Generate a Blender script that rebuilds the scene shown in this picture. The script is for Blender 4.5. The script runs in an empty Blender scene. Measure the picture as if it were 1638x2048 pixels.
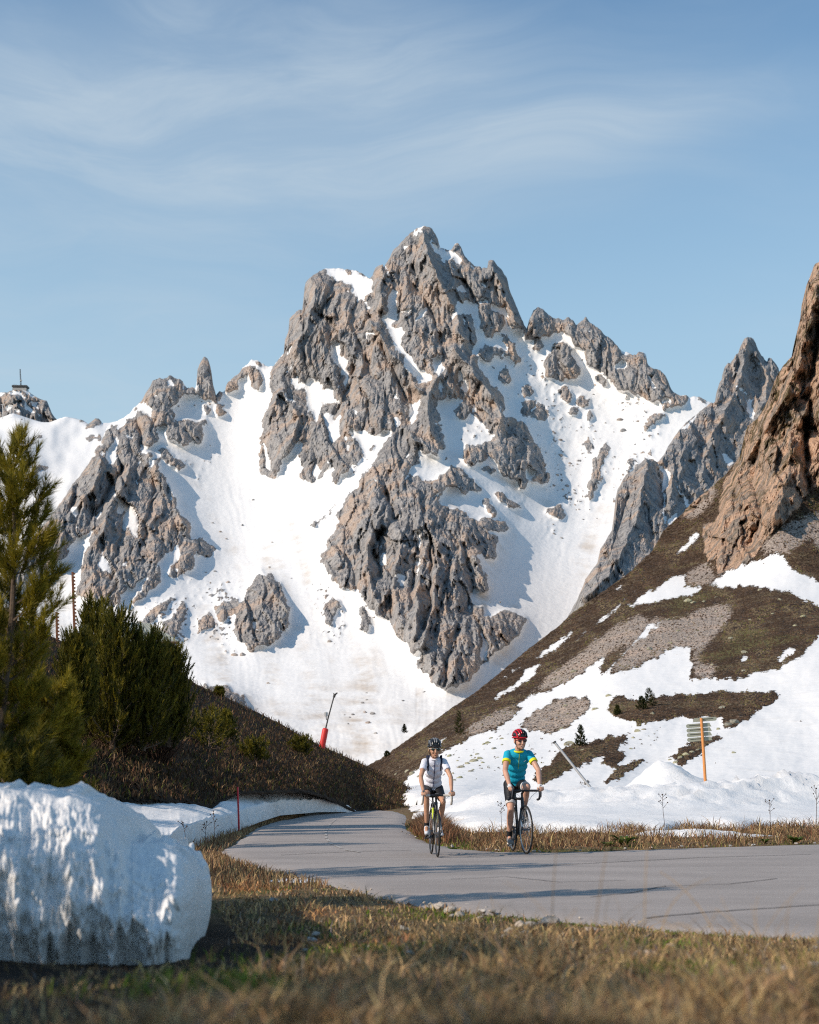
import bpy, bmesh, math, random
import numpy as np
from mathutils import Vector, Matrix, Quaternion

scene = bpy.context.scene
C = scene.collection
PI = math.pi
rad = math.radians

# ---------------------------------------------------------------- camera
F = 2844.4                      # focal length in photograph pixels (1638 x 2048) = 50 mm on a 36 mm tall frame
CZ = 1.0                        # camera height above the road
TH = math.atan(541 / F)         # camera tilted up
cam_d = bpy.data.cameras.new('camera'); cam = bpy.data.objects.new('camera', cam_d); C.objects.link(cam)
cam.location = (0, 0, CZ); cam.rotation_euler = (PI / 2 + TH, 0, 0)
cam_d.sensor_fit = 'VERTICAL'; cam_d.sensor_height = 36.0; cam_d.lens = 50.0
cam_d.clip_start = 0.05; cam_d.clip_end = 30000
cam_d.dof.use_dof = True; cam_d.dof.focus_distance = 27.0; cam_d.dof.aperture_fstop = 2.8
scene.camera = cam

# ---------------------------------------------------------------- sky and sun
SUN_EL = rad(31); SUN_H = Vector((-0.89, -0.455))   # horizontal direction towards the sun (left, a little behind the camera)
SUN_H.normalize()
sun_dir = Vector((SUN_H.x * math.cos(SUN_EL), SUN_H.y * math.cos(SUN_EL), math.sin(SUN_EL)))
world = bpy.data.worlds.new('World'); scene.world = world; world.use_nodes = True
wn = world.node_tree; wn.nodes.clear()
def nd(nt, typ, props=None, ins=None):
    n = nt.nodes.new(typ)
    for k, v in (props or {}).items(): setattr(n, k, v)
    for k, v in (ins or {}).items():
        s = n.inputs[k]
        if isinstance(v, bpy.types.NodeSocket): nt.links.new(v, s)
        else: s.default_value = v
    return n
def math_(nt, op, a, b=None, clamp=False):
    ins = {0: a}
    if b is not None: ins[1] = b
    return nd(nt, 'ShaderNodeMath', {'operation': op, 'use_clamp': clamp}, ins).outputs[0]
def mapr(nt, v, a, b, c=0.0, d=1.0, mode='SMOOTHSTEP'):
    return nd(nt, 'ShaderNodeMapRange', {'interpolation_type': mode}, {'Value': v, 'From Min': a, 'From Max': b, 'To Min': c, 'To Max': d}).outputs[0]
def mixc(nt, f, a, b, blend='MIX'):
    n = nt.nodes.new('ShaderNodeMix'); n.data_type = 'RGBA'; n.blend_type = blend; n.clamp_factor = True
    for s, v in ((n.inputs[0], f), (n.inputs[6], a), (n.inputs[7], b)):
        if isinstance(v, bpy.types.NodeSocket): nt.links.new(v, s)
        else: s.default_value = v if not isinstance(v, tuple) or len(v) == 4 else (*v, 1)
    return n.outputs[2]
def noise(nt, vec, scale, detail=4.0, rough=0.55, dist=0.0, out=0):
    return nd(nt, 'ShaderNodeTexNoise', None, {'Vector': vec, 'Scale': scale, 'Detail': detail, 'Roughness': rough, 'Distortion': dist}).outputs[out]
def mapping(nt, vec, scale=(1, 1, 1), rot=(0, 0, 0), loc=(0, 0, 0)):
    return nd(nt, 'ShaderNodeMapping', None, {'Vector': vec, 'Scale': scale, 'Rotation': rot, 'Location': loc}).outputs[0]

sky = nd(wn, 'ShaderNodeTexSky', {'sky_type': 'NISHITA', 'sun_disc': False, 'sun_elevation': SUN_EL,
         'sun_rotation': math.atan2(SUN_H.x, SUN_H.y), 'altitude': 2000.0, 'air_density': 1.0, 'dust_density': 1.8, 'ozone_density': 2.0})
tc = nd(wn, 'ShaderNodeTexCoord').outputs['Generated']
# thin high cirrus: direction projected on a flat layer, stretched noise
sep = nd(wn, 'ShaderNodeSeparateXYZ', None, {0: tc})
zz = math_(wn, 'MAXIMUM', sep.outputs[2], 0.03)
zden = math_(wn, 'ADD', zz, 0.12)
cx = math_(wn, 'DIVIDE', sep.outputs[0], zden); cy = math_(wn, 'DIVIDE', sep.outputs[1], zden)
cl = nd(wn, 'ShaderNodeCombineXYZ', None, {0: cx, 1: cy, 2: 0.0}).outputs[0]
warp = noise(wn, mapping(wn, cl, (0.9, 0.9, 1), (0, 0, 0), (3.1, 1.7, 0)), 1.2, 3, 0.5, 0.0, 1)
wsub = nd(wn, 'ShaderNodeVectorMath', {'operation': 'MULTIPLY_ADD'}, {0: warp, 1: (0.9, 0.9, 0.0), 2: cl}).outputs[0]
c1 = noise(wn, mapping(wn, wsub, (0.5, 0.85, 1), (0, 0, rad(-20)), (4.55, 0.6, 0)), 1.35, 6, 0.52)
c2 = noise(wn, mapping(wn, wsub, (1.0, 2.3, 1), (0, 0, rad(24)), (1.3, 2.2, 0)), 3.0, 8, 0.62, 0.3)
def cloud_xy(px, py):
    yu = (1024 - py) / F; d = Vector(((px - 819) / F, math.cos(TH) - yu * math.sin(TH), math.sin(TH) + yu * math.cos(TH))).normalized()
    return d.x / (d.z + 0.12), d.y / (d.z + 0.12)
banks = None                                                   # banks of thin cirrus: centre, half length, half width, turn
for px, py, la, lb_, turn, amt in [(300, 330, 0.50, 0.34, -8, 0.22), (880, 300, 0.30, 0.22, 14, 0.20), (100, 720, 0.60, 0.9, 0, 0.24), (1270, 230, 0.20, 0.08, 24, 0.15), (1600, 400, 0.30, 0.6, 0, 0.15), (480, 120, 0.40, 0.14, -8, 0.10)]:
    bx, by = cloud_xy(px, py); v = nd(wn, 'ShaderNodeVectorMath', {'operation': 'SUBTRACT'}, {0: cl, 1: (bx, by, 0)}).outputs[0]
    v = mapping(wn, v, (1, 1, 1), (0, 0, rad(turn))); v = nd(wn, 'ShaderNodeVectorMath', {'operation': 'DIVIDE'}, {0: v, 1: (la, lb_, 1)}).outputs[0]
    l = nd(wn, 'ShaderNodeVectorMath', {'operation': 'LENGTH'}, {0: v}).outputs['Value']; g = math_(wn, 'MULTIPLY', mapr(wn, l, 1.7, 0.0), amt)
    banks = g if banks is None else math_(wn, 'ADD', banks, g)
big = mapr(wn, math_(wn, 'ADD', math_(wn, 'MULTIPLY', c1, 0.7), banks), 0.34, 0.86)
fine = mapr(wn, c2, 0.30, 0.78)
cloud = math_(wn, 'MULTIPLY', big, math_(wn, 'ADD', math_(wn, 'MULTIPLY', fine, 0.6), 0.45))
veil = mapr(wn, sep.outputs[2], 0.22, 0.52, 0.95, 0.06, 'LINEAR')          # thicker air and veil cloud towards the horizon
cfac = math_(wn, 'SUBTRACT', 1.0, math_(wn, 'MULTIPLY', math_(wn, 'SUBTRACT', 1.0, math_(wn, 'MULTIPLY', cloud, 0.9)), math_(wn, 'SUBTRACT', 1.0, veil)), True)
skyc = mixc(wn, 1.0, sky.outputs[0], (1.0, 1.42, 1.47, 1), 'MULTIPLY')
skymix = mixc(wn, math_(wn, 'MULTIPLY', cloud, 0.8), mixc(wn, veil, skyc, (3.55, 5.05, 6.05, 1)), (4.4, 5.2, 5.9, 1))
bg = nd(wn, 'ShaderNodeBackground', None, {'Color': skymix, 'Strength': 0.125})
wo = nd(wn, 'ShaderNodeOutputWorld', None, {0: bg.outputs[0]})

sd = bpy.data.lights.new('sun', 'SUN'); sd.energy = 4.5; sd.angle = rad(0.53); sd.color = (1.0, 0.865, 0.725)
sun = bpy.data.objects.new('sun', sd); C.objects.link(sun)
sun.rotation_euler = sun_dir.to_track_quat('Z', 'Y').to_euler(); sun.location = (-30, -15, 40)

scene.view_settings.view_transform = 'Standard'; scene.view_settings.look = 'None'
scene.view_settings.exposure = 0.0; scene.view_settings.gamma = 1.0
scene.render.engine = 'CYCLES'
scene.cycles.max_bounces = 6; scene.cycles.diffuse_bounces = 4; scene.cycles.glossy_bounces = 2
scene.cycles.transparent_max_bounces = 6; scene.cycles.use_denoising = False
scene.cycles.sample_clamp_indirect = 6.0; scene.cycles.filter_width = 1.1

# ---------------------------------------------------------------- helpers
def at(px, py, Y):
    """point at world depth Y on the line of sight of photograph pixel (px, py)"""
    px = np.asarray(px, float); py = np.asarray(py, float); Y = np.asarray(Y, float)
    yu = (1024 - py) / F
    s = Y / (math.cos(TH) - yu * math.sin(TH))
    return (px - 819) / F * s, Y + 0 * s, CZ + (math.sin(TH) + yu * math.cos(TH)) * s
def atv(px, py, Y):
    x, y, z = at(px, py, Y); return Vector((float(x), float(y), float(z)))

def _hash(ix, iy, seed):
    h = (ix.astype(np.int64) * 374761393 + iy.astype(np.int64) * 668265263 + seed * 974711) & 0xffffffff
    h = ((h ^ (h >> 13)) * 1274126177) & 0xffffffff
    return (h ^ (h >> 16)) & 0xffffffff
_GC = np.cos(np.arange(1024) * (2 * PI / 1024)); _GS = np.sin(np.arange(1024) * (2 * PI / 1024))
def perlin(x, y, seed=0):
    x = np.asarray(x, float); y = np.asarray(y, float)
    x0 = np.floor(x); y0 = np.floor(y); fx = x - x0; fy = y - y0
    u = fx * fx * fx * (fx * (fx * 6 - 15) + 10); v = fy * fy * fy * (fy * (fy * 6 - 15) + 10)
    def g(ix, iy, dx, dy):
        k = _hash(ix, iy, seed) & 1023
        return _GC[k] * dx + _GS[k] * dy
    n00 = g(x0, y0, fx, fy); n10 = g(x0 + 1, y0, fx - 1, fy); n01 = g(x0, y0 + 1, fx, fy - 1); n11 = g(x0 + 1, y0 + 1, fx - 1, fy - 1)
    return (n00 * (1 - u) + n10 * u) * (1 - v) + (n01 * (1 - u) + n11 * u) * v * 1.0
def fbm(x, y, octv=4, seed=0, gain=0.5):
    r = 0; a = 1.0
    for i in range(octv):
        r = r + a * perlin(x * 2 ** i + 17.3 * i, y * 2 ** i + 5.1 * i, seed + i); a *= gain
    return r * 1.4
def ridged(x, y, octv=3, seed=0, gain=0.5):
    r = 0; a = 1.0; t = 0
    for i in range(octv):
        r = r + a * (1 - 2.2 * np.abs(perlin(x * 2 ** i + 3.7 * i, y * 2 ** i + 9.2 * i, seed + i))); t += a; a *= gain
    return r / t
def worley(x, y, seed=0):
    """cell value and distance to the nearest cell point"""
    x0 = np.floor(x); y0 = np.floor(y); best = np.full(x.shape, 9.0); val = np.zeros(x.shape); sec = np.full(x.shape, 9.0)
    for i in (-1, 0, 1):
        for j in (-1, 0, 1):
            h = _hash(x0 + i, y0 + j, seed); hx = (h & 0xffff) / 65536.0; hy = (h >> 16) / 65536.0
            d = np.hypot(x0 + i + hx - x, y0 + j + hy - y)
            c = d < best
            sec = np.where(c, best, np.minimum(sec, d)); val = np.where(c, ((h * 7919) & 0xffff) / 65536.0, val); best = np.where(c, d, best)
    return val, best, sec
def facets(x, y, seed=0, tilt=1.0):
    """broken plane: every cell of an uneven pattern is a flat facet with its own height and tilt"""
    x0 = np.floor(x); y0 = np.floor(y); best = np.full(x.shape, 9.0); val = np.zeros(x.shape)
    for i in (-1, 0, 1):
        for j in (-1, 0, 1):
            h = _hash(x0 + i, y0 + j, seed); hx = (h & 0xffff) / 65536.0; hy = (h >> 16) / 65536.0
            dx = x - (x0 + i + hx); dy = y - (y0 + j + hy); d = np.abs(dx) * 0.9 + np.abs(dy) * 0.55 + 0.35 * np.hypot(dx, dy)
            h2 = _hash(x0 + i, y0 + j, seed + 77); ta = (h2 & 0xffff) / 65536.0 - 0.5; tb = (h2 >> 16) / 65536.0 - 0.5; hv = ((h * 7919) & 0xffff) / 65536.0 - 0.5
            c = d < best; val = np.where(c, hv + tilt * (2.0 * ta * dx + 1.2 * tb * dy), val); best = np.where(c, d, best)
    return val
def blur(a, r):
    """three box passes, radius r cells"""
    r = int(max(1, round(r)))
    for _ in range(3):
        for ax in (0, 1):
            p = np.pad(a, [(r + 1, r) if k == ax else (0, 0) for k in (0, 1)], mode='edge').cumsum(ax)
            n = a.shape[ax]
            a = (np.take(p, range(2 * r + 1, 2 * r + 1 + n), ax) - np.take(p, range(0, n), ax)) / (2 * r + 1)
    return a
def inpoly(px, py, poly):
    poly = np.asarray(poly, float); res = np.zeros(px.shape, bool)
    x0, y0 = poly.min(0); x1, y1 = poly.max(0)
    sel = (px >= x0) & (px <= x1) & (py >= y0) & (py <= y1)
    if not sel.any(): return res
    x = px[sel]; y = py[sel]; r = np.zeros(x.shape, bool)
    for (ax, ay), (bx, by) in zip(poly, np.roll(poly, -1, 0)):
        if ay == by: continue
        c = ((ay > y) != (by > y)) & (x < (bx - ax) * (y - ay) / (by - ay) + ax)
        r ^= c
    res[sel] = r
    return res
def bilin(img, u0, v0, st, U, V):
    x = np.clip((U - u0) / st, 0, img.shape[1] - 1.001); y = np.clip((V - v0) / st, 0, img.shape[0] - 1.001)
    ix = x.astype(int); iy = y.astype(int); fx = x - ix; fy = y - iy
    return (img[iy, ix] * (1 - fx) + img[iy, ix + 1] * fx) * (1 - fy) + (img[iy + 1, ix] * (1 - fx) + img[iy + 1, ix + 1] * fx) * fy
def tps(pts):
    """thin plate spline through (u, v, value) points"""
    P = np.array(pts, float); s = 500.0
    uv = P[:, :2] / s; n = len(P)
    def phi(d2): return np.where(d2 > 0, 0.5 * d2 * np.log(d2 + 1e-12), 0)
    K = phi(((uv[:, None] - uv[None]) ** 2).sum(-1)); Q = np.c_[np.ones(n), uv]
    A = np.zeros((n + 3, n + 3)); A[:n, :n] = K + 1e-4 * np.eye(n); A[:n, n:] = Q; A[n:, :n] = Q.T
    w = np.linalg.solve(A, np.r_[P[:, 2], 0, 0, 0])
    def f(U, V):
        a = U / s; b = V / s; r = w[n] + w[n + 1] * a + w[n + 2] * b
        for i in range(n): r = r + w[i] * phi((a - uv[i, 0]) ** 2 + (b - uv[i, 1]) ** 2)
        return r
    return f

def mesh_np(name, verts, faces, mat=None, smooth=True, attrs=None, parent=None, mats=None, mat_idx=None):
    """faces: (n,3) or (n,4) int array, or list of such arrays"""
    if not isinstance(faces, (list, tuple)): faces = [faces]
    faces = [np.asarray(f, np.int32) for f in faces if len(f)]
    verts = np.asarray(verts, np.float32)
    me = bpy.data.meshes.new(name)
    me.vertices.add(len(verts)); me.vertices.foreach_set('co', verts.ravel())
    nl = sum(f.size for f in faces); nf = sum(len(f) for f in faces)
    me.loops.add(nl); me.polygons.add(nf)
    me.loops.foreach_set('vertex_index', np.concatenate([f.ravel() for f in faces]))
    tot = np.concatenate([np.full(len(f), f.shape[1], np.int32) for f in faces])
    me.polygons.foreach_set('loop_start', np.r_[0, np.cumsum(tot)[:-1]].astype(np.int32))
    if smooth: me.polygons.foreach_set('use_smooth', np.ones(nf, bool))
    if mat_idx is not None: me.polygons.foreach_set('material_index', np.asarray(mat_idx, np.int32))
    me.update(calc_edges=True)
    for k, v in (attrs or {}).items():
        v = np.asarray(v, np.float32)
        if v.ndim == 2:
            a = me.attributes.new(k, 'FLOAT_VECTOR', 'POINT'); a.data.foreach_set('vector', v.ravel())
        else:
            a = me.attributes.new(k, 'FLOAT', 'POINT'); a.data.foreach_set('value', v)
    for m in (mats or ([mat] if mat else [])): me.materials.append(m)
    o = bpy.data.objects.new(name, me); C.objects.link(o)
    if parent is not None: o.parent = parent
    return o
def grid_faces(nr, nc, off=0):
    r = np.arange(nr - 1)[:, None] * nc; c = np.arange(nc - 1)[None]
    a = (r + c).ravel() + off
    return np.c_[a, a + 1, a + nc + 1, a + nc]
def tag(o, label=None, cat=None, group=None, kind=None):
    if label: o['label'] = label
    if cat: o['category'] = cat
    if group: o['group'] = group
    if kind: o['kind'] = kind
    return o
def empty(name, loc=(0, 0, 0), rz=0.0):
    o = bpy.data.objects.new(name, None); C.objects.link(o); o.location = loc; o.rotation_euler = (0, 0, rz); o.empty_display_size = 0.2
    return o
def copy_tree(o, parent=None):
    c = o.copy(); C.objects.link(c); c.parent = parent
    for ch in o.children: copy_tree(ch, c)
    return c

class MB:
    """collects simple shapes into one mesh"""
    def __init__(s): s.v = []; s.f = []; s.n = 0
    def add(s, v, f):
        s.v += [tuple(p) for p in v]; s.f += [tuple(i + s.n for i in q) for q in f]; s.n += len(v); return s
    def tube(s, pts, r, seg=8, cap=True, flat=1.0):
        pts = [Vector(p) for p in pts]; rs = r if isinstance(r, (list, tuple)) else [r] * len(pts)
        V = []; up = None
        for i, p in enumerate(pts):
            d = (pts[min(i + 1, len(pts) - 1)] - pts[max(i - 1, 0)]).normalized()
            if up is None: up = d.orthogonal().normalized()
            up = (up - d * up.dot(d)); up = up.normalized() if up.length > 1e-6 else d.orthogonal().normalized()
            b = d.cross(up)
            for k in range(seg):
                a = 2 * PI * k / seg; V.append(p + (up * math.cos(a) + b * math.sin(a) * flat) * rs[i])
        Fc = [(i * seg + k, i * seg + (k + 1) % seg, (i + 1) * seg + (k + 1) % seg, (i + 1) * seg + k) for i in range(len(pts) - 1) for k in range(seg)]
        if cap: Fc += [tuple(range(seg - 1, -1, -1)), tuple((len(pts) - 1) * seg + k for k in range(seg))]
        return s.add(V, Fc)
    def box(s, c, size, rot=None, bevel=0):
        c = Vector(c); h = Vector(size) / 2; V = []
        for z in (-1, 1):
            for y in (-1, 1):
                for x in (-1, 1):
                    p = Vector((x * h.x, y * h.y, z * h.z)); V.append(c + (rot @ p if rot is not None else p))
        return s.add(V, [(0, 2, 3, 1), (4, 5, 7, 6), (0, 1, 5, 4), (2, 6, 7, 3), (0, 4, 6, 2), (1, 3, 7, 5)])
    def ell(s, c, r, seg=12, rings=8, rot=None):
        c = Vector(c); V = [];
        for i in range(rings + 1):
            t = PI * i / rings
            for k in range(seg):
                a = 2 * PI * k / seg; p = Vector((r[0] * math.sin(t) * math.cos(a), r[1] * math.sin(t) * math.sin(a), r[2] * math.cos(t)))
                V.append(c + (rot @ p if rot is not None else p))
        return s.add(V, [(i * seg + k, (i + 1) * seg + k, (i + 1) * seg + (k + 1) % seg, i * seg + (k + 1) % seg) for i in range(rings) for k in range(seg)])
    def torus(s, c, R, r, axis='x', seg=48, sec=8, flat=1.0):
        c = Vector(c); V = []
        for i in range(seg):
            a = 2 * PI * i / seg
            for k in range(sec):
                b = 2 * PI * k / sec; rr = R + r * math.cos(b); h = r * math.sin(b) * flat
                V.append(c + Vector((h, rr * math.cos(a), rr * math.sin(a))))
        return s.add(V, [(i * sec + k, i * sec + (k + 1) % sec, ((i + 1) % seg) * sec + (k + 1) % sec, ((i + 1) % seg) * sec + k) for i in range(seg) for k in range(sec)])
    def mesh(s, name):
        me = bpy.data.meshes.new(name); me.from_pydata([tuple(p) for p in s.v], [], s.f); me.update(); return me
    def build(s, name, mat, parent=None, smooth=True):
        me = s.mesh(name)
        if smooth:
            me.polygons.foreach_set('use_smooth', np.ones(len(me.polygons), bool))
            try: me.set_sharp_from_angle(angle=rad(50))
            except Exception: pass
        me.materials.append(mat)
        o = bpy.data.objects.new(name, me); C.objects.link(o)
        if parent is not None: o.parent = parent
        return o

# ---------------------------------------------------------------- materials
M = {}
def newmat(name, rough=0.8, spec=0.3):
    m = bpy.data.materials.new(name); m.use_nodes = True; nt = m.node_tree
    b = nt.nodes['Principled BSDF']; b.inputs['Roughness'].default_value = rough; b.inputs['Specular IOR Level'].default_value = spec
    M[name] = m
    return m, nt, b
def setin(nt, b, name, v):
    if isinstance(v, bpy.types.NodeSocket): nt.links.new(v, b.inputs[name])
    else: b.inputs[name].default_value = v
def bump(nt, b, h, strength=0.5, dist=0.1):
    n = nd(nt, 'ShaderNodeBump', None, {'Strength': strength, 'Distance': dist, 'Height': h}); nt.links.new(n.outputs[0], b.inputs['Normal'])
def plain(name, col, rough=0.6, var=0.12, scale=8.0, spec=0.3, metal=0.0, bstr=0.0):
    m, nt, b = newmat(name, rough, spec)
    p = nd(nt, 'ShaderNodeTexCoord').outputs['Object']
    n = noise(nt, p, scale, 4)
    setin(nt, b, 'Base Color', mixc(nt, n, tuple(c * (1 - var) for c in col), tuple(min(1, c * (1 + var)) for c in col)))
    b.inputs['Metallic'].default_value = metal
    if bstr: bump(nt, b, noise(nt, p, scale * 3, 3), bstr, 0.01)
    return m
def attr(nt, name): return nd(nt, 'ShaderNodeAttribute', {'attribute_name': name}).outputs['Fac']
def wpos(nt): return nd(nt, 'ShaderNodeNewGeometry').outputs['Position']

def rock_colour(nt, p, s, grey=(0.355, 0.338, 0.325), dark=(0.15, 0.146, 0.148), tan=(0.50, 0.36, 0.265), tan_lo=0.47, tan_hi=0.64, tanmax=0.8):
    """grey limestone with rusty patches and upright streaks; s = size of one metre-scale feature"""
    streak = noise(nt, mapping(nt, p, (1, 1, 0.35), (0.2, 0.25, 0)), 0.09 / s, 3.2, 0.62, 0.6)
    patch = noise(nt, mapping(nt, p, (1, 1, 0.55), (0, 0.3, 0)), 0.028 / s, 4, 0.6, 0.5)
    fine = noise(nt, mapping(nt, p, (1, 1, 0.5), (0.15, 0.2, 0)), 0.42 / s, 1.5, 0.7)
    c = mixc(nt, mapr(nt, streak, 0.28, 0.66), dark, grey)
    c = mixc(nt, math_(nt, 'MULTIPLY', mapr(nt, patch, tan_lo, tan_hi), tanmax), c, tan)
    c = mixc(nt, mapr(nt, fine, 0.35, 0.7, 0.0, 0.55), c, mixc(nt, 0.5, c, (0.50, 0.46, 0.42, 1)))
    c = mixc(nt, mapr(nt, fine, 0.43, 0.27, 0.0, 0.8), c, (0.055, 0.053, 0.055, 1))
    h = math_(nt, 'ADD', math_(nt, 'MULTIPLY', streak, 2.0), fine)
    return c, h

# ================================================================ far mountains
# outlines traced in four enlargements of the photograph: (offset x, offset y, scale)
def tr(ox, oy, sc): return lambda *p: [(ox + a / sc, oy + b / sc) for a, b in p]
R2 = tr(500, 420, 2.642); R3 = tr(500, 850, 2.642); R4 = tr(0, 680, 2.925); R5 = tr(1050, 500, 2.731); R6 = tr(1050, 1150, 2.786)

SKY_MAIN = [(-200, 1300), (-100, 1250), (0, 1150), (60, 1085), (106, 1025), (127, 998), (144, 970), (164, 946), (182, 919), (188, 903), (202, 882), (216, 852), (227, 846), (236, 842), (260, 827), (268, 815),
 (273.5, 810), (284, 801), (290.6, 788), (301, 772), (306, 760), (318, 756), (328, 758), (337, 753.5), (342, 750), (349, 756), (361, 758), (367.5, 767), (374, 776), (383, 775), (392.5, 776),
 (393.8, 741.5), (401.7, 724), (408.5, 711.5), (415, 716), (421, 735), (424, 762), (430, 783), (431.5, 791), (439, 781), (446, 786), (451, 779), (453, 769), (463, 757), (479, 747), (484, 736), (494, 729.6),
 (502.6, 719), (513, 720), (520, 724), (528, 729.6), (537, 733), (547, 732), (557, 719), (568, 706), (567.5, 685), (577.6, 662), (579, 637.6), (592.7, 622.5), (605, 619), (608, 586.5), (610, 566), (625, 550.6),
 (647.6, 538), (663, 536.6), (678, 536.6), (697, 539), (712, 541), (727, 548.7), (739, 557), (744, 554), (748, 541), (757, 530.5), (765, 528), (768, 535.5), (776, 520), (787.7, 499.5), (803, 484), (821.7, 465),
 (837, 455), (846, 452), (857.7, 454), (865, 458), (871, 469), (877.7, 482.5), (878.5, 494), (893.6, 499.5), (903, 500), (910.7, 487), (915.6, 485), (922, 494), (929.6, 513), (941, 524), (950.4, 533), (960, 531.7),
 (962.5, 537), (976, 535), (977, 521.4), (986.4, 519), (994, 530), (1003, 539), (1014.8, 558), (1018.5, 579), (1030, 605.5), (1041, 632), (1049, 651), (1053.7, 657), (1059, 639), (1066.5, 621), (1076, 613.5),
 (1086.6, 619), (1097.6, 630), (1105, 636), (1117.7, 636), (1127, 641), (1135, 633), (1146, 641), (1152, 650), (1156, 648), (1163.5, 641), (1171.6, 633.6), (1179, 644.6), (1194.6, 653.8), (1207.5, 668.4),
 (1222, 677.6), (1233, 690), (1244, 703), (1255, 705), (1271.5, 710.5), (1277, 704), (1284, 703), (1291.7, 708.7), (1294.6, 727), (1306, 738), (1319, 738.7), (1332, 752.7), (1339, 771), (1346.6, 783.8),
 (1357.6, 790), (1372, 791), (1379.6, 794.8), (1390.5, 791.8), (1405, 797), (1416, 803), (1450, 815), (1550, 860), (1700, 930)]

UP = (R2((110, 830), (150, 780), (170, 755), (165, 700), (190, 640), (195, 575), (245, 520), (265, 520), (270, 440), (275, 375), (330, 325), (390, 295), (470, 290), (560, 300), (632, 340), (655, 300), (680, 270), (705, 265),
   (730, 250), (760, 190), (800, 150), (850, 100), (890, 65), (945, 62), (1000, 130), (1015, 185), (1065, 190), (1098, 145), (1150, 245), (1190, 275), (1240, 290), (1245, 240), (1285, 235), (1345, 300), (1390, 420), (1465, 612),
   (1395, 635), (1350, 600), (1335, 655), (1300, 692), (1232, 650), (1225, 605), (1195, 590), (1190, 620), (1205, 690), (1165, 750), (1200, 790), (1222, 870), (1290, 930), (1370, 1055), (1310, 1030), (1360, 1130),
   (1330, 1190), (1270, 1180), (1240, 1130), (1210, 1110), (1165, 1060), (1150, 1110), (1100, 1110), (1080, 1070), (1030, 1010), (1000, 1010), (985, 1030), (1000, 1090), (1040, 1266))
   + R3((1030, 145), (965, 105), (1085, 220), (1150, 260), (1220, 350), (1290, 440), (1340, 490), (1375, 540), (1340, 570), (1290, 555), (1240, 530), (1280, 575), (1325, 615), (1300, 660), (1310, 700), (1290, 720), (1260, 690),
   (1180, 670), (1160, 650), (1210, 720), (1240, 790), (1270, 850), (1255, 880), (1190, 860), (1170, 880), (1190, 950), (1240, 985), (1220, 1020), (1290, 1010), (1330, 980), (1400, 990), (1440, 1005), (1468, 1030),
   (1440, 1060), (1400, 1130), (1330, 1190), (1270, 1230), (1200, 1310), (1120, 1380), (1060, 1395), (990, 1390), (940, 1330), (900, 1300), (870, 1285), (900, 1220), (905, 1175), (850, 1215), (830, 1160), (770, 1105),
   (750, 1020), (690, 1020), (640, 970), (600, 920), (580, 860), (500, 865), (450, 830), (410, 765), (360, 715), (400, 650), (440, 570), (480, 450), (520, 380), (600, 280), (640, 230), (690, 150), (700, 110), (750, 35),
   (690, 60), (640, 80), (600, 60), (545, 40), (590, 120), (580, 190), (530, 230), (480, 260), (430, 312), (440, 240), (410, 165), (400, 190), (425, 240), (380, 300), (300, 295), (270, 280), (270, 130), (300, 75),
   (245, 100), (215, 140), (175, 185), (130, 272), (100, 287), (52, 250), (55, 130)) + R2((60, 1200), (80, 1080), (115, 960)))
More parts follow.
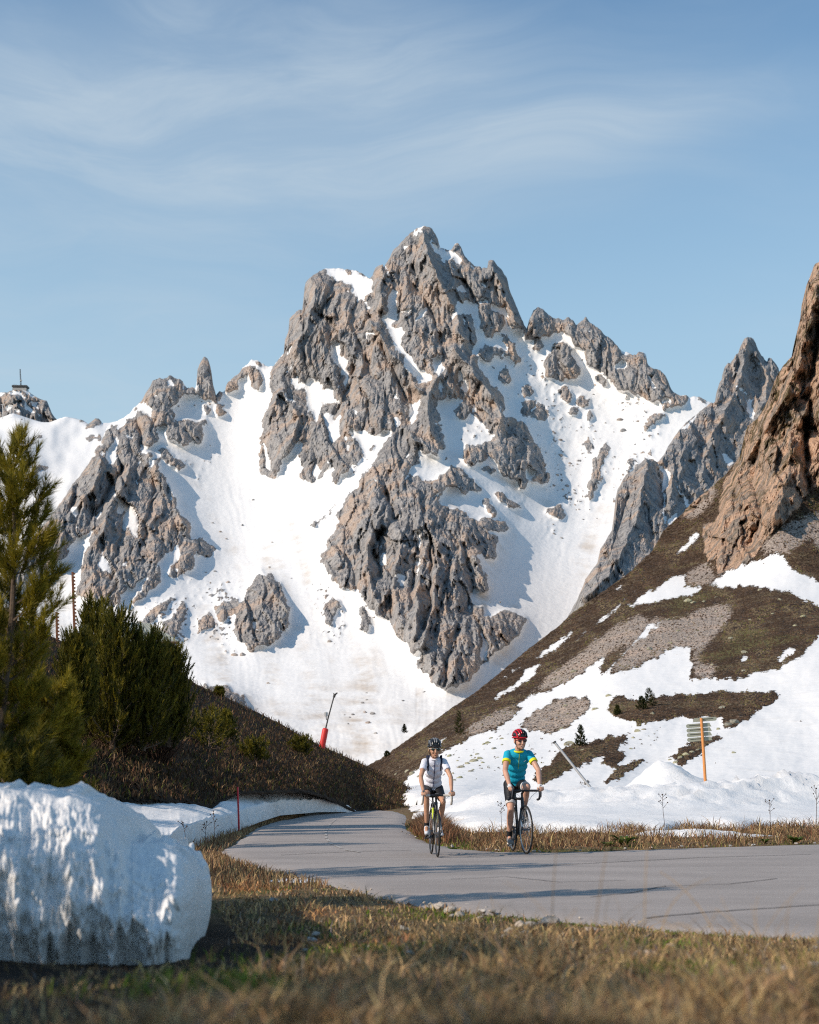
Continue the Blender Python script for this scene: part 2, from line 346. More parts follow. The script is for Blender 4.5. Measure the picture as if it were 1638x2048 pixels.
ROCKS = [UP,
 R3((1115, 140), (1150, 120), (1200, 100), (1270, 80), (1330, 50), (1345, -40), (1430, -30), (1480, 40), (1530, 130), (1550, 200), (1575, 290), (1510, 300), (1520, 250), (1450, 230), (1465, 330), (1440, 345), (1400, 300), (1340, 250), (1310, 220), (1270, 170), (1220, 190), (1150, 220)),
 R2((1330, 1200), (1350, 1130), (1430, 1140), (1480, 1180), (1525, 1290), (1440, 1290)),
 R2((1210, 765), (1260, 700), (1300, 730), (1375, 770), (1340, 790), (1290, 760), (1270, 800), (1220, 790)), R2((1340, 655), (1380, 700), (1420, 740), (1430, 780), (1400, 830), (1380, 740), (1340, 710)),
 R2((1310, 870), (1350, 840), (1380, 880), (1360, 925), (1330, 890)), R2((1440, 930), (1480, 920), (1500, 980), (1450, 990)), R2((1435, 1040), (1480, 1010), (1540, 1025), (1580, 1060), (1560, 1100), (1520, 1110), (1480, 1080)),
 R3((1230, 230), (1265, 215), (1300, 240), (1270, 265)), R3((1290, 360), (1330, 345), (1370, 385), (1440, 430), (1400, 440), (1340, 395)), R3((1560, 445), (1600, 425), (1638, 440), (1638, 500), (1600, 470)),
 R5((0, 480), (0, 430), (35, 330), (72, 290), (130, 335), (150, 360), (210, 365), (232, 343), (290, 400), (250, 470), (210, 430), (160, 460), (140, 480), (95, 480), (80, 500), (50, 490)), R5((35, 530), (75, 495), (110, 520), (60, 545)),
 R5((100, 620), (150, 530), (200, 460), (235, 500), (260, 580), (290, 640), (290, 700), (210, 720), (170, 680), (130, 705), (100, 670)),
 R5((262, 460), (285, 395), (332, 345), (400, 405), (480, 470), (545, 560), (520, 600), (500, 660), (440, 690), (400, 640), (345, 640), (320, 560), (270, 500)),
 R5((530, 560), (605, 560), (640, 535), (680, 615), (745, 640), (805, 740), (820, 785), (780, 810), (720, 840), (680, 835), (640, 790), (590, 790), (570, 760), (530, 780), (490, 720), (460, 700), (500, 660), (545, 620)),
 R5((810, 785), (890, 785), (880, 830), (840, 850), (810, 820)), R5((745, 850), (780, 830), (820, 850), (770, 865)), R5((910, 790), (1000, 800), (990, 835), (950, 812)),
 R5((190, 770), (215, 750), (260, 790), (240, 830), (200, 810)), R5((285, 830), (320, 785), (355, 830), (345, 860), (300, 850)), R5((375, 690), (410, 680), (445, 720), (420, 735)),
 R5((-20, 830), (50, 825), (130, 880), (120, 905), (60, 930), (-20, 890)), R5((235, 880), (270, 860), (300, 880), (270, 905)), R5((330, 890), (345, 885), (368, 920), (340, 925)),
 R5((655, 960), (680, 910), (750, 890), (770, 910), (700, 940), (660, 990)), R5((330, 1040), (350, 1025), (385, 1080), (345, 1085)),
 R5((420, 1080), (465, 1070), (450, 1120), (410, 1200), (400, 1290), (360, 1390), (340, 1380), (350, 1270), (370, 1200), (355, 1140), (400, 1120)), R5((570, 1180), (605, 1110), (590, 1160), (560, 1230), (520, 1290)),
 R5((645, 1130), (680, 1100), (692, 1125)), R5((110, 1420), (180, 1395), (240, 1440), (200, 1470), (160, 1440)), R5((40, 1250), (90, 1200), (125, 1230), (120, 1265), (60, 1270)),
 R4((770, 400), (815, 355), (838, 310), (880, 225), (930, 205), (1000, 190), (1065, 220), (1105, 275), (1080, 330), (1050, 400), (1000, 470), (975, 500), (920, 510), (900, 480), (880, 440), (850, 430), (800, 410)),
 R4((790, 400), (850, 440), (880, 450), (910, 510), (930, 570), (880, 620), (830, 640), (800, 700), (760, 760), (700, 740), (680, 690), (700, 560), (740, 470), (780, 460)),
 R4((1140, 180), (1195, 70), (1245, 150), (1268, 300), (1220, 350), (1195, 362), (1158, 335), (1150, 270)),
 R4((950, 575), (990, 490), (1050, 470), (1100, 480), (1160, 450), (1205, 520), (1190, 600), (1130, 580), (1090, 610), (1040, 600), (990, 570)),
 R4((1315, 315), (1315, 255), (1390, 185), (1430, 140), (1450, 160), (1400, 240), (1400, 280), (1340, 315)), R4((1445, 180), (1490, 160), (1530, 180), (1540, 250), (1510, 285), (1470, 260)), R4((1495, 130), (1525, 120), (1515, 150)),
 R4((1240, 350), (1285, 285), (1305, 325), (1265, 355)), R4((1255, 420), (1270, 370), (1330, 410), (1310, 440), (1270, 440)), R4((1190, 400), (1215, 385), (1230, 415), (1205, 425)), R4((1190, 470), (1205, 460), (1220, 485), (1200, 495)),
 R4((1095, 290), (1140, 280), (1150, 320), (1115, 330)), R4((930, 650), (960, 635), (1000, 680), (970, 725), (945, 700)), R4((985, 720), (1040, 695), (1095, 720), (1040, 775), (1010, 755)),
 R4((-100, 1320), (120, 1150), (290, 1000), (360, 920), (410, 840), (475, 770), (530, 690), (600, 690), (640, 660), (690, 740), (760, 760), (720, 830), (660, 900), (600, 990), (560, 1040), (530, 1120), (470, 1150), (400, 1220), (330, 1300), (300, 1320), (150, 1430), (-100, 1600)),
 R4((560, 1080), (600, 990), (680, 890), (760, 770), (830, 670), (860, 640), (920, 690), (950, 740), (930, 760), (990, 850), (1010, 920), (1030, 990), (1080, 1040), (1120, 1090), (1070, 1170), (1000, 1230), (960, 1300), (880, 1340), (850, 1390), (740, 1460), (700, 1530), (650, 1560), (560, 1510), (450, 1500), (470, 1380), (490, 1230), (530, 1180)),
 R4((1060, 1180), (1125, 1090), (1110, 1180), (1150, 1290), (1100, 1340), (990, 1400), (980, 1380), (1040, 1290)), R4((1115, 1180), (1180, 1165), (1265, 1210), (1240, 1250), (1190, 1270), (1150, 1230)),
 R4((780, 1530), (850, 1440), (880, 1350), (935, 1330), (920, 1420), (830, 1500), (770, 1550)), R4((545, 665), (580, 600), (640, 510), (690, 465), (670, 560), (630, 620), (580, 680)),
 R4((800, 1660), (900, 1580), (1000, 1510), (1035, 1500), (960, 1570), (880, 1650)), R4((930, 1700), (1020, 1600), (1080, 1530), (1100, 1560), (1050, 1680), (1000, 1760), (960, 1750)),
 R4((355, 1250), (400, 1215), (420, 1240), (370, 1280)), R4((1150, 1630), (1230, 1590), (1310, 1540), (1390, 1510), (1380, 1580), (1310, 1640), (1220, 1690), (1150, 1720)),
 [(474, 1213), (506, 1165), (553, 1127), (538, 1149), (557, 1157), (568, 1183), (576, 1213), (583, 1247), (560, 1274), (534, 1293), (508, 1297), (480, 1287), (468, 1260), (470, 1235)],
 [(404, 1372), (444, 1369), (465, 1376), (482, 1390), (497, 1418), (470, 1440), (400, 1440)],
 R3((395, 1040), (400, 960), (440, 910), (470, 960), (430, 1050)), R3((580, 1090), (590, 970), (605, 960), (630, 1030), (610, 1090)), R3((615, 130), (650, 95), (665, 110), (630, 140)), R3((320, 530), (380, 480), (400, 475), (350, 525)),
]
SNOWS = [
 R2((390, 325), (405, 285), (470, 285), (500, 330), (560, 345), (590, 340), (632, 365), (645, 375), (635, 430), (600, 430), (620, 480), (665, 545), (650, 545), (610, 500), (570, 450), (545, 470), (535, 440), (540, 410), (560, 395), (520, 390), (480, 380), (440, 370), (415, 340)),
 R2((705, 300), (725, 310), (735, 345), (715, 340)), R2((745, 420), (775, 425), (775, 470), (765, 520), (780, 540), (775, 580), (745, 600), (770, 625), (835, 630), (830, 650), (800, 660), (800, 700), (800, 730), (830, 780), (880, 790), (890, 840), (930, 850), (960, 850), (950, 880), (905, 940), (880, 900), (830, 830), (805, 780), (765, 740), (755, 690), (725, 640), (715, 600), (690, 570), (725, 550), (730, 510), (725, 470)),
 R2((425, 690), (470, 700), (480, 760), (520, 795), (490, 850), (475, 800), (430, 790)),
 R2((325, 770), (312, 890), (375, 905), (380, 960), (415, 970), (360, 1090), (355, 1155), (345, 1110), (280, 1060), (310, 1040), (305, 960), (230, 940), (190, 880), (185, 850), (215, 870), (250, 920), (298, 935), (308, 870)),
 R2((175, 970), (190, 965), (260, 1030), (285, 1062), (220, 1020)), R2((180, 760), (240, 715), (285, 703), (250, 722), (200, 762)), R2((190, 790), (210, 795), (240, 845), (225, 850)),
 R2((862, 597), (905, 525), (942, 518), (925, 548), (885, 587)), R2((862, 150), (890, 100), (930, 70), (935, 90), (915, 100), (890, 125)), R2((800, 205), (840, 175), (820, 200)), R2((915, 135), (940, 145), (935, 155)),
 R2((955, 175), (1010, 205), (1050, 215), (1090, 225), (1120, 270), (1115, 300), (1065, 250), (1035, 250), (1015, 282), (1000, 250)), R2((1150, 285), (1190, 315), (1170, 318)), R2((1045, 278), (1110, 305), (1060, 300)), R2((1090, 420), (1125, 380), (1130, 420), (1105, 435)), R2((1040, 320), (1060, 330), (1050, 340)),
 R2((1118, 475), (1190, 490), (1245, 462), (1260, 480), (1200, 510), (1195, 560), (1225, 610), (1228, 660), (1230, 690), (1190, 765), (1165, 752), (1210, 690), (1190, 620), (1160, 560), (1128, 540)), R2((1275, 495), (1370, 540), (1350, 560), (1290, 530)), R2((1335, 600), (1370, 610), (1390, 640), (1350, 640)), R2((1240, 610), (1290, 605), (1270, 625)), R2((1305, 650), (1335, 655), (1330, 700), (1300, 690)),
 R2((832, 1012), (900, 1003), (885, 1070), (868, 1135), (832, 1095), (850, 1050)), R2((752, 958), (802, 985), (770, 992)), R2((850, 900), (905, 930), (880, 925)), R2((495, 1122), (560, 1160), (625, 1180), (645, 1200), (700, 1180), (755, 1168), (722, 1220), (660, 1275), (600, 1275), (580, 1230)),
 R2((1028, 950), (1060, 1000), (1105, 1010), (1080, 1052), (1040, 1050)), R2((978, 745), (1020, 770), (1010, 810), (1032, 830), (1010, 862), (1000, 900), (1022, 940), (1000, 962), (990, 870), (975, 830)), R2((1070, 970), (1130, 1010), (1100, 1015)), R2((1115, 930), (1140, 895), (1160, 950), (1130, 970)),
 R2((435, 985), (470, 1000), (490, 1030), (450, 1020)), R2((530, 1035), (575, 1055), (570, 1085)), R2((450, 940), (480, 895), (475, 930)), R2((595, 588), (630, 600), (618, 606)), R2((315, 640), (330, 650), (322, 662)), R2((920, 625), (940, 630), (930, 640)),
 R3((805, 262), (870, 210), (905, 160), (960, 142), (1030, 190), (1085, 230), (1030, 250), (975, 302), (900, 275)), R3((1000, 390), (1050, 310), (1100, 350), (1150, 380), (1170, 340), (1240, 380), (1230, 440), (1285, 490), (1210, 480), (1180, 512), (1120, 460), (1060, 440), (1010, 420)),
 R3((872, 562), (898, 556), (908, 620), (895, 665), (883, 600)), R3((948, 386), (1012, 350), (990, 382)), R3((884, 700), (905, 700), (890, 795), (872, 800)), R3((655, 285), (668, 280), (662, 315)), R3((400, 170), (425, 190), (432, 245), (410, 200)), R3((360, 105), (395, 135), (390, 150)),
 R3((810, 170), (850, 155), (830, 178)), R3((1270, 485), (1310, 480), (1330, 510), (1290, 505)),
 R5((500, 640), (520, 595), (557, 615), (550, 660), (510, 655)), R5((668, 690), (702, 678), (692, 720), (722, 752), (700, 765), (680, 730)), R5((515, 530), (550, 555), (520, 560)), R5((190, 480), (215, 460), (240, 500), (205, 500)),
 R4((795, 400), (830, 365), (850, 385), (900, 390), (880, 440), (840, 425)), R4((985, 240), (1015, 225), (1025, 270), (990, 280)), R4((880, 320), (915, 318), (905, 335)), R4((1060, 275), (1085, 270), (1080, 300)), R4((1000, 390), (1070, 330), (1075, 350), (1020, 410)), R4((735, 555), (785, 565), (780, 580), (745, 575)),
 R4((1050, 460), (1110, 425), (1160, 440), (1140, 475), (1090, 485)), R4((910, 515), (975, 495), (960, 560), (930, 570)), R4((820, 600), (845, 610), (840, 645), (822, 640)), R4((865, 700), (900, 680), (905, 745), (875, 745)), R4((620, 690), (650, 660), (690, 735), (640, 720)), R4((550, 1015), (600, 985), (575, 1030), (560, 1060)),
 R4((437, 1160), (470, 1135), (455, 1165)), R4((815, 1060), (825, 1065), (822, 1110)), R4((720, 1430), (750, 1400), (740, 1450)), R4((950, 1270), (1000, 1230), (1000, 1260), (960, 1320)), R4((1180, 205), (1205, 215), (1195, 225)),
 R3((0, 1075), (40, 1070), (30, 1085)),
]
# where loose stones are strewn over the snow (polygon, share of ground covered)
DEBRIS = [(R5((0, 560), (200, 720), (420, 720), (800, 850), (780, 1000), (600, 1300), (380, 1480), (120, 1300), (0, 900)), 0.085),
 (R2((1210, 690), (1638, 600), (1638, 1268), (1480, 1268), (1250, 860)), 0.07), (R4((800, 1620), (1030, 1480), (1180, 1560), (1430, 1480), (1400, 1700), (1000, 1814), (850, 1720)), 0.30),
 (R4((450, 480), (700, 480), (560, 680), (480, 640)), 0.12), (R3((310, 540), (640, 150), (720, 100), (600, 290), (480, 420), (400, 560)), 0.10), (R4((1080, 300), (1340, 330), (1330, 460), (1180, 480)), 0.12),
 (R4((1150, 690), (1260, 670), (1240, 760), (1160, 770)), 0.10), (R3((360, 900), (500, 880), (480, 1100), (380, 1130)), 0.22), (R3((560, 950), (650, 950), (650, 1120), (570, 1120)), 0.18), (R5((60, 1180), (420, 1180), (340, 1560), (100, 1600)), 0.06),
 (R2((1030, 940), (1250, 1060), (1350, 1268), (1060, 1268)), 0.06), (R5((560, 900), (800, 860), (620, 1250), (440, 1480), (470, 1250)), 0.08), ([(400, 1180), (500, 1160), (480, 1290), (380, 1300)], 0.22)]
GULLIES = [(R3((720, 360), (745, 430), (770, 500)), 8, 26), (R3((690, 560), (660, 660), (680, 790)), 12, 30), (R3((880, 620), (880, 720), (860, 850)), 8, 30), (R3((950, 600), (945, 760), (950, 930), (920, 1090)), 8, 34), (R3((745, 820), (752, 940), (748, 1020)), 6, 20),
 (R3((1050, 660), (1040, 820), (1000, 1000), (960, 1150)), 6, 16), (R3((1130, 640), (1180, 800), (1160, 960)), 9, 22), (R3((600, 560), (560, 700), (560, 860)), 8, 18), (R3((1100, 1100), (1040, 1250), (1030, 1380)), 6, 16), (R3((820, 600), (770, 640), (740, 700)), 5, 10),
 (R2((430, 390), (390, 480), (380, 560)), 8, 26), (R2((640, 560), (560, 640), (600, 800), (680, 900)), 10, 26), (R2((860, 300), (900, 420), (960, 560), (1010, 700)), 9, 26), (R2((700, 700), (760, 860), (830, 1000)), 10, 30), (R2((880, 880), (850, 1060), (800, 1200)), 10, 30), (R2((560, 820), (520, 960), (440, 1100)), 10, 28), (R2((780, 330), (800, 440), (780, 580)), 7, 20),
 (R2((1110, 330), (1160, 420), (1190, 470)), 9, 30), (R4((700, 760), (640, 900), (560, 1020)), 12, 40), (R4((800, 480), (830, 600)), 8, 30), (R4((760, 850), (720, 1100), (650, 1400)), 7, 18), (R4((900, 800), (880, 1000), (820, 1250)), 7, 18), (R4((450, 850), (420, 1000), (330, 1200)), 8, 26)]
RIDGES = [(R2((915, 90), (930, 220), (1000, 380), (1080, 520), (1130, 680)), 12, 40), (R2((700, 290), (690, 420), (700, 540)), 8, 30), (R2((640, 590), (730, 720), (860, 880), (905, 960)), 11, 46), (R2((1000, 850), (960, 930), (930, 1060), (960, 1180)), 10, 40), (R2((1080, 740), (1180, 860), (1260, 960), (1330, 1100)), 12, 44), (R3((820, 30), (1000, 170)), 8, 26),
 (R2((290, 720), (310, 800)), 10, 26), (R2((330, 340), (350, 480), (300, 600), (240, 740)), 14, 30), (R3((800, 580), (770, 760), (740, 900)), 8, 22), (R3((900, 800), (880, 960), (870, 1120)), 7, 22), (R3((1000, 630), (970, 820), (960, 1000), (900, 1180)), 9, 26), (R3((1200, 700), (1230, 820)), 9, 24),
 (R3((700, 430), (640, 560), (620, 720), (650, 900)), 10, 22), (R3((60, 760), (130, 860), (190, 1000)), 8, 24), (R4((860, 640), (960, 800), (1050, 1030), (1080, 1080)), 9, 34), (R4((760, 770), (660, 980), (560, 1180)), 9, 30), (R4((600, 690), (540, 850), (400, 1050), (330, 1250)), 10, 30), (R2((1285, 265), (1330, 420), (1400, 600)), 10, 26), (R2((80, 1080), (170, 960), (260, 1100), (200, 1250)), 10, 26)]

def line_field(U, V, pts, w, h):
    """ridge of height h and half width w (pixels) along a polyline, wandering a little"""
    r = np.zeros(U.shape); P = np.array(pts)
    for (ax, ay), (bx, by) in zip(P[:-1], P[1:]):
        m = 5 * w
        sel = (U > min(ax, bx) - m) & (U < max(ax, bx) + m) & (V > min(ay, by) - m) & (V < max(ay, by) + m)
        if not sel.any(): continue
        u = U[sel]; v = V[sel]; dx, dy = bx - ax, by - ay
        t = np.clip(((u - ax) * dx + (v - ay) * dy) / (dx * dx + dy * dy), 0, 1)
        d = np.hypot(u - ax - t * dx, v - ay - t * dy)
        r[sel] = np.maximum(r[sel], h * np.exp(-d / w * 1.2))
    return r

def rock_relief(U, V, a=1.0, seed=10):
    """broken rock face, metres towards the viewer; U, V in photograph pixels"""
    wu = U + 10 * fbm(U / 60, V / 60, 3, seed + 40); wv = V + 10 * fbm(U / 60 + 9, V / 60, 3, seed + 41)
    sk = wu + 0.16 * wv                                     # strata lean a little
    r = 17 * ridged(sk / 64, wv / 150, 3, seed) + 4.5 * ridged(sk / 17, wv / 60, 3, seed + 5) + 2.0 * ridged(sk / 7, wv / 22, 2, seed + 9, 0.65)
    sk2 = wu * 0.97 - 0.30 * wv
    r = r + 22 * facets(sk2 / 42, wv / 120, seed + 3) + 12 * facets(sk / 18, wv / 62, seed + 4) + 6.5 * facets(sk2 / 9 + 3, wv / 30, seed + 6) + 3.6 * facets(sk / 4.8, wv / 12, seed + 8)
    r = r - 7 * np.exp(-np.abs(perlin(sk2 / 26, wv / 190, seed + 12)) / 0.022) - 5 * np.exp(-np.abs(perlin((wu + 0.5 * wv) / 24, (wv - 0.5 * wu) / 150, seed + 13)) / 0.022) - 3 * np.exp(-np.abs(perlin(sk / 11, wv / 90, seed + 14)) / 0.03)     # long cracks
    return a * r

def warp_px(U, V, a=1.0, seed=70):
    return (U + a * (6 * fbm(U / 30, V / 30, 4, seed, 0.62) + 2.6 * perlin(U / 5, V / 5, seed + 4)), V + a * (6 * fbm(U / 30 + 50, V / 30, 4, seed + 7, 0.62) + 5 * perlin(U / 7 + 50, V / 40, seed + 9) + 4 * perlin(U / 3.6, V / 14, seed + 11)))

st = 2.0; gu0, gv0 = -220, 430
gU, gV = np.meshgrid(np.arange(gu0, 1720, st), np.arange(gv0, 1580, st))
wU, wV = warp_px(gU, gV)
rock = np.zeros(gU.shape)
for p in ROCKS: rock[inpoly(wU, wV, p)] = 1
for p in SNOWS: rock[inpoly(wU, wV, p)] = 0
def area(p):
    P = np.array(p); x, y = P[:, 0], P[:, 1]; return abs(np.dot(x, np.roll(y, 1)) - np.dot(y, np.roll(x, 1))) / 2
rock = (blur(rock, 2) + 0.34 * fbm(gU / 13, gV / 17, 4, 83, 0.65) > 0.5).astype(float)
for p in ROCKS:                                            # small outlines keep their own shape
    if area(p) < 1100: rock[inpoly(wU, wV, p)] = 1
for p in SNOWS:
    if area(p) < 1100: rock[inpoly(wU, wV, p)] = 0
solid = rock.copy()
RR = rock_relief(gU, gV)
sp = fbm(gU / 8, gV / 5.5, 3, 90, 0.6) + 0.5 * fbm(gU / 60, gV / 60, 2, 95)
for p, d in DEBRIS:
    m = blur(inpoly(gU, gV, p).astype(float), 8)
    m = m / m.max(); q_ = np.quantile(sp[m > 0.5], 1 - d * 0.85); rock = np.where((m > 0.02) & (sp > q_ + 0.6 * (1 - m)), 1, rock)
# snow caught on ledges
lg = fbm((gU + gV) / 34, (gU - gV) / 8, 4, 99, 0.6)
rock = np.where((solid > 0) & (lg > 0.80), 0, rock)
RL = blur(RR, 1); pz = fbm(gU / 85, gV / 60, 3, 101); thr = np.percentile(RL[solid > 0], 3.5)
rock = np.where((solid > 0) & (RL < thr * (1.5 - 0.9 * np.clip(pz + 0.25, 0, 1))) & (pz > -0.25), 0, rock)
stk = ridged((gU + 0.35 * gV) / 26 + 0.6 * fbm(gU / 40, gV / 40, 2, 104), gV / 120, 2, 105); rock = np.where((solid > 0) & (stk > 0.95) & (fbm(gU / 30, gV / 22, 3, 106) > 0.10), 0, rock)
b1 = blur(solid, 14); b2 = blur(rock, 5); b3 = blur(rock, 1.2)
struct_f = np.zeros(gU.shape)
lU = gU + 7 * fbm(gU / 40, gV / 40, 2, 61); lV = gV + 7 * fbm(gU / 40 + 7, gV / 40, 2, 62)
for p, w, h in RIDGES: struct_f = np.maximum(struct_f, line_field(lU, lV, p, w, h))
for p, w, h in GULLIES: struct_f = struct_f - line_field(lU, lV, p, w, h)
flow = gU + 0.25 * (gV - 900) * np.sign(gU - 830)
snowr = 7 * fbm(gU / 190, gV / 190, 3, 120) + 1.3 * ridged(flow / 19 + 0.8 * fbm(gU / 90, gV / 90, 2, 127), gV / 170, 3, 123) * (0.5 + 0.8 * np.clip(fbm(gU / 110, gV / 140, 2, 128) + 0.4, 0, 1)) + 0.30 * fbm(gU / 6, gV / 6, 2, 125)
relief = 34 * b1 + 15 * b2 + 4 * b3 + 1.3 * struct_f * (0.35 + 0.65 * b2) + RR * np.clip(b3 * 1.25, 0, 1) * (0.45 + 0.55 * b1) + snowr * (1 - b3)
spine = 120 * np.exp(-((gU - 845 - 0.02 * (gV - 900)) / 190) ** 2) * np.clip((1420 - gV) / 500, 0, 1)
relief = relief + spine - 70 * np.exp(-((gU - 1150) / 130) ** 2 - ((gV - 1050) / 330) ** 2) - 60 * np.exp(-((gU - 470) / 110) ** 2 - ((gV - 950) / 250) ** 2)

def relief_mesh(name, skyl, bot, u0, u1, du, rows, depth, mat, sky_jag=1.2, attrs=None, top_round=22.0, back=((14, -5), (60, -70), (320, -420)), flat=None):
    u = np.arange(u0, u1 + du, du); S = np.array(skyl)
    sk = np.interp(u, S[:, 0], S[:, 1]) + sky_jag * (1.6 * fbm(u / 9, u * 0, 3, 31, 0.7))
    bo = bot(u) if callable(bot) else np.full(u.shape, float(bot))
    w = max(3, int(46 / du)); mx = np.max(np.lib.stride_tricks.sliding_window_view(np.pad(sk, w, mode='edge'), 2 * w + 1), 1)     # smooth line under the skyline: only rows above it follow every notch
    lo = np.convolve(np.pad(mx, w, mode='edge'), np.ones(2 * w + 1) / (2 * w + 1), 'valid') + 6
    lo = np.minimum(np.maximum(lo, sk + 4), bo - 1)
    span = np.mean(bo - lo); top = np.mean(lo - sk); r2 = max(8, int(rows * min(0.3, 1.6 * top / (span + top)))); r1 = rows - r2
    t1 = np.linspace(0, 1, r1)[:, None]; t2 = np.linspace(0, 1, r2 + 1)[1:, None]
    V = np.concatenate([bo + (lo - bo) * t1, lo + (sk - lo) * t2]); U = np.repeat(u[None], rows, 0)
    Y = depth(U, V) + top_round * np.exp(-np.maximum(V - sk, 0) / 5.0)
    X, Yw, Z = at(U, V, Y)
    XS, YS, ZS = [X], [Yw], [Z]
    for dy, dz in back:
        XS.append(X[-1:]); YS.append(Yw[-1:] + dy); ZS.append(Z[-1:] + dz)
    X = np.concatenate(XS); Yw = np.concatenate(YS); Z = np.concatenate(ZS)
    A = {}
    for k, f in (attrs or {}).items():
        a = f(U, V); A[k] = np.concatenate([a] + [a[-1:]] * len(back)).ravel()
    o = mesh_np(name, np.stack([X, Yw, Z], -1).reshape(-1, 3), grid_faces(X.shape[0], X.shape[1]), mat, True, A)
    if flat is not None:                                     # broken rock keeps hard facets
        f = A[flat].reshape(X.shape)[:-1, :-1] > 0.5; o.data.polygons.foreach_set('use_smooth', ~f.ravel())
    return o

def mountain_material(name, s, tan_lo=0.47, tan_hi=0.63, tanmax=0.72, grey=(0.355, 0.338, 0.325)):
    m, nt, b = newmat(name, 0.9, 0.15)
    p = wpos(nt); ra = attr(nt, 'rock')
    ed = noise(nt, p, 0.10 / s, 4, 0.7)
    fac = mapr(nt, math_(nt, 'ADD', ra, mapr(nt, ed, 0.2, 0.8, -0.42, 0.42, 'LINEAR')), 0.44, 0.56)
    rc, rh = rock_colour(nt, p, s, grey, tan_lo=tan_lo, tan_hi=tan_hi, tanmax=tanmax)
    dirt = math_(nt, 'MULTIPLY', attr(nt, 'dirt'), mapr(nt, noise(nt, mapping(nt, p, (1, 1, 0.3)), 0.03 / s, 4, 0.65), 0.40, 0.75))
    snow = mixc(nt, dirt, (0.80, 0.785, 0.765, 1), (0.54, 0.46, 0.38, 1))
    setin(nt, b, 'Base Color', mixc(nt, fac, snow, rc))
    sb = noise(nt, p, 0.12 / s, 2, 0.6)
    hh = mixc(nt, fac, math_(nt, 'MULTIPLY', sb, 0.25), rh)
    bump(nt, b, hh, 0.9, 3.2 * s)
    return m
mountain_material('mountain_rock_snow', 1.0)
bv = np.array([(430, 2200), (520, 2100), (800, 1800), (1000, 1520), (1250, 1150), (1450, 860), (1580, 740)], float)
def main_depth(U, V): return np.interp(V, bv[:, 0], bv[:, 1]) - bilin(relief, gu0, gv0, st, U, V)
dirtm = np.clip(fbm(flow / 60, gV / 260, 3, 140) * 1.4 + 0.12, 0, 1) * np.clip((gV - 800) / 400, 0, 1) + 0.5 * np.clip((gV - 1380) / 80, 0, 1)
mountain = relief_mesh('mountain', SKY_MAIN, 1575, -150, 1690, 2.3, 460, main_depth, M['mountain_rock_snow'],
    attrs={'rock': lambda U, V: bilin(np.clip(blur(rock, 1) * 0.45 + rock * 0.65, 0, 1), gu0, gv0, st, U, V), 'dirt': lambda U, V: bilin(dirtm, gu0, gv0, st, U, V)}, flat='rock')
tag(mountain, 'jagged grey limestone massif with snow couloirs and snowfields', kind='structure')

# ---- snowy shoulder and station peak at the far left
SH = R4((-700, 440), (-300, 470), (0, 455), (75, 428), (130, 445), (240, 480), (290, 482), (340, 462), (385, 448), (440, 458), (480, 468), (500, 478), (515, 492), (545, 470), (555, 458), (585, 460), (592, 485), (640, 485), (700, 470), (900, 520), (1200, 700))
sh_rocks = [R4((497, 515), (530, 480), (555, 445), (590, 445), (595, 485), (560, 505), (515, 520)), R4((455, 470), (480, 455), (505, 470), (480, 478)), R4((110, 700), (130, 690), (145, 700), (130, 720), (110, 725)), R4((195, 745), (240, 730), (285, 742), (260, 765), (215, 770)), R4((150, 780), (215, 765), (225, 810), (200, 825), (150, 820)),
 R4((500, 575), (540, 555), (565, 570), (520, 600)), R4((565, 560), (590, 540), (600, 580), (575, 590)), R4((215, 565), (245, 555), (255, 575), (225, 578)), R4((110, 450), (135, 460), (130, 478))]
sU, sV = np.meshgrid(np.arange(-260, 460, st), np.arange(790, 1300, st)); a_, b_ = warp_px(sU, sV, 0.6, 210)
srock = np.zeros(sU.shape)
for p in sh_rocks: srock[inpoly(a_, b_, p)] = 1
sb3 = blur(srock, 1.5)
srel = 30 * fbm(sU / 90, sV / 90, 3, 221) + 18 * blur(srock, 4) + sb3 * rock_relief(sU, sV, 0.7, 230) + 26 * np.exp(-((sU - 20 - (sV - 830) * 0.35) / 26) ** 2) - 30 * np.exp(-((sU - 150) / 40) ** 2 - ((sV - 900) / 60) ** 2)
def sh_depth(U, V): return np.interp(V, [800, 850, 950, 1100, 1300], [2600, 2450, 2050, 1800, 1500]) - bilin(srel, -260, 790, st, U, V)
shoulder = relief_mesh('snow_shoulder', SH, 1290, -240, 440, 3.5, 130, sh_depth, M['mountain_rock_snow'], 0.3, {'rock': lambda U, V: bilin(srock * 0.5 + blur(srock, 1) * 0.5, -260, 790, st, U, V), 'dirt': lambda U, V: U * 0}, 40.0)
tag(shoulder, 'smooth snow shoulder below the summit station', kind='structure')
PK = tr(0, 730, 6.825)
PKS = PK((-900, 420), (-300, 360), (0, 372), (60, 375), (110, 370), (170, 345), (215, 340), (370, 340), (400, 370), (480, 430), (560, 470), (600, 478), (640, 490), (665, 560), (690, 610), (705, 650), (750, 720), (900, 830), (1300, 1000))
pk_snow = [PK((110, 380), (170, 345), (230, 350), (300, 380), (365, 460), (340, 455), (270, 410), (240, 390), (190, 400)), PK((310, 345), (370, 340), (480, 440), (430, 440)), PK((340, 470), (370, 540), (430, 600), (470, 670), (420, 660), (350, 620), (330, 560)), PK((420, 490), (520, 520), (480, 560), (560, 620), (500, 610), (430, 550)), PK((180, 610), (230, 595), (290, 620), (250, 650)), PK((570, 640), (615, 650), (600, 690)), PK((70, 560), (160, 540), (190, 570), (100, 640)), PK((-40, 372), (70, 375), (20, 420), (-40, 430)), PK((490, 660), (540, 690), (530, 715))]
pU, pV = np.meshgrid(np.arange(-160, 200, 1.0), np.arange(765, 900, 1.0)); a_, b_ = warp_px(pU, pV, 0.35, 250)
prock = np.ones(pU.shape)
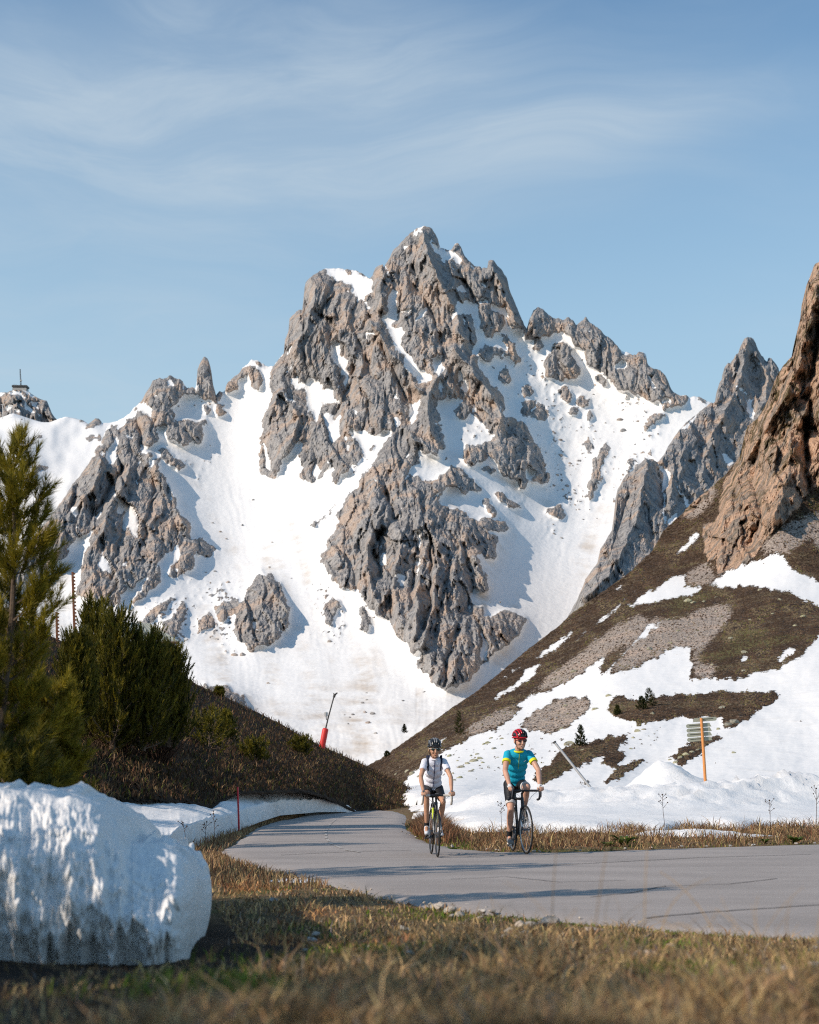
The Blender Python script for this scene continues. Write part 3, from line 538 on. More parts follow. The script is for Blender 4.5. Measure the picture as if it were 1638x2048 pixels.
for p in pk_snow: prock[inpoly(a_, b_, p)] = 0
prel = 1.6 * rock_relief(pU * 2.2, pV * 2.2, 1.0, 260) * blur(prock, 2) + 25 * blur(prock, 3) + 60 * np.exp(-((pU - 35) / 30) ** 2)
peak = relief_mesh('station_peak', PKS, 895, -150, 190, 1.8, 64, lambda U, V: np.interp(V, [770, 900], [3300, 3000]) - bilin(prel, -160, 765, 1.0, U, V), M['mountain_rock_snow'], 0.6, {'rock': lambda U, V: bilin(prock, -160, 765, 1.0, U, V), 'dirt': lambda U, V: U * 0}, 30.0)
tag(peak, 'distant rocky summit carrying a station building', kind='structure')

# ---- rocky spur in front, to the right
SP = R5((200, 2060), (250, 1975), (290, 1900), (330, 1800), (400, 1700), (410, 1640), (480, 1520), (498, 1400), (505, 1310), (545, 1235), (590, 1200), (650, 1145), (690, 1140), (722, 1160), (758, 1120), (790, 1060), (840, 985), (900, 925), (960, 880), (1000, 845), (1045, 822), (1060, 730), (1085, 690), (1090, 640), (1110, 615), (1120, 620), (1142, 590), (1150, 568), (1165, 565), (1175, 530), (1195, 490), (1215, 475), (1245, 480), (1260, 510), (1275, 550), (1310, 600), (1325, 610), (1330, 585), (1345, 590), (1385, 645), (1392, 690), (1450, 740), (1600, 800), (1800, 900))
sp_snow = [R5((715, 1170), (760, 1190), (795, 1225), (772, 1290), (768, 1400), (750, 1450), (760, 1340), (745, 1210)), R5((830, 1280), (860, 1330), (908, 1385), (885, 1410), (850, 1350)), R5((1070, 1108), (1110, 1110), (1142, 1165), (1118, 1192), (1090, 1150)),
 R5((1140, 728), (1190, 760), (1215, 815), (1248, 800), (1242, 850), (1258, 900), (1240, 938), (1210, 880), (1200, 800)), R5((775, 1475), (832, 1428), (832, 1462), (790, 1505)), R5((845, 985), (945, 890), (930, 925), (860, 990)), R5((750, 1440), (770, 1450), (775, 1500), (755, 1470))]
xU, xV = np.meshgrid(np.arange(1100, 1740, st), np.arange(640, 1300, st)); a_, b_ = warp_px(xU, xV, 0.7, 310)
xrock = np.ones(xU.shape)
for p in sp_snow: xrock[inpoly(a_, b_, p)] = 0
xs = np.zeros(xU.shape)
for p, w, h in [(R5((1215, 480), (1180, 700), (1080, 900), (1000, 1100), (960, 1250)), 12, 34), (R5((670, 1145), (640, 1300), (600, 1500), (480, 1750), (330, 1900)), 14, 44), (R5((1150, 570), (1140, 690)), 5, 22), (R5((800, 1230), (790, 1400)), 9, 26), (R5((860, 1100), (850, 1250), (930, 1330)), 10, 22), (R5((1260, 560), (1330, 700), (1300, 850)), 12, 30)]:
    xs = np.maximum(xs, line_field(xU + 6 * fbm(xU / 30, xV / 30, 2, 5), xV, p, w, h))
for p, w, h in [(R5((955, 1080), (985, 1180), (1010, 1250)), 8, 22), (R5((1160, 620), (1130, 800)), 7, 18), (R5((720, 1200), (760, 1400)), 9, 24), (R5((560, 1350), (470, 1650)), 8, 16)]: xs -= line_field(xU, xV, p, w, h)
xrel = 0.62 * xs + 0.52 * rock_relief(xU * 1.05, xV * 1.05, 1.0, 320) * blur(xrock, 1.5) + 10 * blur(xrock, 3)
spd = tps([(1141, 1223, 640), (1300, 917, 900), (1302, 1100, 720), (1430, 800, 1080), (1495, 675, 1200), (1560, 750, 1180), (1400, 1000, 860), (1638, 1000, 900), (1638, 760, 1150), (1200, 1200, 600), (1500, 900, 1010), (1700, 1250, 600), (1400, 1250, 580), (1230, 990, 830)])
spur = relief_mesh('rocky_spur', SP, lambda u: np.full(u.shape, 1290.0), 1118, 1700, 2.3, 260, lambda U, V: spd(U, V) - bilin(xrel, 1100, 640, st, U, V), mountain_material('spur_rock', 0.6, 0.48, 0.66, 0.85), 1.2,
    {'rock': lambda U, V: bilin(xrock, 1100, 640, st, U, V), 'dirt': lambda U, V: U * 0}, 14.0, ((10, -4), (50, -60), (200, -300)), 'rock')
tag(spur, 'warm grey rock spur rising to a pointed aiguille', kind='structure')

# ================================================================ sunlit hillside on the right
HS = [(640, 1600), (735, 1531), (760, 1518), (800, 1490), (850, 1455), (900, 1418), (950, 1385), (1000, 1345), (1050, 1303), (1100, 1265), (1119.6, 1250), (1141.5, 1228), (1196, 1190), (1255, 1148), (1306, 1100), (1324.6, 1064), (1343, 1046), (1365, 1027), (1380, 1009), (1416, 980), (1453, 947), (1482, 910), (1487, 880), (1495, 852), (1515, 837), (1526, 819), (1537, 797), (1546, 770), (1559, 742), (1570, 727), (1588, 709), (1590, 690), (1592, 679), (1599, 643), (1606.6, 617), (1612, 606), (1613, 570), (1621, 551), (1628.5, 529), (1638, 524), (1660, 500), (1700, 430), (1800, 380)]
N_SNOW = [
 [(812, 1562), (834, 1537), (885, 1505), (951, 1472), (987, 1459), (1014, 1444), (1025, 1425), (1008, 1420), (1050, 1398), (1068, 1390), (1129, 1369), (1168, 1340), (1219, 1304), (1200, 1335), (1204, 1355), (1251, 1340), (1301, 1319), (1355, 1294), (1391, 1292), (1378, 1325), (1391, 1330), (1373, 1361), (1409, 1354), (1445, 1358), (1481, 1354), (1545, 1337), (1571, 1330), (1603, 1311), (1620, 1294), (1638, 1265), (1810, 1160), (1810, 1660), (780, 1660), (795, 1580)],
 R5((540, 1950), (640, 1890), (880, 1750), (890, 1780), (850, 1850), (1000, 1830), (1100, 1760), (1260, 1690), (1380, 1660), (1430, 1635), (1420, 1690), (1440, 1740), (1510, 1760), (1540, 1790), (1606, 1800), (1900, 1900), (1900, 2010), (1700, 1965), (1606, 1945), (1480, 1895), (1460, 1870), (1350, 1850), (1250, 1840), (1130, 1835), (1000, 1850), (900, 1880), (880, 1900), (700, 1920), (600, 1945)),
 R5((370, 2050), (560, 1905), (545, 1930), (420, 2030)), R5((820, 1660), (900, 1580), (1005, 1480), (1000, 1500), (940, 1540), (955, 1560), (850, 1660)), R5((590, 1870), (640, 1845), (600, 1880)), R5((450, 1880), (560, 1800), (540, 1830)),
 R6((45, 475), (130, 400), (275, 302), (262, 330), (150, 410)), R6((160, 450), (250, 380), (355, 295), (330, 330), (230, 400)), R6((-10, 540), (60, 500), (108, 478), (60, 520), (-10, 590)), R6((425, 565), (520, 470), (620, 360), (690, 280), (768, 248), (690, 315), (600, 405), (500, 505), (440, 565)),
 R3((1260, 1392), (1430, 1268), (1400, 1302)), R3((1265, 1465), (1400, 1360), (1555, 1245), (1485, 1345), (1350, 1425)), R3((1500, 1240), (1640, 1128), (1638, 1165), (1520, 1242)), R6((1195, 485), (1220, 430), (1240, 455), (1215, 488)), R6((1400, 480), (1440, 430), (1510, 395), (1490, 435), (1430, 480)), [(858, 1500), (880, 1480), (900, 1468), (880, 1492)]]
N_BROWN = [R6((450, 770), (480, 690), (520, 680), (640, 690), (760, 680), (900, 660), (1100, 650), (1300, 650), (1428, 648), (1400, 690), (1300, 760), (1220, 812), (1120, 780), (1000, 795), (830, 800), (700, 820), (625, 838), (600, 805), (520, 800)),
 R6((50, 1120), (130, 1050), (200, 980), (260, 940), (350, 930), (480, 900), (570, 888), (592, 900), (550, 940), (450, 980), (370, 1040), (230, 1090), (110, 1168), (50, 1175)), R6((415, 1052), (480, 990), (550, 982), (552, 1010), (490, 1068)), R6((425, 1162), (530, 1080), (620, 1030), (685, 1022), (620, 1072), (540, 1122), (470, 1158)),
 R6((782, 1025), (870, 980), (960, 930), (1105, 898), (1080, 920), (960, 992), (880, 1062), (850, 1062), (828, 1030)), R6((285, 1168), (405, 1132), (340, 1168)), R6((1110, 855), (1150, 785), (1205, 800), (1180, 832), (1118, 862)), R6((900, 920), (1000, 900), (960, 945))]
N_SCREE = [[(917, 1482), (951, 1449), (983, 1427), (1024, 1412), (1053, 1409), (1039, 1428), (1014, 1442), (980, 1457), (951, 1472)], [(1039, 1450), (1066, 1427), (1105, 1400), (1140, 1394), (1188, 1398), (1180, 1412), (1146, 1446), (1122, 1463), (1095, 1466), (1068, 1459), (1046, 1468)],
 R6((10, 660), (150, 540), (260, 470), (480, 300), (600, 230), (730, 240), (760, 250), (690, 280), (600, 370), (470, 430), (330, 530), (220, 610)), R6((440, 560), (600, 400), (700, 300), (760, 250), (900, 230), (1050, 170), (1170, 160), (1160, 220), (1080, 310), (1000, 400), (950, 500), (910, 500), (950, 395), (850, 400), (700, 470), (560, 530)),
 R5((1250, 1680), (1330, 1570), (1430, 1490), (1560, 1440), (1640, 1400), (1900, 1420), (1900, 1720), (1640, 1700), (1560, 1560), (1440, 1650), (1380, 1660)), R5((880, 1760), (1000, 1700), (1050, 1800), (1000, 1830), (860, 1840)), R5((1000, 1250), (1060, 1330), (960, 1450), (850, 1480), (880, 1400)), [(870, 1500), (900, 1478), (930, 1462), (910, 1480)], R6((910, 560), (960, 500), (1080, 480), (1060, 560), (990, 580))]
N_CLIFF = [R5((1040, 1800), (1050, 1700), (1030, 1550), (1060, 1400), (1090, 1250), (1170, 1130), (1205, 960), (1290, 870), (1370, 660), (1460, 490), (1520, 190), (1590, 40), (1900, -300), (1900, 1300), (1640, 1260), (1590, 1290), (1550, 1330), (1500, 1400), (1420, 1480), (1330, 1560), (1250, 1680), (1150, 1750), (1100, 1770)),
 R5((880, 1380), (990, 1290), (1010, 1340), (900, 1440), (860, 1460)), R5((960, 1500), (1040, 1480), (1040, 1680), (990, 1720))]
N_GREEN = [R6((250, 460), (420, 320), (560, 185), (600, 190), (460, 310), (340, 420), (260, 475)), R6((850, 100), (950, 80), (1100, 80), (1130, 120), (960, 160), (820, 240), (760, 250)), R6((980, 480), (1080, 380), (1200, 300), (1600, 320), (1560, 380), (1300, 420), (1080, 500)), R6((60, 1110), (130, 1060), (260, 1000), (480, 930), (360, 1030), (110, 1160))]
hst = 2.0; hu0, hv0 = 620, 370
hU, hV = np.meshgrid(np.arange(hu0, 1820, hst), np.arange(hv0, 1680, hst))
hA, hB = warp_px(hU, hV, 0.75, 410)
# edges of snow tongues run down the slope to the lower left: shear part of the jitter
jag = 5 * perlin((hU + 1.25 * hV) / 11, (hU * 1.25 - hV) / 60, 433)
hA = hA - jag * 0.7; hB = hB + jag * 0.55
def hmask(polys, val=None):
    m = np.zeros(hU.shape)
    for p in polys: m[inpoly(hA, hB, p)] = 1
    return m
def rag(m, a=0.34, seed=421): return (blur(m, 2) + a * fbm(hU / 12, hV / 9, 4, seed, 0.65) + 0.5 * a * perlin((hU + 1.25 * hV) / 9, (hU * 1.25 - hV) / 40, seed + 9) > 0.5).astype(float)
hsnow = hmask(N_SNOW); hbrown = rag(hmask(N_BROWN), 0.34, 425); hscree = rag(hmask(N_SCREE), 0.45, 427); hcliff = hmask(N_CLIFF); hgreen = blur(hmask(N_GREEN), 4)
hsnow = np.where((hbrown + hscree > 0) & (hsnow > 0) & (hmask(N_SNOW[8:10]) < 1), 0, hsnow)
hsnow = rag(hsnow, 0.36, 429)
for p in N_SNOW[2:]: hsnow[inpoly(hA, hB, p)] = 1
for p in N_BROWN[2:]: hsnow[inpoly(hA, hB, p)] = 0
hsp = fbm(hU / 7, hV / 6, 3, 440)
stones_zone = hmask([[(840, 1545), (900, 1500), (1000, 1460), (1100, 1470), (1080, 1540), (930, 1560)], R6((-60, 900), (200, 860), (250, 1000), (60, 1100)), R6((550, 840), (800, 830), (700, 980), (560, 960))])
hsnow = np.where((stones_zone > 0) & (hsp > 0.60), 0, hsnow)
hsnow = np.where((hcliff + hscree == 0) & (hsp > 0.93) & (hV < 1560), 1, hsnow)
hcb = blur(hcliff, 2); hsb = blur(hsnow, 1.5)
hcs = np.zeros(hU.shape)
for p, w, h in [(R5((1600, 200), (1500, 600), (1420, 800), (1300, 1000), (1180, 1200), (1100, 1400), (1060, 1700)), 16, 14), (R5((1450, 1000), (1440, 1250), (1360, 1450)), 14, 12), (R5((1590, 700), (1500, 950)), 12, 10)]: hcs = np.maximum(hcs, line_field(hU + 5 * fbm(hU / 30, hV / 30, 2, 451), hV, p, w, h))
for p, w, h in [(R5((1600, 420), (1560, 800), (1530, 1100), (1560, 1330)), 14, 20), (R5((1290, 1000), (1240, 1250), (1290, 1450), (1230, 1600)), 12, 14), (R5((1480, 500), (1420, 750)), 9, 9), (R5((1110, 1250), (1190, 1420)), 8, 9)]: hcs -= line_field(hU + 5 * fbm(hU / 30, hV / 30, 2, 452), hV, p, w, h)
hrel = (0.33 * rock_relief(hU * 0.85, hV * 1.15, 1.0, 460) + hcs + 0.8 * ridged(hU / 3.6, hV / 4, 2, 470)) * hcb + 9 * blur(hcliff, 12) * np.clip((1250 - hV) / 300, 0, 1)
near = np.clip((hV - 1000) / 500, 0, 1)                       # nearer ground: smaller relief in metres
hrel = hrel + (1 - near * 0.82) * ((0.9 * ridged(hU / 20, hV / 14, 3, 480) + 0.7 * fbm(hU / 5, hV / 4, 2, 481)) * (1 - hsb) * (1 - hcb) + 1.8 * fbm(hU / 60, hV / 34, 3, 483) + 0.16 * fbm(hU / 7, hV / 5, 2, 485) * hsb)
hrel = hrel + 2.6 * blur(hmask(N_BROWN[:1]), 7) + 3.2 * blur(hmask([R6((560, 190), (850, 110), (1130, 70), (1480, 110), (1638, 180), (1800, 220), (1800, 330), (1560, 400), (1100, 570), (900, 590), (1000, 400), (700, 300), (450, 420))]), 8) + 0.9 * blur(hmask(N_BROWN[1:]), 3) - 1.2 * blur(hsnow, 6) * (1 - near * 0.8)
hsd = tps([(640, 1620, 92), (740, 1532, 150), (820, 1600, 64), (1000, 1600, 60), (1300, 1600, 58), (1638, 1600, 56), (1810, 1600, 55), (870, 1510, 105), (1000, 1465, 112), (1200, 1450, 100), (1400, 1450, 94), (1638, 1450, 88), (1800, 1450, 84), (900, 1418, 175), (1000, 1345, 220), (1200, 1330, 165), (1400, 1320, 150), (1638, 1300, 138), (1800, 1300, 130), (1140, 1228, 300), (1300, 1105, 370), (1450, 950, 440), (1300, 1200, 265), (1500, 1190, 235), (1638, 1190, 222), (1800, 1190, 215), (1450, 1140, 300), (1500, 1000, 335), (1638, 1000, 318), (1560, 745, 380), (1638, 525, 390), (1800, 380, 400), (1800, 1000, 310), (1500, 860, 400), (1638, 760, 350), (1000, 1530, 82), (1300, 1530, 76), (1600, 1530, 72)])
def h_depth(U, V): return np.maximum(hsd(U, V), 50) - bilin(hrel, hu0, hv0, hst, U, V)
def hillside_material():
    m, nt, b = newmat('hillside_ground', 0.92, 0.12)
    p = wpos(nt); sn = attr(nt, 'snow'); sc = attr(nt, 'scree'); cf = attr(nt, 'cliff'); gr = attr(nt, 'green')
    e1 = noise(nt, p, 0.75, 4, 0.72); jit = mapr(nt, e1, 0.22, 0.78, -0.5, 0.5, 'LINEAR')
    def th(a, lo=0.42, hi=0.58): return mapr(nt, math_(nt, 'ADD', a, jit), lo, hi)
    n1 = noise(nt, p, 0.10, 5, 0.68); n2 = noise(nt, p, 0.55, 3.5, 0.7); n3 = noise(nt, p, 2.2, 2, 0.7)
    heath = mixc(nt, mapr(nt, n2, 0.3, 0.7), (0.040, 0.025, 0.017, 1), (0.150, 0.092, 0.057, 1))
    heath = mixc(nt, mapr(nt, n3, 0.36, 0.64), mixc(nt, 0.55, heath, (0.015, 0.01, 0.007, 1)), heath)
    heath = mixc(nt, mapr(nt, n1, 0.46, 0.66, 0, 0.8), heath, (0.20, 0.145, 0.085, 1))
    heath = mixc(nt, math_(nt, 'MULTIPLY', mapr(nt, math_(nt, 'ADD', n1, math_(nt, 'MULTIPLY', gr, 0.22)), 0.54, 0.76), 0.75), heath, (0.135, 0.118, 0.042, 1))
    heath = mixc(nt, mapr(nt, n3, 0.58, 0.70, 0, 0.75), heath, (0.31, 0.245, 0.175, 1))
    sn_c = mixc(nt, mapr(nt, n2, 0.52, 0.8, 0, 0.22), (0.80, 0.785, 0.765, 1), (0.58, 0.52, 0.45, 1))
    scr = mixc(nt, mapr(nt, n3, 0.34, 0.66), (0.24, 0.19, 0.155, 1), (0.54, 0.45, 0.38, 1))
    scr = mixc(nt, mapr(nt, n1, 0.45, 0.68, 0, 0.6), scr, (0.58, 0.42, 0.32, 1))
    scr = mixc(nt, mapr(nt, n2, 0.60, 0.72, 0, 0.7), scr, (0.11, 0.085, 0.05, 1))
    rc, rh = rock_colour(nt, p, 0.15, (0.33, 0.26, 0.205), (0.10, 0.08, 0.063), (0.68, 0.42, 0.265), 0.37, 0.57, 0.9)
    moss = mapr(nt, math_(nt, 'ADD', math_(nt, 'MULTIPLY', n1, 0.6), math_(nt, 'MULTIPLY', n2, 0.4)), 0.505, 0.56)
    moss = math_(nt, 'MULTIPLY', moss, mapr(nt, nd(nt, 'ShaderNodeSeparateXYZ', None, {0: p}).outputs[2], 40, 90, 0.25, 1.0))
    rc = mixc(nt, math_(nt, 'MULTIPLY', moss, 0.92), rc, mixc(nt, n3, (0.05, 0.036, 0.017, 1), (0.15, 0.115, 0.045, 1)))
    c = mixc(nt, th(sc), heath, scr); c = mixc(nt, th(cf), c, rc); c = mixc(nt, th(sn, 0.44, 0.56), c, sn_c)
    setin(nt, b, 'Base Color', c)
    h1 = math_(nt, 'ADD', n2, math_(nt, 'MULTIPLY', n3, 0.6))
    hh = mixc(nt, th(cf), h1, rh); hh = mixc(nt, th(sn), hh, math_(nt, 'MULTIPLY', n2, 0.12))
    bump(nt, b, hh, 0.95, 0.9)
    return m
hillside_material()
mk = lambda g: (lambda U, V: bilin(g * 0.3 + blur(g, 2) * 0.7, hu0, hv0, hst, U, V))
hillside = relief_mesh('hillside', HS, lambda u: np.interp(u, [640, 760, 1000, 1810], [1640, 1650, 1650, 1650]), 645, 1790, 2.3, 360, h_depth, M['hillside_ground'], 1.0,
    {'snow': mk(hsnow), 'scree': (lambda U, V: bilin(blur(hscree, 4), hu0, hv0, hst, U, V)), 'cliff': mk(hcliff), 'green': mk(hgreen)}, 2.0, ((6, -4), (40, -60), (150, -260)), 'cliff')
# heath tufts on the slope
hrng = np.random.default_rng(41); tu = hrng.uniform(740, 1640, 90000); tv = hrng.uniform(900, 1570, 90000)
tsk = np.interp(tu, [p[0] for p in HS], [p[1] for p in HS]); heathm = 1 - np.clip(bilin(hsnow, hu0, hv0, hst, tu, tv) + bilin(hcliff, hu0, hv0, hst, tu, tv) + 0.75 * bilin(hscree, hu0, hv0, hst, tu, tv), 0, 1)
kp = (tv > tsk + 2) & (hrng.random(90000) < heathm); tu, tv = tu[kp], tv[kp]
tX, tY, tZ = at(tu, tv, h_depth(tu, tv)); nT = len(tu); tH = tY / F * hrng.uniform(0.8, 2.6, nT); tW = tY / F * hrng.uniform(1.2, 4.0, nT); ang = hrng.random(nT) * 2 * PI
TV = np.empty((nT, 5, 3)); TV[:, 4] = np.c_[tX + hrng.normal(0, 0.3, nT) * tH, tY, tZ + tH]
for k in range(4): TV[:, k] = np.c_[tX + np.cos(ang + k * PI / 2) * tW, tY + np.sin(ang + k * PI / 2) * tW, tZ - 0.3 * tH]
ti = np.arange(nT)[:, None] * 5; TF = np.concatenate([np.c_[ti + k, ti + (k + 1) % 4, ti + 4] for k in range(4)])
tpal = np.array([(0.085, 0.052, 0.032), (0.135, 0.085, 0.05), (0.05, 0.032, 0.02), (0.21, 0.155, 0.09), (0.12, 0.105, 0.035), (0.30, 0.24, 0.17)]); tz = fbm(tu / 55, tv / 40, 3, 491) + 0.35 * hrng.normal(0, 0.4, nT)
tc_ = np.where((tz < -0.12)[:, None], tpal[2] * 1.25, np.where((tz < 0.18)[:, None], tpal[0], np.where((tz < 0.34)[:, None], tpal[1], np.where((tz < 0.46)[:, None], tpal[4], tpal[3] * 0.85)))) * hrng.uniform(0.8, 1.25, (nT, 1))
m, nt, b = newmat('heath_tufts', 0.95, 0.08); setin(nt, b, 'Base Color', nd(nt, 'ShaderNodeAttribute', {'attribute_name': 'col'}).outputs['Vector'])
tag(mesh_np('heath', TV.reshape(-1, 3), TF, M['heath_tufts'], False, {'col': np.repeat(tc_, 5, 0)}), 'brown heath tufts covering the sunlit hillside', 'heath', kind='stuff')
tag(hillside, 'steep heath and scree hillside with cliff and melting snow', kind='structure')

# ================================================================ near ground
edge_n = np.array([(-40, 26), (-6, 24), (-2.75, 21.5), (-2.2, 19.0), (-1.2, 15.9), (0.05, 12.4), (0.72, 11.4), (1.41, 10.6), (2.75, 9.4), (6, 8.0), (30, 4)])      # near (left) road edge: x -> y
def near_edge(x): return np.interp(x, edge_n[:, 0], edge_n[:, 1])
# road outline seen from above
road_left = [(30, 3.0), (14, 6.2), (6, 8.0), (2.75, 9.4), (1.41, 10.6), (0.72, 11.4), (0.05, 12.4), (-1.2, 15.9), (-2.2, 19.0), (-2.75, 21.5), (-3.0, 26), (-3.35, 32), (-3.5, 37), (-3.3, 41), (-3.2, 45), (-3.6, 50), (-6, 56), (-12, 60)]
road_right = [(30, 34), (14, 27.5), (6.9, 24.0), (4.4, 22.6), (3.0, 21.6), (2.1, 21.1), (1.3, 21.3), (0.78, 22.2), (0.32, 24.5), (0.10, 27), (-0.1, 32), (-0.17, 37), (-0.12, 42), (-0.2, 46), (-0.5, 51), (-3.2, 59), (-11, 64.5)]
road_poly = road_left + road_right[::-1]
def seg_dist(x, y, pts):
    d = np.full(np.shape(x), 1e9); P = np.array(pts, float)
    for (ax, ay), (bx, by) in zip(P[:-1], P[1:]):
        dx, dy = bx - ax, by - ay; t = np.clip(((x - ax) * dx + (y - ay) * dy) / (dx * dx + dy * dy), 0, 1)
        d = np.minimum(d, np.hypot(x - ax - t * dx, y - ay - t * dy))
    return d
def road_sd(x, y):
    """signed distance to the road outline, negative on the road"""
    x = np.asarray(x, float); y = np.asarray(y, float)
    d = seg_dist(x, y, road_poly + road_poly[:1])
    return np.where(inpoly(x, y, road_poly), -d, d)
def ground_z(x, y):
    x = np.asarray(x, float); y = np.asarray(y, float)
    rd = road_sd(x, y)
    ne = near_edge(x)
    z = np.interp(y, [-5, 2, 3.5, 6.3, 9.5, 13], [0.62, 0.54, 0.42, 0.215, 0.05, 0.0]) * np.clip((ne - y) / 1.6, 0, 1)      # bank rising towards the camera
    z = z + np.where(rd > 0, 0.03 * np.minimum(rd, 2.0) * fbm(x * 0.9, y * 0.9, 3, 501) + np.minimum(rd, 0.6) * 0.03 - 0.015, -0.05)
    far = (y > ne) & (rd > 0)
    z = z + np.where(far & (x > -1), 0.018 * np.clip(rd, 0, 12) , 0) + np.where(far & (x <= -1), 0.05 * np.clip(rd - 0.3, 0, 4), 0)
    z = z - 0.03 * np.clip(np.hypot(x, y - 20) - 60, 0, 400)
    return z
gx = np.r_[-6000, -3000, -1500, -800, -400, -200, -100, -60, -40, -30, -24, np.arange(-20, -6, 0.5), np.arange(-6, 9, 0.2), np.arange(9, 30, 0.5), 35, 45, 60, 100, 200, 400, 800, 1500, 3000, 6000]
gy = np.r_[-3000, -800, -200, -60, -20, np.arange(-8, 2, 0.5), np.arange(2, 26, 0.2), np.arange(26, 70, 0.5), 75, 85, 100, 150, 250, 500, 1000, 2000, 4000, 9000]
GX, GY = np.meshgrid(gx, gy)
def ground_material():
    m, nt, b = newmat('dry_turf', 0.95, 0.1)
    p = wpos(nt)
    n1 = noise(nt, p, 0.9, 5, 0.6); n2 = noise(nt, p, 6.0, 6, 0.7); n3 = noise(nt, p, 40, 4, 0.7)
    c = mixc(nt, mapr(nt, n2, 0.3, 0.7), (0.075, 0.048, 0.028, 1), (0.26, 0.175, 0.095, 1))
    c = mixc(nt, mapr(nt, n3, 0.5, 0.75, 0, 0.6), c, (0.36, 0.25, 0.14, 1))
    c = mixc(nt, mapr(nt, n1, 0.52, 0.66, 0, 0.6), c, (0.10, 0.13, 0.025, 1))
    sp_ = nd(nt, 'ShaderNodeSeparateXYZ', None, {0: p}); earth_shade = math_(nt, 'MULTIPLY', mapr(nt, math_(nt, 'ADD', sp_.outputs[0], math_(nt, 'MULTIPLY', n1, 1.2)), 0.75, -0.1), mapr(nt, sp_.outputs[1], 12, 9))
    c = mixc(nt, earth_shade, c, mixc(nt, n2, (0.018, 0.013, 0.010, 1), (0.055, 0.038, 0.026, 1)))          # bare earth below the bank, darkened: tree and bank shade put into the colour
    setin(nt, b, 'Base Color', c); bump(nt, b, math_(nt, 'ADD', n2, math_(nt, 'MULTIPLY', n3, 0.4)), 0.8, 0.05)
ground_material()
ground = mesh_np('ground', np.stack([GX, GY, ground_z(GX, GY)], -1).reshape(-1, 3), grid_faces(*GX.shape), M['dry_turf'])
tag(ground, 'dry brown turf and earth beside the road', kind='structure')

# ---- road
def asphalt():
    m, nt, b = newmat('asphalt', 0.85, 0.25)
    p = wpos(nt)
    n1 = noise(nt, mapping(nt, p, (0.6, 1.6, 1), (0, 0, rad(-20))), 0.55, 5, 0.65); n2 = noise(nt, p, 60, 3, 0.8); n3 = noise(nt, mapping(nt, p, (1.0, 0.35, 1), (0, 0, rad(20))), 2.2, 4, 0.6)
    c = mixc(nt, mapr(nt, n1, 0.3, 0.7), (0.30, 0.265, 0.242, 1), (0.385, 0.34, 0.31, 1))
    c = mixc(nt, mapr(nt, n3, 0.55, 0.8, 0, 0.35), c, (0.38, 0.34, 0.31, 1))
    c = mixc(nt, mapr(nt, n2, 0.62, 0.78, 0, 0.8), c, (0.36, 0.34, 0.32, 1)); c = mixc(nt, mapr(nt, n2, 0.38, 0.24, 0, 0.65), c, (0.09, 0.083, 0.078, 1))
    setin(nt, b, 'Base Color', c); bump(nt, b, n2, 0.5, 0.01)
asphalt()
rx = np.arange(-13, 31, 0.2); ry = np.arange(2.5, 66, 0.2)
RX, RY = np.meshgrid(rx, ry)
sd_r = road_sd(RX, RY) + 0.05 * fbm(RX * 2.2, RY * 2.2, 3, 520)
keep = sd_r < 0.0
idx = -np.ones(RX.shape, int)
q = keep[:-1, :-1] | keep[1:, :-1] | keep[:-1, 1:] | keep[1:, 1:]
used = np.zeros(RX.shape, bool); used[:-1, :-1] |= q; used[1:, :-1] |= q; used[:-1, 1:] |= q; used[1:, 1:] |= q
idx[used] = np.arange(used.sum())
rz_ = np.where(sd_r < 0, np.minimum(-sd_r, 0.3) * 0.04, -sd_r * 0.5) + 0.004
qa = np.argwhere(q); Fq = np.c_[idx[qa[:, 0], qa[:, 1]], idx[qa[:, 0], qa[:, 1] + 1], idx[qa[:, 0] + 1, qa[:, 1] + 1], idx[qa[:, 0] + 1, qa[:, 1]]]
road = mesh_np('road', np.stack([RX[used], RY[used], rz_[used]], -1), Fq, M['asphalt'])
tag(road, 'grey asphalt mountain road curving to the left', kind='structure')
ROADZ = 0.016
plain('road_paint', (0.42, 0.385, 0.35), 0.8, 0.25, 30); plain('tar', (0.075, 0.068, 0.062), 0.7, 0.2, 20)
def ribbon(name, pts, w, mat, parent, z=ROADZ + 0.006):
    P = [Vector((a, b, 0)) for a, b in pts]; V = []
    for i, p in enumerate(P):
        d = (P[min(i + 1, len(P) - 1)] - P[max(i - 1, 0)]).normalized(); n = Vector((-d.y, d.x, 0)) * w / 2
        V += [(*(p + n).xy, z), (*(p - n).xy, z)]
    Fc = [(2 * i, 2 * i + 1, 2 * i + 3, 2 * i + 2) for i in range(len(P) - 1)]
    me = bpy.data.meshes.new(name); me.from_pydata(V, [], Fc); me.materials.append(mat)
    o = bpy.data.objects.new(name, me); C.objects.link(o); o.parent = parent; return o
def groundpt(px, py, z=0.0):
    """point of the level z under photograph pixel (px, py)"""
    x, y, zz = at(px, py, 1.0); s = (z - CZ) / (float(zz) - CZ); return float(x) * s, s
mk_px = [(691, 1626), (672, 1640), (660, 1650), (652, 1664), (652, 1678), (662, 1690), (690, 1702), (735, 1710)]
line = [groundpt(*p) for p in mk_px]
dens = []
for a, b in zip(line[:-1], line[1:]):
    for t in np.linspace(0, 1, 12, endpoint=False): dens.append((a[0] + (b[0] - a[0]) * t, a[1] + (b[1] - a[1]) * t))
acc = 0.0; cur = []; on = True
for a, b in zip(dens[:-1], dens[1:]):
    cur.append(a); acc += math.hypot(b[0] - a[0], b[1] - a[1])
    if acc > (0.75 if on else 0.35):
        if on and len(cur) > 1: ribbon('lane_dash', cur + [b], 0.055, M['road_paint'], road)
        cur = []; acc = 0; on = not on
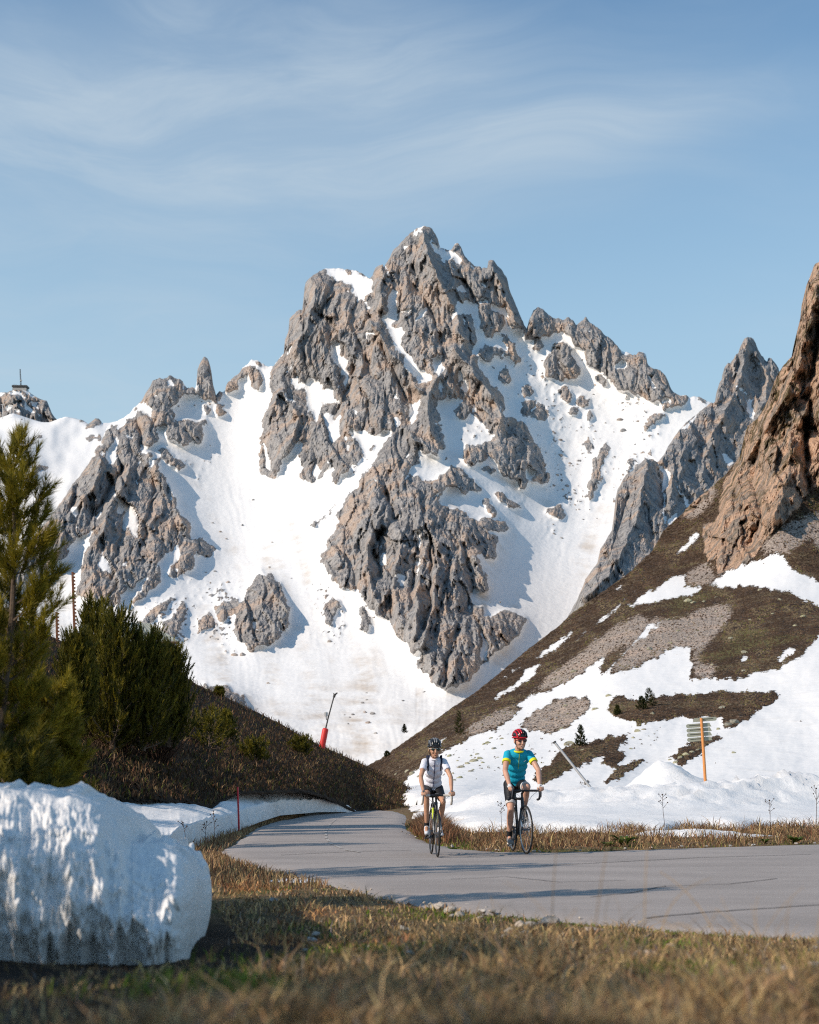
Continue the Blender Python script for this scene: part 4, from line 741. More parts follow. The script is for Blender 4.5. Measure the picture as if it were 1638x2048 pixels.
def crack(pts, w):
    P = [groundpt(*p) for p in pts]; D = []
    for a, b in zip(P[:-1], P[1:]):
        for t in np.linspace(0, 1, 14, endpoint=False):
            x = a[0] + (b[0] - a[0]) * t; y = a[1] + (b[1] - a[1]) * t; D.append((x + 0.02 * float(perlin(np.array(x * 5), np.array(y * 5), 3)), y + 0.03 * float(perlin(np.array(x * 4), np.array(y * 4), 8))))
    ribbon('crack', D, w, M['tar'], road)
crack([(1290, 1841), (1420, 1829), (1540, 1821), (1660, 1813)], 0.025); crack([(1080, 1735), (1230, 1727), (1400, 1718), (1638, 1711)], 0.03); crack([(560, 1713), (700, 1706), (830, 1703)], 0.03); crack([(900, 1762), (1010, 1757), (1120, 1768), (1260, 1764)], 0.02); crack([(1180, 1798), (1260, 1790), (1330, 1776), (1460, 1772), (1560, 1760)], 0.018); crack([(1000, 1712), (1100, 1709), (1190, 1703)], 0.022);

# ================================================================ shaded hill on the left
LH_SKY = [(-260, 1130), (0, 1225), (130, 1285), (250, 1318), (330, 1338), (372, 1356), (400, 1372), (440, 1389), (480, 1408), (520, 1427), (560, 1447), (600, 1470), (640, 1490), (680, 1508), (720, 1526), (740, 1535), (770, 1551), (800, 1566), (830, 1582), (850, 1597), (870, 1612)]
LH_BOT = [(-260, 1640), (100, 1612), (219, 1602), (342, 1602), (424, 1614), (475, 1586), (520, 1586), (604, 1582), (638, 1590), (684, 1608), (712, 1624), (800, 1624), (870, 1622)]
lb = np.array(LH_BOT); ls = np.array(LH_SKY)
dep_bot = [(-260, 15), (0, 19), (219, 25), (342, 28), (424, 31), (475, 34), (560, 39), (640, 44), (712, 50), (800, 54), (870, 56)]
dep_top = [(-260, 40), (0, 45), (250, 52), (372, 56), (520, 60), (640, 64), (740, 68), (830, 68), (870, 60)]
db_ = np.array(dep_bot, float); dt_ = np.array(dep_top, float)
def lh_depth(U, V):
    b = np.interp(U, lb[:, 0], lb[:, 1]); s = np.interp(U, ls[:, 0], ls[:, 1])
    t = np.clip((b - V) / np.maximum(b - s, 4), 0, 1)
    Y0 = np.interp(U, db_[:, 0], db_[:, 1]); Y1 = np.interp(U, dt_[:, 0], dt_[:, 1])
    Y = 1 / ((1 - t) / Y0 + t / Y1)
    return Y - 0.55 * fbm(U / 70, V / 40, 3, 600) - 0.22 * fbm(U / 9, V / 6, 3, 603) - 0.10 * ridged((U + 0.4 * V) / 16, V / 5, 2, 604)
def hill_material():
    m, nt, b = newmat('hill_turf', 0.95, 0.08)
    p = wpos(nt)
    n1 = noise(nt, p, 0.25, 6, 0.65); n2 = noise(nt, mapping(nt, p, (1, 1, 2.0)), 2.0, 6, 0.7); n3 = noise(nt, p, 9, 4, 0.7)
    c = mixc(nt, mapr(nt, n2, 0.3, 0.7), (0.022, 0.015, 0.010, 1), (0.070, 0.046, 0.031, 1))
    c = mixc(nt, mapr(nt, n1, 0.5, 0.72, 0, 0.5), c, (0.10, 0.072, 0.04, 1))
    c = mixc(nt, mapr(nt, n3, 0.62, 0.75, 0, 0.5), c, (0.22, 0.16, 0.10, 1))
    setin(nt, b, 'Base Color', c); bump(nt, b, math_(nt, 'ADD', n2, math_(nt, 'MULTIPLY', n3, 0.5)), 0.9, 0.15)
hill_material()
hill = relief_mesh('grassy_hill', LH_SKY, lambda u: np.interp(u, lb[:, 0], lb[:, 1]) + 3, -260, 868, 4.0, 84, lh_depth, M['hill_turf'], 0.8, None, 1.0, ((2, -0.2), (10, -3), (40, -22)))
tag(hill, 'dark brown grassy hill in shade beside the road', kind='structure')
def hill_pt(px, py):
    Y = float(lh_depth(np.array([[px]], float), np.array([[py]], float))[0, 0]); return atv(px, py, Y)
def hside_pt(px, py):
    Y = float(h_depth(np.array([[px]], float), np.array([[py]], float))[0, 0]); return atv(px, py, Y)
def mount_pt(px, py):
    Y = float(main_depth(np.array([[px]], float), np.array([[py]], float))[0, 0]); return atv(px, py, Y)

# ================================================================ snow
def snow_material(name, dirt=0.5, s=1.0, sss=0.0):
    m, nt, b = newmat(name, 0.65, 0.25)
    p = wpos(nt)
    n1 = noise(nt, p, 1.1 * s, 6, 0.65); n2 = noise(nt, p, 7 * s, 5, 0.7); n3 = noise(nt, p, (45 if s > 1 else 14) * s, 2, 0.6)
    d = math_(nt, 'MULTIPLY', mapr(nt, n1, 0.42, 0.75), mapr(nt, n2, 0.35, 0.75)); d = math_(nt, 'ADD', math_(nt, 'MULTIPLY', d, dirt), math_(nt, 'MULTIPLY', attr(nt, 'dirt'), mapr(nt, n2, 0.25, 0.65)), True)
    c = mixc(nt, d, (0.80, 0.79, 0.775, 1), (0.40, 0.34, 0.28, 1))
    c = mixc(nt, mapr(nt, n3, 0.66, 0.74, 0, 0.9 * dirt), c, (0.12, 0.095, 0.075, 1))
    setin(nt, b, 'Base Color', c)
    bump(nt, b, math_(nt, 'ADD', math_(nt, 'MULTIPLY', n2, 1.0), math_(nt, 'MULTIPLY', n3, 0.25 if s > 1 else 0.1)), 0.42 if s > 1 else 0.5, 0.05)
    return m
snow_material('old_snow', 0.55); snow_material('dirty_snow', 0.38, 1.6); snow_material('clean_snow', 0.22, 0.8)

# ---- snow lying along the left side of the road (wall cut by the plough, then the sheet up to the hill)
wb = np.array([(150, 1740, 18.0), (260, 1722, 19.0), (340, 1712, 20.0), (376, 1699, 21.5), (437, 1671, 26.5), (475, 1658, 30), (520, 1640, 35), (560, 1627, 39.5), (640, 1620, 45), (690, 1620, 48), (712, 1624, 50)], float)
wl = np.array([(150, 1690, 18.4), (260, 1672, 19.4), (340, 1672, 20.3), (359, 1652, 21.8), (397, 1642, 24), (465, 1627, 30.4), (496, 1615, 33.8), (560, 1601, 40), (640, 1598, 45.4), (690, 1608, 48.5), (712, 1622, 50.2)], float)
wk = np.array([(150, 1592, 25), (219, 1592, 26.5), (284, 1597, 28.5), (342, 1592, 30), (386, 1601, 31.5), (424, 1609, 32.3), (436, 1590, 35), (444, 1577, 37), (475, 1570, 38.5), (520, 1578, 41.5), (549, 1573, 43.5), (604, 1573, 47), (638, 1580, 48), (653, 1582, 49), (684, 1603, 50.4), (712, 1621, 50.6)], float)
u = np.arange(150, 712.1, 2.0)
def li(t, k): return np.interp(u, t[:, 0], t[:, k])
rowsV = []; rowsY = []; sharp = 0
jagw = 3.0 * fbm(u / 14, u * 0, 3, 611) ; jagl = 2.6 * fbm(u / 9, u * 0 + 3, 3, 612); jagk = 4.0 * fbm(u / 11, u * 0 + 5, 3, 613)
for t in np.linspace(0, 1, 10):
    rowsV.append((li(wb, 1) + 4) * (1 - t) + (li(wl, 1) + jagl) * t); rowsY.append(li(wb, 2) * (1 - t) + li(wl, 2) * t + 0.10 * np.sin(t * PI) * 1.0 + 0.12 * fbm(u / 7, u * 0 + t * 1.1, 3, 615) * np.sin(t * PI * 0.9 + 0.2))
for t in np.linspace(0, 1, 34)[1:]:
    rowsV.append((li(wl, 1) + jagl * (1 - t) ** 8) * (1 - t) + (li(wk, 1) + jagk * t ** 8) * t); rowsY.append(1 / ((1 - t) / li(wl, 2) + t / li(wk, 2)) + 0.05 * fbm(u / 40, u * 0 + t * 4, 3, 617))
Vv = np.array(rowsV); Yy = np.array(rowsY); Uu = np.repeat(u[None], len(Vv), 0)
X_, Y_, Z_ = at(Uu, Vv, Yy); Z_ = Z_ + 0.035 * fbm(X_ * 0.8, Y_ * 0.5, 3, 619) * (np.arange(len(Vv)) > 9)[:, None]
X_ = np.concatenate([X_, X_[-1:]]); Y_ = np.concatenate([Y_, Y_[-1:] + 0.4]); Z_ = np.concatenate([Z_, Z_[-1:] - 0.5])
dirt_ = np.zeros(X_.shape); dirt_[:9] = np.linspace(0.9, 0.15, 9)[:, None] * 0.6
verge_snow = mesh_np('roadside_snow', np.stack([X_, Y_, Z_], -1).reshape(-1, 3), grid_faces(*X_.shape), M['old_snow'], True, {'dirt': dirt_.ravel()})
tag(verge_snow, 'low snow bank cut upright along the road below the dark hill', 'snow bank')
# small remnant at the foot of the hill
def snow_patch(name, outline_fn, x0, x1, y0, y1, step, thick, mat, label, cat='snow patch', extra=None, base=None):
    xs_ = np.arange(x0, x1, step); ys_ = np.arange(y0, y1, step); A, B = np.meshgrid(xs_, ys_)
    t = outline_fn(A, B)                                         # > 0 inside, about metres
    zb = (base or ground_z)(A, B)
    z = zb + np.clip(thick * (1 - np.exp(-np.maximum(t, 0) / 0.35)) + np.minimum(t, 0) * 1.3, -0.65, 9) + (extra(A, B) * np.clip((t - 0.1) / 1.2, 0, 1) if extra else 0)
    ins = t > -0.5
    q = ins[:-1, :-1] & ins[1:, :-1] & ins[:-1, 1:] & ins[1:, 1:]
    used = np.zeros(A.shape, bool); used[:-1, :-1] |= q; used[1:, :-1] |= q; used[:-1, 1:] |= q; used[1:, 1:] |= q
    idx = -np.ones(A.shape, int); idx[used] = np.arange(used.sum()); qa = np.argwhere(q)
    Fq = np.c_[idx[qa[:, 0], qa[:, 1]], idx[qa[:, 0], qa[:, 1] + 1], idx[qa[:, 0] + 1, qa[:, 1] + 1], idx[qa[:, 0] + 1, qa[:, 1]]]
    o = mesh_np(name, np.stack([A[used], B[used], z[used]], -1), Fq, mat, True, {'dirt': np.zeros(used.sum())})
    return tag(o, label, cat)
# ---- snow field beyond the right verge: ploughed ridge, heap and sheet up to the hillside
edge_pts = [(60, 60), (40, 42), (14, 33), (10, 30.5), (8, 30), (6, 29.5), (4.5, 28.0), (3.2, 27.6), (2.0, 27.4), (1.1, 28.8), (0.75, 31.0), (0.7, 36), (0.9, 42), (1.2, 50), (0.0, 58), (-1.5, 75)]
def field_edge(x):     # near border of the snow: x -> y
    return np.interp(x, [-2, 0.2, 1.0, 2.0, 3.2, 4.5, 6, 8, 10, 14, 40], [38, 31.5, 28.6, 27.2, 27.6, 28.0, 29.5, 30, 30.5, 33, 42])
def field_base(x, y):
    rd = np.clip(y - field_edge(x), 0, 60); return 0.10 + 0.006 * rd + np.clip(y - 48, 0, 30) * 0.012
def field_extra(x, y):
    yr = 37.5 + 0.25 * x + 0.8 * np.sin(x * 0.7)                  # crest of the ploughed ridge
    d = (y - yr); w = np.where(d < 0, 1.5, 2.4)
    amp = np.interp(x, [-1, 1.5, 3, 5, 7, 9, 10.6, 12.2, 14, 20, 40], [0.05, 0.22, 0.30, 0.36, 0.40, 0.50, 0.68, 0.60, 0.52, 0.55, 0.6])
    ridge = amp * np.exp(-(d / w) ** 2)
    lump = (0.26 * ridged(x * 1.1, y * 1.1, 3, 631) + 0.15 * fbm(x * 3.2, y * 3.2, 3, 633)) * np.exp(-(d / (w * 1.25)) ** 2) * np.clip(amp * 2.4, 0, 1.2)
    heap = 1.30 * np.exp(-(((x - 8.4) / 1.15) ** 2 + ((y - 48) / 1.9) ** 2) ** 0.75) + 0.42 * np.exp(-((x - 10.5) / 1.7) ** 2 - ((y - 48.5) / 2.2) ** 2)
    return ridge + lump + heap * (1 + 0.10 * fbm(x * 3, y * 3, 2, 639)) + 0.05 * fbm(x * 0.6, y * 0.35, 3, 641) + 0.012 * fbm(x * 4, y * 4, 2, 642)
def field_out(x, y):
    d = seg_dist(x, y, edge_pts); ins = inpoly(x, y, edge_pts + [(60, 80), (-1.5, 80)])
    return np.where(ins, d, -d) + 0.75 * fbm(x * 0.7, y * 0.5, 4, 645)
snow_patch('snow_field', field_out, -1.6, 40, 25.5, 74, 0.19, 0.18, M['clean_snow'], '', base=field_base, extra=field_extra)
sf = bpy.data.objects['snow_field']; del sf['category']
tag(sf, 'flat old snow with a ploughed ridge and a heap between verge and hillside', kind='structure')
snow_patch('snow_patch', lambda x, y: 0.55 - np.hypot((x - 5.2) / 1.7, (y - 26.4) / 0.75) * 0.6 + 0.14 * fbm(x * 2, y * 2, 3, 651), 3.0, 7.5, 25, 28, 0.06, 0.10, M['old_snow'], 'thin leftover snow patch in the brown verge grass beyond the road')
snow_patch('snow_patch', lambda x, y: 0.5 - np.hypot((x + 0.9) / 1.6, (y - 60) / 2.0) * 0.55 + 0.25 * fbm(x * 1.2, y * 0.9, 3, 655), -3.2, 2.2, 56, 63, 0.1, 0.55, M['old_snow'], 'small snow remnant at the foot of the dark hill where the road ends', base=lambda x, y: 0.0 * x + 0.05)
snow_patch('snow_patch', lambda x, y: 0.16 - np.hypot((x + 1.22) / 0.17, (y - 15.3) / 0.22) * 0.12 + 0.04 * fbm(x * 6, y * 6, 2, 659), -1.7, -0.8, 14.6, 16.0, 0.02, 0.10, M['dirty_snow'], 'scrap of dirty snow at the near road edge')

# ---- big melting snow bank in the left foreground
bk_b = np.array([(-260, 1890), (-60, 1895), (0, 1897), (25, 1908), (60, 1920), (80, 1926), (110, 1920), (140, 1898), (170, 1890), (200, 1905), (225, 1922), (236, 1906), (260, 1898), (300, 1920), (330, 1908), (355, 1902), (375, 1908), (390, 1898), (402, 1885), (412, 1870)], float)
bk_c = np.array([(-260, 1568), (-60, 1572), (0, 1576), (40, 1581), (80, 1582), (130, 1584), (155, 1590), (180, 1601), (200, 1612), (215, 1626), (232, 1646), (246, 1668), (262, 1686), (290, 1688), (320, 1684), (350, 1690), (378, 1701), (398, 1722), (410, 1752), (414, 1790)], float)
u = np.concatenate([np.arange(-260, 0, 4.0), np.arange(0, 396.1, 1.5)])
cu = np.interp(u, [-260, 0, 200, 300, 360, 396], [-260, 0, 200, 300, 356, 378])                 # crest columns: the end of the bank rounds over
yb = np.interp(u, bk_b[:, 0], bk_b[:, 1]); yc = np.interp(cu, bk_c[:, 0], bk_c[:, 1])
Yb = np.interp(u, [-260, 0, 300, 380, 396], [6.3, 6.45, 6.6, 6.8, 7.2]); Yc = np.interp(u, [-260, 0, 130, 250, 330, 380, 396], [7.5, 7.6, 7.8, 8.2, 8.5, 8.6, 8.7])
lob = np.abs(np.sin(PI * (u / 47 + 0.55 * fbm(u / 60, u * 0, 2, 662)))) ** 0.8                   # scalloped melting foot
yb = yb + 5 * fbm(u / 30, u * 0, 3, 661) + 4 - 22 * (1 - lob)
T = np.linspace(0, 1, 90); RU = []; RV = []; RY = []; DR = []
for t in T:
    V = yb + (yc - yb) * np.sin(t * PI / 2) ** 1.0
    Y = Yb + (Yc - Yb) * t ** 1.8 - 0.14 * np.sin(PI * t) + 0.04 * np.exp(-t / 0.04)         # undercut foot
    wv_ = u + 18 * fbm(u / 70, t * 1.2 + u * 0, 2, 664)
    runnel = 1.1 * fbm(wv_ / 52, u * 0 + t * 0.5, 2, 663, 0.45) + 0.28 * ridged(wv_ / 38 + 7, u * 0 + t * 0.6, 2, 665)
    amp = 0.062 * np.sin(PI * np.clip(t * 0.95 + 0.06, 0, 1)) ** 0.8 * np.interp(u, [230, 330], [1, 0.6])
    cups = np.exp(-((t - 0.16) / 0.12) ** 2) * (0.05 * fbm(u / 46, u * 0 + t * 2.4, 2, 667) + 0.012 * fbm(u / 14, u * 0 + t * 7, 2, 668))
    lumps = 0.055 * fbm(u / 40, u * 0 + t * 4, 4, 669, 0.6) + 0.018 * fbm(u / 160, u * 0 + t * 13, 2, 673) + 0.014 * fbm(u / 8, u * 0 + t * 14, 3, 670, 0.65)
    RU.append(u + (cu - u) * t + np.interp(u, [330, 396], [0, 24]) * np.sin(PI * t ** 0.8)); RV.append(V + 9 * fbm(u / 40, u * 0 + t * 3, 2, 672) * t * (1 - t) * 2)
    RY.append(Y - amp * runnel - cups - lumps + 0.03 * (1 - lob) * np.exp(-t / 0.10) + 1.5 * np.clip((u - 340) / 56, 0, 1) ** 2.5)
    DR.append(np.clip(0.8 * np.clip(-runnel * 1.3 - 0.15, 0, 1) * np.sin(PI * t) ** 0.7 + 0.05 * np.exp(-t / 0.06) + 0.2 * np.exp(-((t - 0.78) / 0.10) ** 2), 0, 1))
V = np.array(RV); Y = np.array(RY); U_ = np.array(RU)
X_, Y_, Z_ = at(U_, V, Y); D_ = np.array(DR)
rim = 0.035 * fbm(X_ * 3, Y_ * 3, 3, 675); Z_ = Z_ + rim * (T[:, None] > 0.5)
for dy, dz in ((0.35, 0.03), (0.8, 0.0), (1.6, -0.06), (2.6, -0.2), (3.4, -0.5), (3.6, -1.2)):
    X_ = np.concatenate([X_, X_[89:90] - 0.06 * dy]); Y_ = np.concatenate([Y_, Y_[89:90] + dy * np.interp(u, [250, 412], [1, 0.35])]); Z_ = np.concatenate([Z_, Z_[89:90] + dz + 0.05 * fbm(u / 30, u * 0 + dy * 2, 2, 677)]); D_ = np.concatenate([D_, D_[89:90] * 0 + 0.1])
# foot tucked under
X_ = np.concatenate([X_[:1], X_]); Y_ = np.concatenate([Y_[:1] + 0.10, Y_]); Z_ = np.concatenate([Z_[:1] - 0.35, Z_]); D_ = np.concatenate([D_[:1], D_])
# close the rounded right end
eX, eY, eZ, eD = X_[:, -1:], Y_[:, -1:], Z_[:, -1:], D_[:, -1:]
for ox, oy, kz in ((-0.01, 0.25, 1.0), (-0.05, 0.6, 0.93), (-0.16, 1.1, 0.7), (-0.30, 1.7, 0.0)):
    X_ = np.concatenate([X_, eX + ox], 1); Y_ = np.concatenate([Y_, eY + oy], 1); Z_ = np.concatenate([Z_, np.where(eZ > 0.1, 0.1 + (eZ - 0.1) * kz, eZ) - 0.1 * (1 - kz)], 1); D_ = np.concatenate([D_, eD], 1)
bank = mesh_np('snow_bank', np.stack([X_, Y_, Z_], -1).reshape(-1, 3), grid_faces(*X_.shape), M['dirty_snow'], True, {'dirt': (D_ * 0.34).ravel()})
tag(bank, 'big fluted bank of dirty melting snow with undercut foot in the left foreground', 'snow bank')

# ================================================================ vegetation
def leaf_material(name, dark, light, rough=0.55, trans=0.0):
    m, nt, b = newmat(name, rough, 0.25)
    t = attr(nt, 'tint'); p = wpos(nt)
    c = mixc(nt, t, dark, light); c = mixc(nt, mapr(nt, noise(nt, p, 3.0, 3), 0.3, 0.7, 0.0, 0.25), c, (0.02, 0.02, 0.008, 1))
    setin(nt, b, 'Base Color', c)
    tl = nd(nt, 'ShaderNodeBsdfTranslucent', None, {'Color': c}); mx = nd(nt, 'ShaderNodeMixShader', None, {0: 0.35, 1: b.outputs[0], 2: tl.outputs[0]}); nt.links.new(mx.outputs[0], nt.nodes['Material Output'].inputs[0])
    return m
leaf_material('pine_needles', (0.022, 0.036, 0.008), (0.40, 0.31, 0.028)); leaf_material('spruce_needles', (0.022, 0.032, 0.010), (0.105, 0.105, 0.022))
plain('bark', (0.13, 0.095, 0.07), 0.9, 0.35, 12, 0.1, 0, 0.6); plain('twig_grey', (0.17, 0.11, 0.085), 0.9, 0.3, 9, 0.1); plain('twig_brown', (0.085, 0.05, 0.035), 0.9, 0.3, 9, 0.1)

def needle_mesh(name, P, D, L, tint, nn, nl, nw, rng, mat, parent, spread=(0.45, 1.05), s0=0.0):
    """P, D: shoot bases and directions; L shoot length; nn needles on each shoot"""
    n = len(P); P = np.repeat(P, nn, 0); D = np.repeat(D, nn, 0); L = np.repeat(L, nn); tint = np.repeat(tint, nn)
    N = n * nn
    s = s0 + (1 - s0) * rng.random(N) ** 0.8
    a = rng.random(N) * 2 * PI; ang = rng.uniform(spread[0], spread[1], N) * (1.1 - 0.45 * s)
    ref = np.where(np.abs(D[:, 2:3]) > 0.9, np.array([[1.0, 0, 0]]), np.array([[0, 0, 1.0]]))
    e1 = np.cross(D, ref); e1 /= np.linalg.norm(e1, axis=1, keepdims=True) + 1e-9; e2 = np.cross(D, e1)
    rd = e1 * np.cos(a)[:, None] + e2 * np.sin(a)[:, None]
    nd_ = D * np.cos(ang)[:, None] + rd * np.sin(ang)[:, None]
    b = P + D * (L * s)[:, None]; l = nl * rng.uniform(0.7, 1.15, N); tip = b + nd_ * l[:, None]
    side = np.cross(nd_, rng.normal(size=(N, 3))); side /= np.linalg.norm(side, axis=1, keepdims=True) + 1e-9
    V = np.empty((N, 3, 3)); V[:, 0] = b - side * nw * 0.5; V[:, 1] = b + side * nw * 0.5; V[:, 2] = tip
    tt = np.repeat(np.clip(tint + rng.normal(0, 0.08, N), 0, 1), 3)
    return mesh_np(name, V.reshape(-1, 3), np.arange(N * 3).reshape(-1, 3), mat, False, {'tint': tt}, parent)

def pine(name, base, H, R, nb, seed, label, tuft=(0.10, 0.17), per=9, nn=46, nl=0.07, nw=0.004, mat='pine_needles', shape=0.8, rise=(0.25, 1.1), trunk_r=0.05, cat='pine tree', group=None, low=0.05, lean=(0, 0), tint0=0.38, upw=0.75, spread=(0.45, 1.05)):
    rng = np.random.default_rng(seed); root = empty(name, base); tag(root, label, cat, group)
    mb = MB(); lx, ly = lean
    ax = lambda h: Vector((lx * h / H + 0.04 * H * 0.2 * math.sin(h * 2.1 + seed), ly * h / H + 0.04 * H * 0.2 * math.cos(h * 1.7 + seed), h))
    mb.tube([ax(H * t) for t in np.linspace(-0.04, 0.99, 12)], [trunk_r * (1 - 0.93 * t) for t in np.linspace(0, 1, 12)], 7)
    P = []; D = []; L = []; Tn = []
    for i in range(nb):
        f = (i + rng.random()) / nb; h = H * (low + (0.97 - low) * f)
        az = i * 2.399 + rng.uniform(-0.5, 0.5); out = Vector((math.cos(az), math.sin(az), 0))
        l = (R * (1 - h / H) ** shape + 0.05 * H * 0.35) * rng.uniform(0.7, 1.12)
        up = rise[0] + (rise[1] - rise[0]) * (h / H) + rng.uniform(-0.12, 0.12); cu = rng.uniform(0.15, 0.5)
        c0 = ax(h); pts = [c0 + out * l * t + Vector((0, 0, 1)) * l * (up * t * 0.75 + cu * t * t - 0.12 * t) for t in np.linspace(0, 1, 6)]
        r0 = max(0.004, trunk_r * 0.34 * (1 - h / H) + 0.003); mb.tube(pts, [r0 * (1 - 0.8 * t) for t in np.linspace(0, 1, 6)], 4, False)
        k = max(3, int(per * l / max(R, 0.05) + 2))
        for j in range(k):
            t = 1.0 if j == 0 else rng.uniform(0.22, 1.0); q = min(int(t * 5), 4); fr = t * 5 - q; p = pts[q].lerp(pts[q + 1], fr); bd = (pts[q + 1] - pts[q]).normalized()
            lat = Vector(rng.normal(size=3)); lat = (lat - bd * lat.dot(bd)).normalized()
            off = 0 if j == 0 else rng.uniform(0.02, 0.28) * l * (1.1 - 0.6 * t)
            d = (bd * 0.8 + lat * (0 if j == 0 else 0.75) + Vector((0, 0, upw))).normalized(); tl = rng.uniform(*tuft)
            pp = p + lat * off
            if off > 0.05: mb.tube([p, pp], [r0 * 0.4, r0 * 0.25], 3, False)
            P.append(pp - d * tl * 0.3); D.append(d); L.append(tl); Tn.append(np.clip(tint0 + 0.25 * (t - 0.6) + rng.normal(0, 0.17), 0, 1))
    P.append(ax(H * 0.95)); D.append(Vector((0, 0, 1))); L.append(0.07 * H); Tn.append(0.6)
    tr_ = mb.build('trunk', M['bark'], root)
    needle_mesh('crown', np.array([tuple(p) for p in P]), np.array([tuple(d) for d in D]), np.array(L), np.array(Tn), nn, nl, nw, rng, M[mat], root, spread)
    return root
# near pine at the picture's left border and its neighbours
pine('pine_tree', (-3.12, 11.0, 0.15), 3.50, 0.40, 54, 3, 'tall loose pine standing just behind the big snow bank at the left border', per=15, nn=80, nl=0.105, nw=0.0065, trunk_r=0.055, shape=0.5, tint0=0.64, tuft=(0.13, 0.26), rise=(0.35, 1.1), upw=1.0, spread=(0.35, 0.9))
pine('pine_tree', (-2.92, 11.7, 0.2), 1.55, 0.34, 40, 5, 'low bushy pine with yellow-green tips right of the tall loose pine', per=16, nn=60, nl=0.09, nw=0.0062, trunk_r=0.03, shape=0.4, tint0=0.68)
pine('pine_tree', (-2.98, 10.6, 0.15), 1.0, 0.52, 50, 7, 'dark bushy pine low behind the snow bank at the left border', per=18, nn=60, nl=0.09, nw=0.0065, trunk_r=0.03, shape=0.35, tint0=0.18)
# dense clump on the hill
for i, (px, pb, ptop, D_, R_, sd, lab) in enumerate([(182, 1465, 1220, 31, 0.48, 11, 'dense dark pine with the highest top in the clump on the hill'), (226, 1480, 1244, 30, 0.55, 12, 'dense dark pine in the middle of the clump on the hill'),
      (286, 1484, 1288, 30.5, 0.58, 13, 'dense dark pine right of the middle in the clump, in front of the hut roof'), (336, 1478, 1312, 31.5, 0.48, 14, 'narrow dark pine at the right end of the clump on the hill'), (150, 1430, 1290, 28, 0.40, 15, 'yellow-tipped pine between the clump and the tall loose pine')]):
    b = atv(px, pb, D_); top = atv(px, ptop, D_); H = top.z - b.z
    pine('pine_tree', (b.x, b.y, b.z - 0.1), H + 0.1, R_, 110, sd, lab, tuft=(0.22, 0.42), per=13, nn=44, nl=0.085, nw=0.013, trunk_r=0.06, shape=0.34, rise=(0.6, 1.5), upw=1.5, spread=(0.3, 0.8), low=-0.03, group='pines of the clump on the hill', tint0=0.26)
for px, py, hpx, R_, sd, lab in [(418, 1500, 62, 0.75, 21, 'dark low mountain pine left of the small yellow-green pine on the hill'), (452, 1478, 46, 0.38, 22, 'small pine with yellow-green top on the brown hill'), (508, 1522, 30, 0.5, 23, 'dark round dwarf pine low on the brown hill'), (600, 1508, 26, 0.45, 24, 'dwarf pine on the brown hill below the red padded post'), (438, 1392, 12, 0.2, 25, 'tiny pine on the crest of the brown hill')]:
    b = hill_pt(px, py); H = hpx / F * b.y
    pine('dwarf_pine', (b.x, b.y, b.z - 0.05), H + 0.05, R_, 26, sd, lab, tuft=(0.12, 0.2), per=13, nn=26, nl=0.08, nw=0.02, trunk_r=0.03, shape=0.4, group='small pines on the brown hill', tint0=0.3)
# spruces on the sunlit hillside
for px, py, hpx, R_, sd, lab in [(1161, 1492, 40, 0.42, 31, 'small spruce on the snowy slope left of the signpost'), (1298, 1412, 34, 0.55, 32, 'taller of the two spruces on the brown cut bank above the signpost'), (1283, 1418, 24, 0.42, 33, 'lower spruce beside the taller one on the brown cut bank'), (1235, 1429, 17, 0.30, 34, 'tiny yellowish spruce at the left end of the brown cut bank'), (918, 1470, 46, 0.42, 35, 'slender yellow-green spruce on the hillside between the two cyclists'), (809, 1464, 15, 0.2, 36, 'tiny dark spruce on the crest left of the woman cyclist'), (774, 1512, 9, 0.25, 37, 'tiny green bush low on the sunlit hillside')]:
    b = hside_pt(px, py); H = hpx / F * b.y
    pine('spruce_tree', (b.x, b.y - 0.1, b.z - 0.1), H + 0.1, R_ * b.y / 95, 34, sd, lab, tuft=(0.12, 0.2), per=10, nn=22, nl=0.07, nw=0.03, mat='spruce_needles', trunk_r=0.04, shape=0.9, rise=(-0.05, 0.5), cat='spruce', group='young spruces on the sunlit hillside', tint0=0.5 if px in (1235, 918, 774) else 0.25)
# trees left of the picture whose shade falls on the road, the bank and the grass
for i, (x, y, h, r) in enumerate([(-5.2, 14.2, 4.6, 1.0), (-7.6, 20.5, 4.6, 1.0), (-9.0, 25.0, 5.0, 1.1), (-4.3, 2.2, 3.0, 1.2), (-4.6, 4.4, 3.2, 1.3), (-5.6, 6.4, 3.8, 1.4), (-6.6, 9.4, 4.0, 1.4), (-6.0, 3.4, 4.0, 1.4), (-3.9, 0.6, 2.5, 1.1), (-4.9, 1.6, 3.0, 1.2)]):
    pine('pine_tree', (x, y, float(ground_z(x, y)) - 0.05), h, r, 60, 50 + i, 'pine left of the road whose shade falls across it', tuft=(0.18, 0.3), per=15, nn=24, nl=0.11, nw=0.024, trunk_r=0.07, shape=0.5, group='pines outside the left border')

